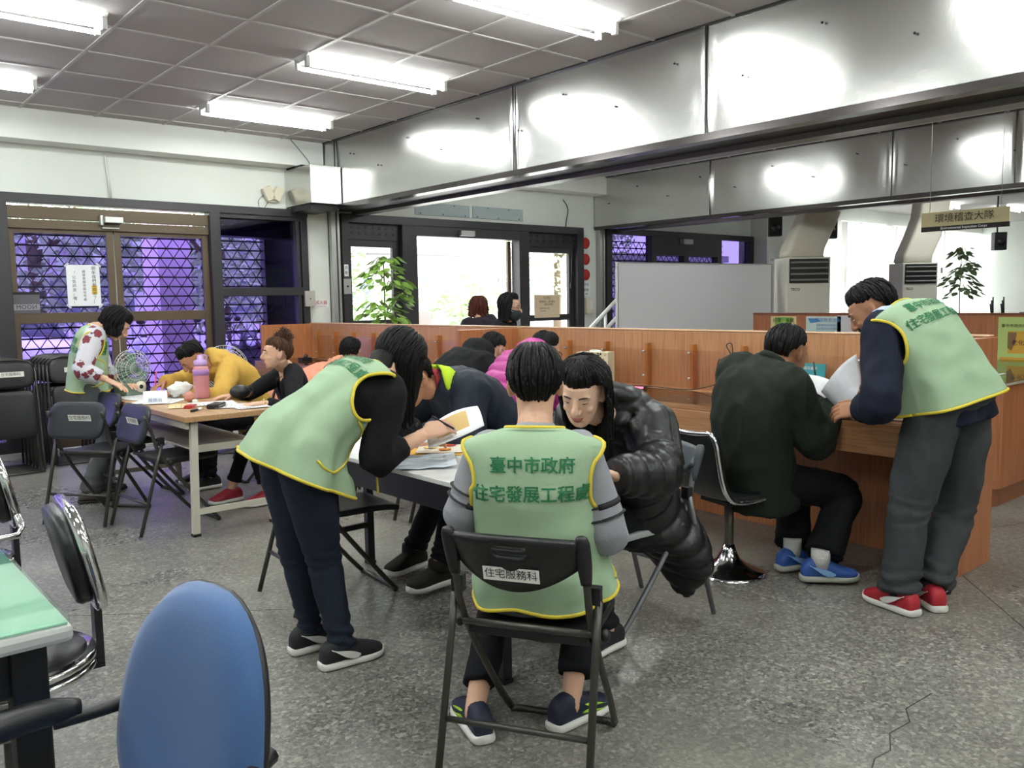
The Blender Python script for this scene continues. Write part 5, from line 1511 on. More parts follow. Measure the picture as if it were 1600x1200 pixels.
flat_sign('leaflet', 'pale printed sheet lying under the island glass top', 'leaflet', (6.35, 2.3, .8275), .5, .02, (0, -1, 0), M_paper, []).rotation_euler = (math.radians(-90), 0, 0)

# far office: air conditioners, ducts, curtains, speakers, clutter
def aircon(x, y, rz, label, scale=1.0):
    t = thing('air_conditioner', label, 'air conditioner', (x, y, 0), rz, 'standing air conditioners')
    b = MB(); b.b2((-.28, -.22, .05), (.28, .22, 1.88)); b.build('cabinet', M_cream if scale == 2 else mat('ac_white', '#dedbd0', .5), t, bevel=.012)
    b = MB(); b.b2((-.25, -.232, 1.56), (.25, -.221, 1.86)); g = b.build('outlet_grille', M_black, t)
    for k in range(4):
        b = MB(); b.box((0, -.24, 1.60 + k * .072), (.48, .03, .012), 0, Matrix.Rotation(.5, 3, 'X')); b.build('louvre', mat('louvre_grey', '#8a8a88', .4), g)
    b = MB(); b.b2((-.25, -.228, .98), (.25, -.221, .995)); b.build('panel_gap', M_ink, t)
    b = MB(); b.b2((-.25, -.229, .20), (.25, -.2211, .92), 0)
    for k in range(14): b.b2((-.25, -.232, .22 + k * .05), (.25, -.2291, .232 + k * .05), 1)
    b.build('intake_grille', [mat('intake_beige', '#c9bc9e', .6), mat('intake_dark', '#a3977c', .6)], t)
    b = MB(); write(b, 'TECO', .045, (-.17, -.221, 1.48), (1, 0, 0), (0, 0, 1), 0, .002, .001); b.build('badge', M_ink, t)
    b = MB(); b.loft([((0, 0, 1.885), (.24, 0, 0), (0, .17, 0)), ((0, 0, 2.0), (.24, 0, 0), (0, .17, 0)), ((.35, .2, 2.6), (.24, 0, 0), (0, .17, 0)), ((.42, .25, 3.2), (.24, 0, 0), (0, .17, 0))], 24, 2, ex=8); b.build('air_duct', mat('duct_beige', '#cfc9bb', .55), t)
    return t
aircon(*(9.952, 5.885, 1.337)[:2], -math.radians(15 + 22), 'white standing air conditioner with slanting duct, nearer the whiteboard')
aircon(*(13.551, 6.094, 1.244)[:2], -math.radians(15 + 22), 'white standing air conditioner with slanting duct, behind the bending person')
M_curt = mat('white_curtain', '#efecea', 0.9)
def translucent(mt, k):
    nt = mt.node_tree; b_ = nt.nodes['Principled BSDF']; tr = nt.nodes.new('ShaderNodeBsdfTranslucent'); tr.inputs[0].default_value = b_.inputs['Base Color'].default_value
    mx = nt.nodes.new('ShaderNodeMixShader'); mx.inputs[0].default_value = k; nt.links.new(b_.outputs[0], mx.inputs[1]); nt.links.new(tr.outputs[0], mx.inputs[2]); nt.links.new(mx.outputs[0], nt.nodes['Material Output'].inputs[0])
translucent(M_curt, .55)
for k, (x0, x1, l) in enumerate(((14.65, 15.15, 'ochre edged curtain strip next to the wide pillar'), (15.35, 17.3, 'white curtain panel between the two air conditioners, left one'), (17.4, 18.9, 'white curtain panel behind the second air conditioner'), (19.0, 21.3, 'white curtain panel under the hanging sign'), (21.5, 24.2, 'white curtain panel at the far right end'))):
    b = MB(); V = []; F = []; n = 90
    for i in range(n + 1):
        u = i / n; x = x0 + (x1 - x0) * u; y = 8.93 + .05 * math.sin(u * (x1 - x0) * 26) + .03 * noise.noise(Vector((x * 4, k, 0)))
        for z in (.3, 1.1, 2.0, 2.9): V.append((x, y + .02 * noise.noise(Vector((x * 3, z, k))), z))
    for i in range(n):
        for j in range(3): a = i * 4 + j; F.append((a, a + 4, a + 5, a + 1))
    b.add(V, F); tag(b.build('curtain', mat('ochre_curtain', '#c9a869', .9) if k == 0 else M_curt, origin=((x0 + x1) / 2, 8.93, .3), ), l, 'curtain', 'office curtains')
for (px, l, y) in (((10.934, 6.899, 2.395), 'small black speaker on the wide white pillar', 0), ((14.774, 5.303, 2.210), 'small black speaker hanging right of the plant', 0), ((11.718, 6.487, 2.361), 'small black speaker beside the first slanting duct', 0)):
    t = thing('speaker', l, 'speaker', px, -math.radians(50), 'small wall speakers')
    b = MB(); b.b2((-.09, -.08, -.14), (.09, .08, .14)); b.build('cabinet', M_plblk, t, bevel=.01)
    b = MB(); b.tube([(0, -.086, -.02), (0, -.08, -.02)], .06, 16); b.build('cone', M_black, t)
    b = MB(); b.tube([(0, .08, .1), (0, .1, .4), (0, .1, 3.2 - px[2])], .012, 6); b.build('bracket', M_black, t)
flat_sign('frame_notice', 'framed yellow topped notice on the wide pillar by the whiteboard', 'notice', (13.804, 8.765, 1.957), .22, .42, (0, -1, 0), M_paper, [('公告', .06, 0, .1, 1), ('注意事項', .03, 0, -.02, 1)])
# second counter clutter
def monitor(x, y, z, rz, label):
    t = thing('monitor', label, 'monitor', (x, y, z), rz)
    b = MB(); b.b2((-.27, -.02, .12), (.27, .02, .46)); b.build('screen_back', M_plblk, t, bevel=.01)
    b = MB(); b.b2((-.03, -.01, .01), (.03, .03, .14)); b.b2((-.12, -.08, 0), (.12, .08, .012)); b.build('stand', M_plblk, t)
t = thing('desk', 'office desk behind the far counter wall', 'desk', (8.9, 3.1, 0))
b = MB(); b.b2((-.75, -2.2, .72), (.6, 1.5, .75)); b.build('tabletop', M_woodd, t)
for s in (-1, 1):
    b = MB(); b.b2((-.7, s * 1.4 - .02, 0), (.55, s * 1.4 + .02, .719)); b.build('leg_panel', M_woodd, t)
monitor(8.6, 3.66, .751, math.radians(-60), 'wide black monitor seen from behind under the tall plant')
monitor(9.15, 2.80, .751, math.radians(-60), 'black monitor back at the right edge')
for k, (y, c, l) in enumerate(((3.02, '#2b4fa8', 'blue pen holder on the far office desk'), (2.93, '#2a3f86', 'dark blue tape dispenser on the far office desk'), (2.72, '#8d8f94', 'grey file tray at the right edge of the office desk'))):
    t = thing('desk_caddy', l, 'desk caddy', (8.35, y, .751)); b = MB(); b.lathe([(.045, 0), (.05, .30), (.052, .44)], n=14); b.build('cup', mat('caddy' + str(k), c, .4), t)
    for q in range(3): b = MB(); b.tube([(.02 * (q - 1), .01, .44), (.03 * (q - 1), .02, .55 + .03 * q)], .006, 6); b.build('pen', M_ink, t)

# plants
def leaf_at(b, p, d, n, ln, wd, m=0):
    d = Vector(d).normalized(); n = Vector(n); n = (n - d * n.dot(d)).normalized(); s = d.cross(n)
    V = [p, p + d * ln * .3 + s * wd * .8 + n * .006, p + d * ln * .62 + s * wd * .75, p + d * ln, p + d * ln * .62 - s * wd * .75, p + d * ln * .3 - s * wd * .8 + n * .006, p + d * ln * .5 - n * .012]
    b.add(V, [(0, 1, 6), (1, 2, 6), (2, 3, 6), (3, 4, 6), (4, 5, 6), (5, 0, 6)], m, True)
def plant(x, y, z0, h, label, seed, clusters, ln=.12, potr=.16, stemr=.014, mm=None):
    rnd = random.Random(seed); t = thing('potted_plant', label, 'plant', (x, y, z0))
    b = MB(); b.lathe([(potr * .7, 0), (potr * .95, h * .14), (potr, h * .16), (potr * .92, h * .16), (potr * .9, h * .145)], n=20); b.build('pot', mat('pot_clay', '#6f5a4c', .8), t)
    st = MB(); lv = MB(); st.tube([(0, 0, h * .12), (.01, .02, h * .5), (0, 0, h * .95)], [stemr, stemr * .8, stemr * .4], 7, sub=3)
    for cx, cz, r_, n in clusters:
        for k in range(n):
            a = rnd.uniform(0, 6.28); rr_ = r_ * math.sqrt(rnd.random()); p = Vector((cx + rr_ * math.cos(a), rr_ * math.sin(a), cz + rnd.uniform(-.5, .5) * r_ * .9 - rr_ * .25))
            if k % 5 == 0: st.tube([(cx * .4, 0, cz - r_ * .3), (p + Vector((cx * .5, 0, cz))) / 2 if False else ((cx * .4 + p.x) / 2, p.y / 2, max(p.z, cz) + .02), p], .004, 5, sub=2)
            leaf_at(lv, p, (math.cos(a), math.sin(a), -.55 + rnd.uniform(-.4, .3)), (rnd.uniform(-.4, .4), rnd.uniform(-.4, .4), 1), ln * rnd.uniform(.7, 1.15), ln * .36)
    st.build('stem', mat('stem_green', '#66753f', .6), t); lv.build('foliage', mm or mat('houseplant_leaf', '#86ad4c', .45, var=.25, vscale=9), t)
px_, py_, _ = (5.003, 7.926, 1.696)
plant(px_, py_, 0, 1.95, 'tall leafy potted plant standing at the left of the entrance', 3, [(0.0, 1.86, .15, 30), (-.05, 1.72, .20, 36), (.17, 1.62, .13, 18), (.26, 1.50, .07, 8), (-.13, 1.38, .17, 22), (.03, 1.32, .2, 28), (.2, 1.42, .1, 10), (.24, 1.14, .08, 10)], .125)
px2, py2, _ = (11.840, 4.690, 1.552)
plant(px2, py2, .751, 1.35, 'airy potted plant on the far office desk in front of the curtains', 8, [(.0, 1.22, .12, 16), (.06, 1.02, .16, 20), (-.06, .86, .18, 22), (.05, .74, .2, 24)], .14, .12, .008, mat('office_leaf', '#87a079', .5, var=.2, vscale=8))
t = bpy.data.objects['potted_plant.001']
b = MB(); b.b2((-.25, -.25, -.751), (.25, .25, -.001)); b.build('plant_stand', M_woodd, t)

# ------------------------------------------------------------------ things on the left table
TZ = .7402
def table_papers(lst, pre):
    for k, (x, y, w_, l_, rz, lab, mm, cu, z) in enumerate(lst): paper(lab, x, y, z, w_, l_, rz, mm, cu, lines=9, seed=k, group=pre)
M_manila = mat('manila_card', '#d8bf8c', .75)
table_papers([(1.98, 6.42, .30, .42, .3, 'white form under the hands of the standing person in floral sleeves', None, .004, TZ), (2.16, 6.18, .21, .297, -.4, 'white form being written on by the mustard jacketed person', None, .006, TZ), (1.93, 6.03, .21, .297, .9, 'white sheet beside the folded white tent card', None, .003, TZ + .002),
  (2.07, 5.62, .25, .36, 1.2, 'manila folder spread along the left part of the pale wood table', M_manila, .004, TZ), (2.16, 5.60, .21, .297, 1.35, 'white form on top of the manila folder', None, .006, TZ + .004), (2.25, 5.36, .21, .297, 1.1, 'white form under the hands of the frizzy haired person', None, .008, TZ), (2.28, 5.24, .15, .21, 1.4, 'small white sheet near the front right corner of the pale wood table', None, .004, TZ + .002)], 'papers on the pale wood table')
b = MB(); b.prism([(-.075, -.035, 0), (-.075, .035, 0), (-.075, 0, .085)], (.15, 0, 0), 0); write(b, '服務台', .03, (0, -.030, .022), (1, 0, 0), (0, .38, .92), 1, .002)
o = b.build('tent_card', [M_paper, mat('blue_ink', '#5a74a8', .7)]); o.location = (1.90, 5.93, TZ + .006); o.rotation_euler = (0, 0, -.35); tag(o, 'folded white tent card standing on the pale wood table', 'tent card')
bx, by, _ = (2.266, 6.058, 0.740)
t = thing('water_bottle', 'pink translucent water bottle with purple lid on the pale wood table', 'bottle', (bx, by, TZ))
b = MB(); b.lathe([(.046, 0), (.054, .006), (.055, .05), (.053, .09), (.055, .13), (.055, .20), (.050, .225), (.042, .235)], n=28); b.build('bottle_body', mat('pink_translucent', '#c07f86', .12, coat=.4), t)
b = MB(); b.lathe([(.0565, .165), (.0565, .205), (.0555, .206)], n=28); b.build('purple_band', mat('purple_plastic', '#a97fc4', .35), t)
b = MB(); b.lathe([(.044, .236), (.046, .245), (.046, .27), (.030, .275), (.022, .28), (.020, .30), (.012, .305)], n=24); b.build('lid', mat('lilac_plastic', '#b79ad0', .35), t)
b = MB(); b.tube([(.035, 0, .27), (.05, 0, .295), (.02, 0, .31), (-.02, 0, .30)], .006, 6, sub=3); b.build('carry_loop', mat('lilac_plastic', '#b79ad0', .35), t)
def crumple(name, label, cat, x, y, z, r, m, seed, flat=.6):
    b = MB(); b.ell((0, 0, 0), (r, 0, 0), (0, r * .75, 0), (0, 0, r * flat), 0, 26, 18)
    b.v = [tuple(Vector(p) * (1 + .32 * noise.noise(Vector(p) * (3.2 / r) + Vector((seed, 0, 0))) + .18 * noise.noise(Vector(p) * (8 / r)))) for p in b.v]
    mz = min(p[2] for p in b.v); b.v = [(p[0], p[1], p[2] - mz) for p in b.v]
    o = b.build(name, m); o.location = (x, y, z); return tag(o, label, cat)
cx, cy, _ = (2.160, 6.180, 0.740); crumple('plastic_bag', 'crumpled white plastic bag beside the pink bottle', 'bag', cx, cy, TZ, .085, mat('bag_white', '#dcdcd8', .4), 2)
cx, cy, _ = (2.112, 5.885, 0.740); crumple('fruit', 'pale reddish fruit between the plastic bag and the pink bottle', 'fruit', cx, cy, TZ, .038, mat('fruit_red', '#c98a78', .5), 5, .9)
cx, cy, _ = (2.111, 5.776, 0.740); b = MB(); b.lathe([(.017, 0), (.018, .004), (.018, .02), (.014, .026), (.004, .028)], n=16); o = b.build('bottle_cap', M_white); o.location = (cx, cy, TZ); tag(o, 'small white cap in front of the pink bottle', 'cap')
cx, cy, _ = (1.995, 5.543, 0.740)
t = thing('ink_pad', 'red ink pad case on the pale wood table', 'ink pad', (cx, cy, TZ), .9); b = MB(); b.b2((-.055, -.03, 0), (.055, .03, .012)); b.build('case', mat('red_plastic', '#b3262a', .35), t, bevel=.004); b = MB(); b.b2((-.05, -.026, .0125), (.05, .026, .02)); b.build('lid', mat('red_plastic', '#b3262a', .35), t, bevel=.003)
cx, cy, _ = (2.113, 5.412, 0.740)
t = thing('stamp_case', 'black zip case near the front edge of the pale wood table', 'case', (cx, cy, TZ), .9); b = MB(); b.b2((-.08, -.04, 0), (.08, .04, .03)); b.build('body', M_plblk, t, bevel=.008); b = MB(); b.tube([(-.075, -.041, .018), (.075, -.041, .018)], .0025, 5); b.build('zip', M_alu, t)
cx, cy, _ = (1.941, 5.318, 0.740)
t = thing('marker_pen', 'black and white marker pen lying in front of the black zip case', 'pen', (cx, cy, TZ + .009), .75); b = MB(); b.tube([(-.05, 0, 0), (.03, 0, 0)], .008, 10); b.build('barrel', M_ink, t); b = MB(); b.tube([(.031, 0, 0), (.085, 0, 0)], .0085, 10); b.build('cap', M_white, t)
# electric fans
def fan(label, x, y, z, rz, r, hub_z, mb_, mg, mbase, floor=False):
    t = thing('electric_fan', label, 'fan', (x, y, z), rz, None)
    g = MB()
    for rr_ in (r, r * .82, r * .6, r * .35):
        for dy in (-.05, .05):
            g.tube([(rr_ * math.cos(a), dy * (1 - .6 * (rr_ / r) ** 3), hub_z + rr_ * math.sin(a)) for a in [2 * PI * k / 32 for k in range(33)]], .0022, 4)
    for k in range(28):
        a = 2 * PI * k / 28
        for dy in (-.05, .05): g.tube([(.03 * math.cos(a), dy, hub_z + .03 * math.sin(a)), (r * .7 * math.cos(a), dy * .9, hub_z + r * .7 * math.sin(a)), (r * math.cos(a), dy * .4, hub_z + r * math.sin(a))], .0014, 3)
    g.build('guard', mg, t)
    bl = MB()
    for k in range(3):
        a = 2 * PI * k / 3 + PI / 2; d = Vector((math.cos(a), 0, math.sin(a))); s = Vector((-math.sin(a), 0, math.cos(a)))
        pts = [d * r * .12, d * r * .4 + s * r * .22, d * r * .75 + s * r * .24, d * r * .88, d * r * .7 - s * r * .18, d * r * .35 - s * r * .15]
        bl.prism([p + Vector((0, .012 * (1 if i in (1, 2) else -1), hub_z)) for i, p in enumerate(pts)], (0, .004, 0))
    bl.build('blade', mb_, t)
    b = MB(); b.tube([(0, -.03, hub_z), (0, .04, hub_z), (0, .15, hub_z), (0, .17, hub_z)], [.03, .05, .05, .03], 14); b.build('motor', mbase, t)
    if floor:
        b = MB(); b.tube([(0, .08, .03), (0, .08, hub_z)], .015, 10); b.lathe([(.17, 0), (.17, .015), (.05, .035)], (0, .08, 0)); b.build('stand', mbase, t)
    else:
        b = MB(); b.b2((-.085, -.04, 0), (.085, .12, .13)); b.tube([(0, .07, .12), (0, .07, hub_z)], .02, 8); b.build('base', mbase, t, bevel=.015)
        b = MB(); b.tube([(.03, -.05, .065), (.03, -.04, .065)], .042, 20); k1 = b.build('dial', M_cream, t); b = MB(); b.tube([(.03, -.054, .065), (.03, -.051, .065)], .016, 14); b.build('dial_knob', M_ink, k1)
fx, fy, _ = (2.094, 6.914, 0.740)
fan('small grey green desk fan with clear guard on the pale wood table', 1.98, 6.66, TZ, .3, .14, .20, mat('fan_green', '#4f7a5c', .35), mat('guard_clear', '#c8cccb', .3), mat('fan_base_green', '#6d8272', .45))
wx, wy, wz = (3.173, 7.859, 0.810)
fan('white standing fan with blue blades behind the mustard jacketed person', wx, wy, 0, -.75, .215, wz, mat('fan_blue', '#4f9cc4', .3), mat('guard_white', '#d9d8d2', .4), M_plblk, True)

# ------------------------------------------------------------------ things on the white topped table
MZ = .7355
M_env = mat('yellow_envelope', '#e3ae3c', .7); M_pblue = mat('pale_blue_paper', '#d8e2ec', .75)
x, y, _ = (2.108, 3.121, 0.740); paper('yellow envelope under the leaflets on the white topped table, left one', x, y, MZ, .25, .34, -.9, M_env, 0, name='envelope', cat='envelope')
x, y, _ = (2.303, 3.038, 0.740); paper('yellow envelope peeking out at the back of the white topped table', x - .02, y + .03, MZ + .0015, .25, .34, -.4, M_env, 0, name='envelope', cat='envelope')
x, y, _ = (2.248, 3.120, 0.740)
b = MB(); sheet(b, 0, 0, 0, .21, .297, 0, 0, .0015, .004, 3)
for k, (u, v_, r_, mi) in enumerate(((.0, .05, .035, 1), (.04, .02, .025, 2), (-.05, -.03, .03, 3), (.02, -.08, .03, 1))): b.tube([(u, v_, .006), (u, v_, .0066)], r_, 16, mi)
o = b.build('leaflet', [mat('leaflet_cream', '#e6dccb', .6), mat('leaflet_orange', '#dd8a3c', .6), mat('leaflet_red', '#c94a3c', .6), mat('leaflet_yellow', '#e6c25a', .6)]); o.location = (x, y, MZ + .004); o.rotation_euler = (0, 0, -.7); tag(o, 'cream leaflet with orange and red pictures on the yellow envelopes', 'leaflet')
x, y, _ = (1.971, 2.896, 0.740); paper('rumpled pale blue form at the near edge of the white topped table', x, y, MZ + .003, .30, .30, -.6, M_pblue, .016, lines=8, seed=4)
x, y, _ = (1.890, 2.979, 0.740); paper('pale blue sheet half under the rumpled form, at the left', x, y, MZ, .2, .25, -.2, M_pblue, .004, lines=6, seed=6)

# ------------------------------------------------------------------ things on the long counter
DZ = .793
t = thing('tissue_box', 'cream tissue box with dark floral pattern on the long counter', 'tissue box', (4.40, 4.21, DZ), .35)
b = MB(); b.b2((-.06, -.12, 0), (.06, .12, .235), 0)
rnd = random.Random(4)
for k in range(95):
    y_, z_ = rnd.uniform(-.11, .11), rnd.uniform(.008, .227); b.ell((-.0602, y_, z_), (.0012, 0, 0), (0, rnd.uniform(.004, .012), 0), (0, 0, rnd.uniform(.004, .010)), rnd.choice((1, 1, 2)), 8, 5)
for k in range(26):
    x_, y_ = rnd.uniform(-.05, .05), rnd.uniform(-.11, .11); b.ell((x_, y_, .2352), (rnd.uniform(.004, .01), 0, 0), (0, rnd.uniform(.004, .012), 0), (0, 0, .0012), rnd.choice((1, 1, 2)), 8, 5)
b.build('box', [mat('tissue_cream', '#cfc8a9', .6), M_ink, mat('tissue_ochre', '#b18f55', .6)], t, bevel=.003)
b = MB(); b.loft([((0, 0, .232), (.012, 0, 0), (0, .04, 0)), ((.004, 0, .242), (.006, 0, 0), (0, .05, 0)), ((-.004, .01, .25), (.002, 0, 0), (0, .02, 0))], 10, 2); b.build('tissue', M_paper, t)
x, y, _ = (4.374, 3.795, 0.790)
t = thing('barcode_reader', 'small device glowing pink on the long counter', 'device', (x, y, DZ), .4)
b = MB(); b.b2((-.03, -.06, 0), (.03, .06, .022)); b.build('body', M_plblk, t, bevel=.006); b = MB(); b.b2((-.0306, -.05, .004), (-.0301, .02, .018)); b.build('glowing_strip', mat('pink_light', (1.0, .12, .2, 1), .5, emit=2.5), t)
def desk_cable(label, pts):
    b = MB(); b.tube(pts, .0035, 6, sub=5); o = b.build('cable', M_black, origin=pts[0]); return tag(o, label, 'cable')
desk_cable('black cable looping up on the long counter wall and down to the glowing device', [(4.45, 3.98, DZ + .005), (4.5, 3.75, DZ + .006), (4.52, 3.45, DZ + .006), (4.595, 3.27, .86), (4.595, 3.22, .96), (4.595, 3.29, 1.0), (4.595, 3.3, .93), (4.595, 3.2, .92), (4.595, 3.2, 1.02), (4.595, 3.24, 1.09), (4.595, 3.2, 1.10), (4.595, 3.19, 1.0)])
desk_cable('black cable hanging on the counter wall left of the cross panel', [(4.595, 6.05, 1.06), (4.595, 6.1, .95), (4.595, 6.16, .86), (4.57, 6.2, .81), (4.5, 6.35, .80)])
t = thing('booklet', 'teal booklet leaning on the counter wall beside the seated person in dark green', 'booklet', (4.59, 2.64, DZ))
b = MB(); Rm = Matrix.Rotation(math.radians(8), 3, 'Y'); b.box(Rm @ Vector((0, 0, .105)), (.006, .15, .21), 0, Rm); b.box(Rm @ Vector((-.0035, 0, .07)), (.001, .148, .06), 1, Rm); b.box(Rm @ Vector((-.0038, .01, .05)), (.001, .09, .05), 2, Rm); write(b, '海洋臺中', .022, Rm @ Vector((-.0042, .02, .18)), (0, -1, 0), Rm @ Vector((0, 0, 1)), 3, .001); b.build('cover', [mat('teal_cover', '#2f9aa3', .35), mat('aqua_cover', '#6cc0bd', .4), mat('sand_print', '#b79a72', .5), M_paper], t)
t = thing('radio', 'black handheld radio with antenna standing by the teal booklet', 'radio', (4.45, 2.50, DZ), .3)
b = MB(); b.b2((-.014, -.025, 0), (.014, .025, .10)); b.build('body', M_plblk, t, bevel=.005); b = MB(); b.tube([(0, .015, .1), (-.01, .03, .16), (-.015, .04, .235)], [.006, .005, .004], 6); b.build('antenna', M_black, t)
table = [(4.18, 2.36, .21, .297, .5, 'white form beneath the hand of the person in dark green', None, .01, DZ), (4.12, 2.18, .25, .35, 1.0, 'manila sheet under the papers at the near end of the counter', M_manila, .003, DZ), (4.15, 1.98, .21, .297, .1, 'dark printed magazine at the near end of the long counter', mat('magazine_cover', '#7d6f5c', .4, var=.5, vscale=25), .002, DZ)]
for k, (x, y, w_, l_, rz, lab, mm, cu, z) in enumerate(table): paper(lab, x, y, z, w_, l_, rz, mm, cu, lines=8, seed=k + 20, group='papers on the long counter')
paper('dark printed sheet under the counter glass', 4.2, 3.2, .7862, .3, .42, 0, mat('dark_print', '#5b554e', .5, var=.4, vscale=20), 0, th=.0003)
t = thing('desk_plug', 'small black adapter on the left hand counter desk', 'adapter', (4.30, 8.45, DZ)); b = MB(); b.b2((-.06, -.05, 0), (.06, .05, .03)); b.tube([(0, 0, .03), (.02, 0, .06)], .02, 8); b.build('body', M_plblk, t, bevel=.004); b = MB(); b.tube([(.06, 0, .01), (.16, .05, .01), (.26, .02, .01)], .004, 5, sub=3); b.build('cord', M_black, t)
# ------------------------------------------------------------------ the people
Z_ = Vector((0, 0, 1))
M_sole = mat('white_sole', '#d9d8d2', .6); M_blkshoe = mat('black_mesh_shoe', '#17181b', .7, bump=.2, bscale=300); M_swoosh = mat('white_mark', '#d8d6d2', .5)
M_denim = cloth('dark_denim', '#1f2634', .3, .25, .8, 400); M_blkcloth = cloth('black_cloth', '#121317', .2, .1)

# 1 standing in vest with floral sleeves, at the far end of the left table
P = pose(103, (1.702, 6.807, 0.837), (1.779, 6.755, 1.247), (1.903, 6.731, 1.271), 112, -42, s=.95, bulge=.03)
arm(P, 1, (1.753, 6.479, 0.882), (1.848, 6.389, 0.820), (0, 0, -1), elbow=(1.606, 6.548, 0.961), curl=.35)
arm(P, 0, (1.910, 6.698, 0.857), (1.978, 6.568, 0.817), (0, 0, -1), pole=(0, 1, -1), curl=.4)
leg(P, 1, (1.617, 6.564, 0.085), 108); leg(P, 0, (1.776, 6.866, 0.085), 100)
body, org = core_body(P, M_skin, 'person standing in green vest over floral sleeves, leaning over the wood table')
M_floral = mat('floral_print', '#c9c6cc', .8)
def floral():
    nt = M_floral.node_tree; L = nt.links; b_ = nt.nodes['Principled BSDF']; tc = nt.nodes.new('ShaderNodeTexCoord')
    v = nt.nodes.new('ShaderNodeTexVoronoi'); v.inputs['Scale'].default_value = 13; L.new(tc.outputs['Object'], v.inputs['Vector'])
    n = nt.nodes.new('ShaderNodeTexNoise'); n.inputs['Scale'].default_value = 45; L.new(tc.outputs['Object'], n.inputs['Vector'])
    a = nt.nodes.new('ShaderNodeMath'); a.operation = 'MULTIPLY_ADD'; a.inputs[1].default_value = .55; L.new(n.outputs['Fac'], a.inputs[0]); L.new(v.outputs['Distance'], a.inputs[2])
    r = nt.nodes.new('ShaderNodeValToRGB'); r.color_ramp.interpolation = 'CONSTANT'; e = r.color_ramp.elements
    e[0].position = 0; e[0].color = hexc('#7a2a35'); e[1].position = .62; e[1].color = hexc('#5e3a46'); q = e.new(.68); q.color = hexc('#c6c4cc')
    L.new(a.outputs[0], r.inputs[0]); L.new(r.outputs[0], b_.inputs['Base Color'])
floral()
top(P, body, org, M_floral, T_SLIM, (.078, .066, .054), 'blouse', 1, .008, (.72, .72))
vest(P, body, org, True, 1, True, table=[(-.10, .195, .165, .145, 0), (.05, .19, .15, .135, 0)] + T_VEST[2:], flare=.03, front_text=[(-1, '服務'), (1, '志工')])
trousers(P, body, org, cloth('grey_trousers', '#4f5254', .2, .12), (.10, .09, .072, .068, .075), seed=2, low=.04)
for i in (0, 1): shoe(P, i, body, org, mat('grey_loafer', '#4c463f', .6), mat('dark_sole', '#2e2a26', .7), 'loafer')
hair(P, body, org, M_hblack, .12, 62, 92, 120, 1, .026, rough=2.2, locks=220, bang=66)
b = MB(); c, l, f, T = P.frame(.9)
b.tube([c + l * .07 + f * .06, c + l * .045 + f * .13 - T * .10, c + f * .15 - T * .25 - l * .01], .004, 5, sub=4); b.tube([c - l * .07 + f * .06, c - l * .045 + f * .13 - T * .10, c + f * .15 - T * .25 - l * .01], .004, 5, sub=4)
b.box(c + f * .16 - T * .30, (.05, .012, .07)); b.build('lanyard', mat('yellow_badge', '#d9b52e', .5), body, org)
b = MB(); d_ = P.hd[0]; b.tube([P.wr[0] - d_ * .012, P.wr[0] + d_ * .006], .031, 14); b.build('watch', M_black, body, org)

# 2 mustard jacket, writing, far side of the left table
P = pose(272, (2.86, 6.52, .53), (2.539, 6.525, 0.931), (2.368, 6.496, 1.002), 268, -48, s=.95, bulge=.09)
arm(P, 0, (2.158, 6.210, 0.775), (2.088, 6.243, 0.774), (0, 0, -1), elbow=(2.423, 6.110, 0.732), curl=.5)
arm(P, 1, (2.181, 6.593, 0.824), (2.082, 6.555, 0.790), (-.2, -.3, -1), pole=(.2, 1, -.3), curl=.9)
leg(P, 0, (2.42, 6.40, .085), 270); leg(P, 1, (2.45, 6.68, .085), 270)
body, org = core_body(P, M_skin2, 'person in mustard hooded jacket bent over writing at the wood table')
M_must = cloth('mustard_cloth', '#c8a04c', .3, .1)
def hood1(q):
    c, l, f, T = P.frame(1.0)
    q.loft([(c - f * .10 + T * .03, l * .06, f * .03), (c - f * .085 + T * .0, l * .12, f * .05), (c - f * .09 - T * .06, l * .12, f * .055), (c - f * .09 - T * .13, l * .07, f * .03)], 18, 3)
    q.tube([c + l * .10 - f * .02 + T * .01, c - f * .10 + T * .055, c - l * .10 - f * .02 + T * .01], .035, 12, sub=5)
top(P, body, org, M_must, T_BULK, (.092, .072, .052), 'jacket', 2, .012, (.97, .97), extra=hood1)
trousers(P, body, org, M_blkcloth, seed=3)
for i in (0, 1): shoe(P, i, body, org, M_blkshoe, M_sole)
hair(P, body, org, M_hblack, 0, 60, 84, 118, 2, .016, rough=1.8)
b = MB(); p = P.head - P.hf * .10 + P.hu * .06; b.ell(p, P.hf * .035, P.hl * .04, P.hu * .035); b.build('hair_bun', M_hblack, body, org)
c, l, f, T = P.frame(1.02); b = MB(); b.tube([c + l * .06, c + f * .06 + T * .02, c - l * .06], .02, 8, sub=4); b.tube([c + l * .06, c - f * .055, c - l * .06], .02, 8, sub=4); b.build('scarf', mat('pink_scarf', '#c94a6f', .8), body, org)
b = MB(); h = P.wr[1] + P.hd[1] * .085; b.tube([h - Z_ * .04 + P.hd[1] * .01, h + Z_ * .11 - P.hd[1] * .02], .005, 7); o = b.build('pen', mat('pink_pen', '#d0496e', .4), origin=h); tag(o, 'pink pen held by the person in the mustard jacket', 'pen')

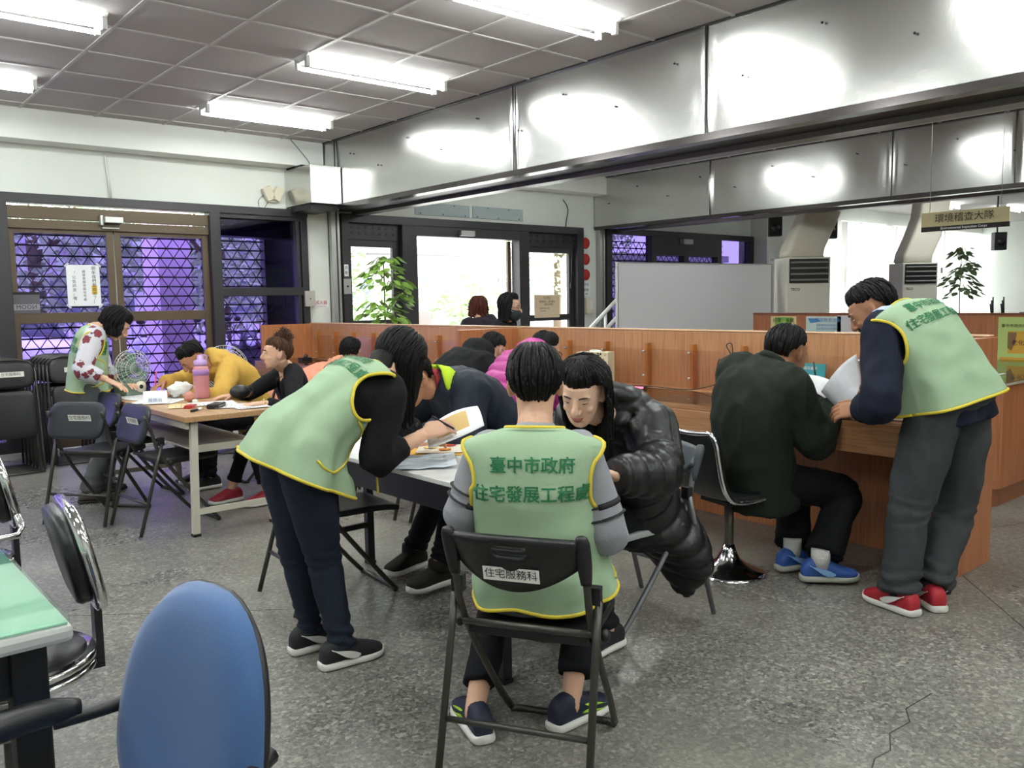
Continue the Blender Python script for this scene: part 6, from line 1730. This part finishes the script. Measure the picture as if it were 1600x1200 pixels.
# 3 frizzy bun, black top, right side of the left table
P = pose(284, (2.86, 5.74, .53), (2.773, 5.771, 0.952), (2.668, 5.675, 1.050), 283, -2, s=.96, bulge=.03)
arm(P, 0, (2.396, 5.301, 0.752), (2.274, 5.313, 0.754), (0, 0, -1), elbow=(2.604, 5.284, 0.670), curl=.25)
arm(P, 1, (2.406, 5.823, 0.764), (2.318, 5.846, 0.761), (0, 0, -1), pole=(0, 1, -.6), curl=.45)
leg(P, 0, (2.52, 5.60, .085), 268); leg(P, 1, (2.36, 5.86, .085), 262)
body, org = core_body(P, M_skin, 'person with frizzy upswept bun in black V-neck top, seated right of the wood table')
top(P, body, org, M_blkcloth, [r if r[0] < .9 else (r[0], r[1] * .94, r[2] * .55, r[3] * .9, -.012) for r in T_SLIM[:-2]] + [(.97, .09, .02, .062, -.02)], (.072, .058, .046), 'top', 3, .006, (.93, .93), vneck=.10)
trousers(P, body, org, M_blkcloth, (.088, .078, .056, .05, .048), seed=4, low=.12)
for i in (0, 1): shoe(P, i, body, org, mat('red_shoe', '#96202f', .6), M_sole)
hair(P, body, org, M_hbrown, 0, 58, 88, 134, 3, .014, rough=1.6, locks=200)
rnd = random.Random(5); b = MB(); c0 = P.head + P.hu * .115 - P.hf * .055
b.ell(c0, P.hf * .05, P.hl * .05, P.hu * .045)
for k in range(260):
    d = Vector((rnd.gauss(0, 1), rnd.gauss(0, 1), rnd.gauss(0, 1))).normalized(); d = (d + P.hu * .35 - P.hf * .35).normalized(); r_ = rnd.uniform(.055, .085); t_ = d.orthogonal().normalized()
    pts = [c0 + d * .03, c0 + d * r_ * .6 + t_ * .012, c0 + d * r_ * .85 - t_ * .012, c0 + d * r_ + t_ * .01 - Z_ * .008]; b.tube(pts, [.0035, .003, .0024, .0008], 4, sub=2)
b.build('hair_bun', M_hbrown, body, org)
b = MB(); b.tube([P.wr[0] + (P.hd[0].cross(Z_) * math.cos(a) + Z_ * math.sin(a)) * .030 + P.hd[0] * .01 for a in [2 * PI * k / 18 for k in range(19)]], .0035, 6); b.build('bracelet', mat('gold', (.8, .6, .25, 1), .25, metal=1), body, org)
b = MB(); c, l, f, T = P.frame(0); h = (2.411, 5.731, 0.797); b.ell(h, (.075, 0, 0), (0, .05, 0), (0, 0, .05)); o = b.build('shoulder_bag', M_seatblk, origin=h); tag(o, 'black bag edge behind the hands of the frizzy haired person', 'bag')

# 4 peach hood at the far part of the counter
P = pose(88, (3.42, 7.22, .53), (3.980, 7.119, 0.746), (4.120, 7.157, 0.949), 95, -30, s=.95, bulge=.05)
arm(P, 0, (4.05, 7.40, .85), (4.15, 7.38, .82), (0, 0, -1)); arm(P, 1, (4.05, 7.02, .85), (4.15, 7.06, .82), (0, 0, -1))
leg(P, 0, (3.78, 7.35, .085), 90); leg(P, 1, (3.78, 7.10, .085), 90)
body, org = core_body(P, M_skin, 'person with dark bob and peach hood, seen from behind at the far counter')
def hood4(q):
    c, l, f, T = P.frame(1.0); q.ell(c - f * .075 + T * .015, f * .09, l * .15, T * .09)
top(P, body, org, cloth('peach_cloth', '#e0957a', .2), T_BULK, (.088, .07, .052), 'hooded_jacket', 4, .010, (1, 1), extra=hood4)
trousers(P, body, org, M_blkcloth, seed=5); [shoe(P, i, body, org, M_blkshoe, M_sole) for i in (0, 1)]
hair(P, body, org, M_hblack, .06, 60, 92, 120, 4, .018)

# 5 bending in vest over the white topped table
P = pose(89, (1.45, 2.97, .87), (1.802, 2.917, 1.103), (1.936, 2.969, 1.164), 86, -50, s=1.0, bulge=.03)
P.sh = [P.sh[0] + Vector((.02, 0, -.03)), P.sh[1] + Vector((.02, 0, -.03))]
arm(P, 1, (1.925, 2.782, 0.876), (2.033, 2.773, 0.904), (.2, .5, -.8), elbow=(1.682, 2.769, 0.797), curl=.75)
arm(P, 0, (2.074, 3.075, 0.855), (2.135, 3.046, 0.829), (0, 0, -1), elbow=(1.923, 3.067, 0.812), curl=.6)
leg(P, 1, (1.565, 2.865, .085), 93, knee=(1.531, 2.930, 0.429)); leg(P, 0, (1.545, 3.09, .085), 90, knee=(1.512, 3.103, 0.410))
body, org = core_body(P, M_skin, 'long haired person in green vest and jeans bending over the white topped table')
M_blkknit = cloth('black_knit', '#0e0e11', .3, .1)
top(P, body, org, M_blkknit, T_SLIM, (.072, .060, .046), 'sweater', 5, .007, (1.10, .55))
vest(P, body, org, True, 5, False, table=[(-.22, .24, .25, .18, .01), (-.08, .232, .215, .165, .005), (.05, .222, .185, .15, 0)] + T_VEST[2:], tsize=.050, tu=(.84, .73), flare=.07)
trousers(P, body, org, M_denim, (.108, .098, .068, .060, .048), 'jeans', 6, .007, .03)
for i in (0, 1): shoe(P, i, body, org, M_blkshoe, M_sole, 'sneaker', {'swoosh': M_swoosh})
hair(P, body, org, M_hblack, .30, 62, 90, 150, 5, .018, rough=1.0, locks=260, fall=(.10, -.05, -1), inward=.25)
glasses(P, body, org)
b = MB(); q_ = P.head - P.hf * .075 - P.hu * .055; b.loft([(q_ + P.hu * .05 + P.hf * .03, P.hl * .055, P.hf * .03), (q_ + P.hf * .01, P.hl * .064, P.hf * .042), (lerp(q_, P.neck, .5) - P.hf * .0, P.hl * .058, P.hf * .042), (P.neck + Z_ * .02, P.hl * .04, P.hf * .02)], 18, 3); b.build('hair_nape', M_hblack, body, org)
b = MB(); d_ = (P.wr[0] - P.el[0]).normalized(); b.tube([P.wr[0] - d_ * .035, P.wr[0] - d_ * .002], .034, 14); b.ell(P.wr[0] - d_ * .018 + Vector((0, -.03, .012)), d_ * .02, Vector((0, .012, .012)), Vector((0, -.012, .018))); b.build('watch', M_black, body, org)
h = P.wr[1] + P.hd[1] * .09 + Vector((0, -.012, .01))
b = MB(); pd = ((2.037, 2.714, 0.888) - 0 if False else (Vector((2.037, 2.714, 0.886)) - Vector((2.003, 2.856, 0.941)))).normalized(); b.tube([h - pd * .075, h + pd * .05], .0045, 7, 0); b.tube([h + pd * .05, h + pd * .066], [.0042, .001], 7, 1); o = b.build('pen', [M_ink, M_alu], origin=h); tag(o, 'black pen held by the bending long haired person', 'pen')
b = MB(); a0, a1 = Vector((1.995, 2.849, 0.834)), Vector((2.246, 2.802, 0.908)); dx_ = (a1 - a0); up_ = Vector((-.25, .5, .55)).normalized()
V = []; F = []
for i in range(13):
    for j in range(7):
        u, v_ = i / 12, j / 6; V.append(a0 + dx_ * (u - .05) * 1.0 + Vector((.10, .17, .045)) * (v_ - .35) + Z_ * (.035 * math.sin(PI * min(1, u * .9)) * (v_ - .2) + .012 * math.sin(PI * v_)))
for i in range(12):
    for j in range(6): a = i * 7 + j; F.append((a, a + 7, a + 8, a + 1))
b.add(V, F, 0)
for k in range(len(b.f)):
    i, j = divmod(k, 6)
    if 2 <= i <= 8 and 1 <= j <= 4: b.m[k] = 1
o = b.build('booklet', [M_paper, mat('tan_print', '#c9a765', .6)], origin=a0, solid=.004); tag(o, 'open white booklet with tan page held over the table by the bending person', 'booklet')
b = MB(); q_ = Vector((1.716, 2.816, 0.781)); b.tube([q_ + Z_ * .02, q_ - Z_ * .03, q_ + Vector((.004, 0, -.12))], .0045, 5, sub=3); o = b.build('lanyard_strap', M_pipe, origin=q_); o.parent = body; o.location = q_ - Vector(org)

# 6 navy jacket with lime lining
P = pose(268, (2.90, 3.36, .53), (2.432, 3.395, 0.992), (2.269, 3.381, 1.030), 262, -35, s=1.02, bulge=.07)
arm(P, 0, (2.276, 3.230, 0.729), (2.183, 3.231, 0.738), (0, 0, -1), elbow=(2.419, 3.161, 0.729), curl=.8)
arm(P, 1, (2.290, 3.510, 0.735), (2.187, 3.465, 0.734), (0, 0, -1), pole=(0, 1, -.4), curl=.5)
leg(P, 0, (2.34, 3.30, .11), 268); leg(P, 1, (2.40, 3.62, .11), 262)
body, org = core_body(P, M_skin2, 'person with glasses in navy jacket with lime lining, seated behind the bending person')
M_navy = cloth('navy_shell', '#1b2230', .15, .1, .6)
top(P, body, org, M_navy, T_BULK, (.098, .076, .056), 'jacket', 6, .014, (1, 1), kz=5)
c, l, f, T = P.frame(1.0); b = MB()
for sg in (1, -1): b.loft([(c - f * .09 + T * .02 + l * sg * .02, l * .05, T * .035), (c - f * .04 + l * sg * .095 + T * .01, f * .045, T * .038), (c + f * .06 + l * sg * .09 - T * .06, f * .022, l * .03), (c + f * .135 + l * sg * .06 - T * .20, f * .010, l * .025), (c + f * .145 + l * sg * .045 - T * .42, f * .008, l * .018)], 12, 4)
b.build('lime_lining', cloth('lime_cloth', '#b9d936', .15), body, org)
b = MB()
for sg in (1, -1): b.loft([(c - f * .065 + T * .045, l * .035, T * .025), (c + l * sg * .066 + T * .03, f * .03, T * .03), (c + f * .075 + l * sg * .03 - T * .02, f * .012, T * .028)], 10, 4)
b.build('collar', mat('red_collar', '#8f2026', .7), body, org)
trousers(P, body, org, M_blkcloth, (.098, .09, .07, .062, .055), seed=7, amp=.010, low=.10)
for i in (0, 1): shoe(P, i, body, org, cloth('dark_canvas', '#2a2823', .3), M_sole, 'high')
hair(P, body, org, M_hblack, 0, 58, 84, 134, 6, .014, rough=1.3)
glasses(P, body, org)

# 7 black hooded jacket at the counter
P = pose(80, (3.30, 4.84, .53), (3.750, 4.700, 0.997), (3.930, 4.790, 1.039), 78, -38, s=1.02, bulge=.08)
arm(P, 0, (4.12, 5.05, .86), (4.2, 5.0, .81), (0, 0, -1)); arm(P, 1, (4.10, 4.70, .86), (4.2, 4.72, .81), (0, 0, -1))
leg(P, 0, (3.80, 4.98, .085), 85); leg(P, 1, (3.80, 4.72, .085), 85)
body, org = core_body(P, M_skin, 'person in plain black hooded jacket seated at the counter, back turned')
def hood7(q):
    c, l, f, T = P.frame(1.0); q.ell(c - f * .07 + T * .0, f * .085, l * .145, T * .085)
top(P, body, org, cloth('black_parka', '#141417', .2), T_BULK, (.098, .076, .056), 'hooded_jacket', 7, .013, (1, 1), extra=hood7)
trousers(P, body, org, M_blkcloth, seed=8); [shoe(P, i, body, org, M_blkshoe, M_sole) for i in (0, 1)]
hair(P, body, org, M_hblack, 0, 56, 80, 132, 7, .014, rough=1.4); glasses(P, body, org)

# 8 magenta puffer at the counter
P = pose(84, (3.38, 4.22, .53), (3.810, 4.200, 1.005), (3.992, 4.289, 1.053), 88, -22, s=1.0, bulge=.06)
arm(P, 0, (4.14, 4.40, .86), (4.24, 4.38, .81), (0, 0, -1)); arm(P, 1, (4.12, 4.02, .86), (4.22, 4.04, .81), (0, 0, -1))
leg(P, 0, (3.86, 4.34, .085), 88); leg(P, 1, (3.86, 4.10, .085), 88)
body, org = core_body(P, M_skin, 'person in magenta puffer jacket and glasses seated at the counter')
def hood8(q):
    c, l, f, T = P.frame(1.0); q.ell(c - f * .06 + T * .015, f * .085, l * .14, T * .075)
top(P, body, org, mat('magenta_nylon', '#ab2b82', .45, var=.08, vscale=8, bump=.2, bscale=60), T_BULK, (.100, .080, .058), 'puffer_jacket', 8, .006, (1, 1), quilt=(.014, .075), extra=hood8)
trousers(P, body, org, M_blkcloth, seed=9); [shoe(P, i, body, org, M_blkshoe, M_sole) for i in (0, 1)]
hair(P, body, org, M_hblack, 0, 60, 86, 134, 8, .018, rough=1.4); glasses(P, body, org)

# 9 foreground, back turned, green vest over grey sleeves
P = pose(52, (1.745, 1.915, .52), (1.714, 1.895, 1.010), (1.765, 1.947, 1.137), 43, -10, s=1.0, taz=44, bulge=.035)
arm(P, 0, (1.791, 2.224, 0.789), (1.870, 2.291, 0.806), (0, 0, -1), elbow=(1.554, 2.051, 0.743), curl=.4)
arm(P, 1, (2.047, 2.019, 0.696), (2.070, 2.110, 0.734), (0, 0, -1), elbow=(1.857, 1.730, 0.684), curl=.4)
leg(P, 0, (1.624, 2.105, 0.085), 20, pole=heading(50)[0] + Z_ * .5); leg(P, 1, (1.896, 1.934, 0.085), 88, pole=heading(54)[0] + Z_ * .5)
body, org = core_body(P, M_skin, 'person seen from behind in green vest with striped grey sleeves, seated in the foreground')
M_greyc = cloth('grey_sweat', '#8f9096', .25, .1)
ob, (Vj, Fj) = top(P, body, org, M_greyc, [(u, a * (.9 if u > .8 else 1), b_, d_, o_) for u, a, b_, d_, o_ in T_SLIM], (.060, .060, .056), 'sweatshirt', 9, .008, (1, 1))
bvj = BVHTree.FromPolygons(Vj, Fj); b = MB(); bb = MB()
for i in (0, 1):
    ax = (P.el[i] - P.sh[i]); Lx = ax.length; ax = ax / Lx; X1 = ax.orthogonal().normalized(); Y1 = ax.cross(X1)
    for d in (.60, .74):
        pts = []
        for k in range(33):
            a = 2 * PI * k / 32; o_ = X1 * math.cos(a) + Y1 * math.sin(a); c = P.sh[i] + ax * Lx * d; h = bvj.ray_cast(c, o_, .2)
            if h[0] is not None: pts.append(h[0] + o_ * .0008)
        if len(pts) > 6: b.tube(pts, .009, 6, sq=.35)
b.build('sleeve_stripes', M_ink, ob, org, label='black stripes')
vest(P, body, org, True, 9, False, table=[(-.03, .215, .165, .160, 0), (.08, .21, .165, .155, 0)] + T_VEST[2:], tsize=.050, tu=(.80, .665), flare=.045, grow=.004)
trousers(P, body, org, M_blkcloth, (.092, .082, .064, .058, .056), seed=10, low=.13)
M_blueshoe = mat('navy_shoe', '#161d33', .6, bump=.15, bscale=300)
for i in (0, 1): shoe(P, i, body, org, M_blueshoe, M_sole, 'sneaker', {'lime': mat('lime_rubber', '#a9d92a', .5), 'toe': mat('blue_mesh', '#2a6fa8', .6)})
hair(P, body, org, M_hblack, 0, 56, 82, 138, 9, .015, rough=1.5, locks=420)

# 10 black puffer coat, facing the viewer
P = pose(266, (2.73, 2.44, .53), (2.411, 2.242, 0.949), (2.201, 2.172, 1.061), 243, -26, s=.98, taz=256, bulge=.05, hroll=-4)
arm(P, 0, (2.181, 1.994, 0.780), (2.094, 1.994, 0.816), (0, 0, -1), elbow=(2.406, 1.984, 0.765), curl=.4)
arm(P, 1, (2.305, 2.313, 0.790), (2.212, 2.288, 0.806), (0, 0, -1), pole=(0, .6, -1), curl=.4)
leg(P, 0, (2.42, 2.26, .085), 268); leg(P, 1, (2.44, 2.52, .085), 268)
body, org = core_body(P, skin_mat('skin_fair', '#d8b19a'), 'smiling person in long black puffer coat seated right of the foreground person', headvox=.004, eyes=.05, smile=.006)
M_puff = mat('black_nylon', '#101113', .38, bump=.25, bscale=45, spec=.5)
def skirt(q):
    c, l, f, T = P.frame(.05)
    q.loft([(c + T * .05 - f * .02, l * .20, f * .17), (c - f * .06 - Z_ * .06, l * .235, f * .20), (c - f * .14 + l * .05 - Z_ * .18, l * .25, f * .15), (c - f * .19 + l * .11 - Z_ * .31, l * .20, f * .085), (c - f * .20 + l * .15 - Z_ * .40, l * .10, f * .05), (c - f * .19 + l * .17 - Z_ * .46, l * .045, f * .03)], 22, 4)
    c, l, f, T = P.frame(1.0); q.ell(c - f * .07, f * .07, l * .15, T * .08)
top(P, body, org, M_puff, [(u, w_ * 1.06, a, b_, o_) for u, w_, a, b_, o_ in T_BULK], (.112, .090, .066), 'puffer_coat', 10, .006, (1, 1), quilt=(.016, .07), extra=skirt)
trousers(P, body, org, M_blkcloth, (.09, .08, .06, .055, .055), seed=11); [shoe(P, i, body, org, M_blkshoe, M_sole) for i in (0, 1)]
hair(P, body, org, M_hblack, .30, 60, 86, 122, 10, .026, rough=1.0, locks=260, bang=68, fall=(.15, .0, -1), inward=.12, hang0=72)

# 11 dark green jacket at the counter
P = pose(98, (3.69, 2.42, .50), (3.713, 2.357, 1.056), (3.885, 2.375, 1.107), 92, -26, s=1.03, taz=88, bulge=.085, hs=1.12)
arm(P, 1, (4.031, 2.216, 0.840), (4.215, 2.203, 0.837), (0, 0, -1), elbow=(3.784, 2.143, 0.693), curl=.25)
arm(P, 0, (4.10, 2.62, .86), (4.2, 2.58, .82), (0, 0, -1), pole=(0, .5, -1), curl=.4)
leg(P, 1, (3.767, 2.101, 0.100), 135, pole=(1, -.2, .3)); leg(P, 0, (3.839, 2.297, 0.100), 110, pole=(1, .2, .3))
body, org = core_body(P, M_skin2, 'person in dark green jacket seated on the chrome chair at the counter')
M_dgreen = cloth('dark_green_cloth', '#20261f', .2, .15)
top(P, body, org, M_dgreen, T_BULK, (.105, .086, .062), 'jacket', 11, .014, (1, 1), kz=5)
c, l, f, T = P.frame(1.03); b = MB(); b.tube([c + l * .07 - f * .01, c - f * .075 + T * .01, c - l * .07 - f * .01, c + f * .06 - T * .04, c + l * .07 - f * .01], .021, 10, sub=5); b.build('collar', M_dgreen, body, org)
trousers(P, body, org, cloth('black_trouser', '#0f1013', .2), (.10, .095, .080, .078, .085), seed=12, amp=.006, low=.10)
for i in (0, 1): b = MB(); b.tube([P.an[i] - Z_ * .02, P.an[i] + Z_ * .07], .045, 14); b.build('sock', mat('white_sock', '#c9c7c4', .9, bump=.4, bscale=120), body, org)
for i in (0, 1): shoe(P, i, body, org, mat('blue_shoe', '#2a4f96', .55, var=.2, vscale=40), mat('grey_sole', '#a3a59a', .6), 'sneaker', {'swoosh': mat('pale_stripe', '#7fa8d8', .5)})
hair(P, body, org, M_hblack, 0, 52, 78, 136, 11, .013, rough=1.0)

# 12 standing in vest, leaning over the counter on the right
P = pose(18, (3.88, 1.56, .93), (3.840, 1.804, 1.307), (3.824, 1.900, 1.331), 340, -38, s=1.05, bulge=.04, taz=14)
arm(P, 0, (3.775, 1.910, 0.877), (3.758, 1.951, 0.870), (.5, .5, -.6), elbow=(3.523, 1.710, 0.935), curl=.9)
arm(P, 1, (4.22, 2.02, .90), (4.25, 2.10, .86), (0, 0, -1), pole=(1, -.3, -.4), curl=.6)
leg(P, 0, (3.678, 1.676, 0.085), 16, knee=(3.743, 1.671, 0.451)); leg(P, 1, (3.841, 1.604, 0.085), 40, knee=(4.037, 1.597, 0.398))
body, org = core_body(P, M_skin2, 'person in green vest and grey sweatpants standing bent over the counter end')
M_navyc = cloth('navy_cloth', '#151a2b', .2, .12)
top(P, body, org, M_navyc, [(-.20, .178, .128, .128, 0), (-.08, .176, .125, .125, 0), (.05, .165, .118, .115, 0)] + T_SLIM[2:], (.084, .076, .062), 'sweater', 12, .012, (.93, .97), kz=5)
b = MB()
for i in (0, ):
    a_ = (P.el[i] - P.sh[i]).normalized(); c, l, f, T = P.frame(.9); b.loft([(P.sh[i] - l * .07 + T * .045, f * .085, T * .03), (P.sh[i] + T * .02 + l * .01, f * .092, T * .07), (P.sh[i] + a_ * .05 + l * .015, f * .085, T * .06)], 16, 4)
b.build('shoulder_panel', cloth('pale_blue_cloth', '#a9b4cf', .2), body, org)
vest(P, body, org, True, 12, False, tsize=.050, tu=(.84, .72), flare=.03, grow=.014, table=[(-.0, .208, .185, .162, 0)] + T_VEST[2:])
trousers(P, body, org, cloth('grey_jersey', '#3c3f41', .25, .1), (.112, .104, .085, .078, .074), 'sweatpants', 13, .012, .06)
for i in (0, 1): shoe(P, i, body, org, mat('red_mesh', '#a81e2c', .6, bump=.15, bscale=300), M_sole, 'sneaker', {'swoosh': M_swoosh})
for i in (0, 1): b = MB(); b.tube([P.an[i] - Z_ * .02, P.an[i] + Z_ * .05], .042, 14); b.build('sock', M_ink, body, org)
hair(P, body, org, M_hblack, 0, 58, 78, 136, 12, .013, rough=1.6, locks=260)
# sheet being turned between the two at the counter
b = MB(); V = []; F = []
p00, p10, p01, p11 = [Vector(p) for p in ((3.948, 2.217, 0.919), (3.930, 2.045, 0.798), (4.231, 2.182, 1.095), (4.074, 2.074, 0.957))]
for i in range(11):
    for j in range(11):
        u, v_ = i / 10, j / 10; p = lerp(lerp(p00, p10, u), lerp(p01, p11, u), v_); V.append(p + Vector((-.06, -.03, .03)) * math.sin(PI * v_) + Vector((.02, .0, -.02)) * math.sin(PI * u))
for i in range(10):
    for j in range(10): a = i * 11 + j; F.append((a, a + 11, a + 12, a + 1))
b.add(V, F, 0); o = b.build('form_sheet', mat('grey_white_sheet', '#c3c3c9', .7, var=.12, vscale=40), origin=p00, solid=.0015); tag(o, 'curling form sheet lifted between the two people at the counter', 'paper')
b = MB(); V = []; F = []
p00, p10, p01, p11 = [Vector(p) for p in ((4.034, 2.378, 0.991), (4.120, 2.232, 0.950), (3.943, 2.288, 0.921), (3.985, 2.177, 0.854))]
for i in range(9):
    for j in range(7):
        u, v_ = i / 8, j / 6; V.append(lerp(lerp(p00, p10, u), lerp(p01, p11, u), v_) + Z_ * .012 * math.sin(PI * u))
for i in range(8):
    for j in range(6): a = i * 7 + j; F.append((a, a + 7, a + 8, a + 1))
b.add(V, F, 0)
for k in range(3): write(b, '申請書表', .022, lerp(p00, p11, .3 + .15 * k) + Z_ * .014, (p10 - p00), (p00 - p01), 1, .001)
o = b.build('form_sheet', [M_paper, mat('grey_print', '#8c9096', .8)], origin=p00, solid=.0015); tag(o, 'white form held up by the person in dark green', 'paper')

# 13 masked person behind the partition
P = pose(140, (5.06, 6.02, .80), (5.020, 5.927, 1.202), (5.003, 5.841, 1.341), 150, -12, s=1.0, bulge=.03)
arm(P, 0, (5.12, 5.80, .78), (5.12, 5.75, .68), (0, 1, 0)); arm(P, 1, (4.90, 5.85, .80), (4.92, 5.80, .70), (0, 1, 0))
leg(P, 0, (5.16, 6.02, .085), 140); leg(P, 1, (5.02, 5.94, .085), 140)
body, org = core_body(P, M_skin, 'person in dark face mask and black coat standing behind the partition by the entrance')
top(P, body, org, M_blkcloth, T_BULK, (.09, .07, .055), 'coat', 13, .010); trousers(P, body, org, M_blkcloth, seed=14); [shoe(P, i, body, org, M_blkshoe, M_sole) for i in (0, 1)]
hair(P, body, org, M_hblack, .16, 50, 92, 120, 13, .016, part=True); glasses(P, body, org)
s_ = P.hs; X_ = lambda a, b_, z: P.head + (P.hf * a + P.hl * b_ + P.hu * z) * s_
b = MB(); b.loft([(X_(.035, 0, -.012), P.hl * .070 * s_, P.hf * .078 * s_), (X_(.040, 0, -.045), P.hl * .066 * s_, P.hf * .080 * s_), (X_(.045, 0, -.085), P.hl * .050 * s_, P.hf * .062 * s_), (X_(.050, 0, -.112), P.hl * .025 * s_, P.hf * .035 * s_)], 24, 3)
b.build('face_mask', mat('mask_dark', '#2c3538', .8), body, org)
b = MB()
for sg in (-1, 1): b.tube([X_(.06, sg * .068, -.03), X_(0, sg * .082, .0), X_(-.02, sg * .08, -.02)], .0016, 5)
b.build('ear_loops', M_paper, body, org)

# 14 auburn hair, outside the partition
P = pose(20, (6.05, 7.55, .86), (5.998, 7.562, 1.188), (6.059, 7.634, 1.324), 15, -8, s=.96, bulge=.03)
arm(P, 0, (5.80, 7.68, .80), (5.80, 7.72, .7), (1, 0, 0)); arm(P, 1, (6.28, 7.58, .80), (6.28, 7.62, .7), (-1, 0, 0))
leg(P, 0, (5.96, 7.58, .085), 20); leg(P, 1, (6.14, 7.52, .085), 20)
body, org = core_body(P, M_skin, 'person with curly auburn hair seen from behind in the entrance')
top(P, body, org, cloth('dark_purple_coat', '#2b2530', .2), T_BULK, (.09, .07, .055), 'coat', 14, .010); trousers(P, body, org, M_blkcloth, seed=15); [shoe(P, i, body, org, M_blkshoe, M_sole) for i in (0, 1)]
hair(P, body, org, M_hred, .12, 60, 95, 122, 14, .028, rough=3.2, locks=260)
b = MB()
for sg in (1, -1):
    c, l, f, T = P.frame(.95); b.loft([(c + l * sg * .07 + T * .03, l * .012, f * .05), (c + l * sg * .12 - T * .02 - f * .02, l * .014, f * .05), (c + l * sg * .13 - T * .09 - f * .06, l * .012, f * .03)], 10, 3)
b.build('collar_trim', mat('white_trim', '#d9d6d2', .8), body, org)

# 15 face behind the office monitor
P = pose(235, (9.75, 3.78, .53), (10.158, 4.597, -0.091), (10.010, 4.560, 0.179), 235, -12, s=.97, bulge=.03)
arm(P, 0, (9.40, 3.45, .80), (9.33, 3.4, .79), (0, 0, -1)); arm(P, 1, (9.32, 3.80, .80), (9.25, 3.75, .79), (0, 0, -1))
leg(P, 0, (9.4, 3.5, .085), 235); leg(P, 1, (9.3, 3.7, .085), 235)
body, org = core_body(P, M_skin, 'person half hidden behind the black monitor in the far office')
top(P, body, org, M_blkcloth, T_SLIM, (.08, .06, .05), 'shirt', 15, .006); trousers(P, body, org, M_blkcloth, seed=16); [shoe(P, i, body, org, M_blkshoe, M_sole) for i in (0, 1)]
hair(P, body, org, M_hblack, 0, 58, 86, 122, 15, .014); glasses(P, body, org)
fchair('black folding chair under the person behind the far office monitor', 9.80, 3.82, 235, 'vinyl')
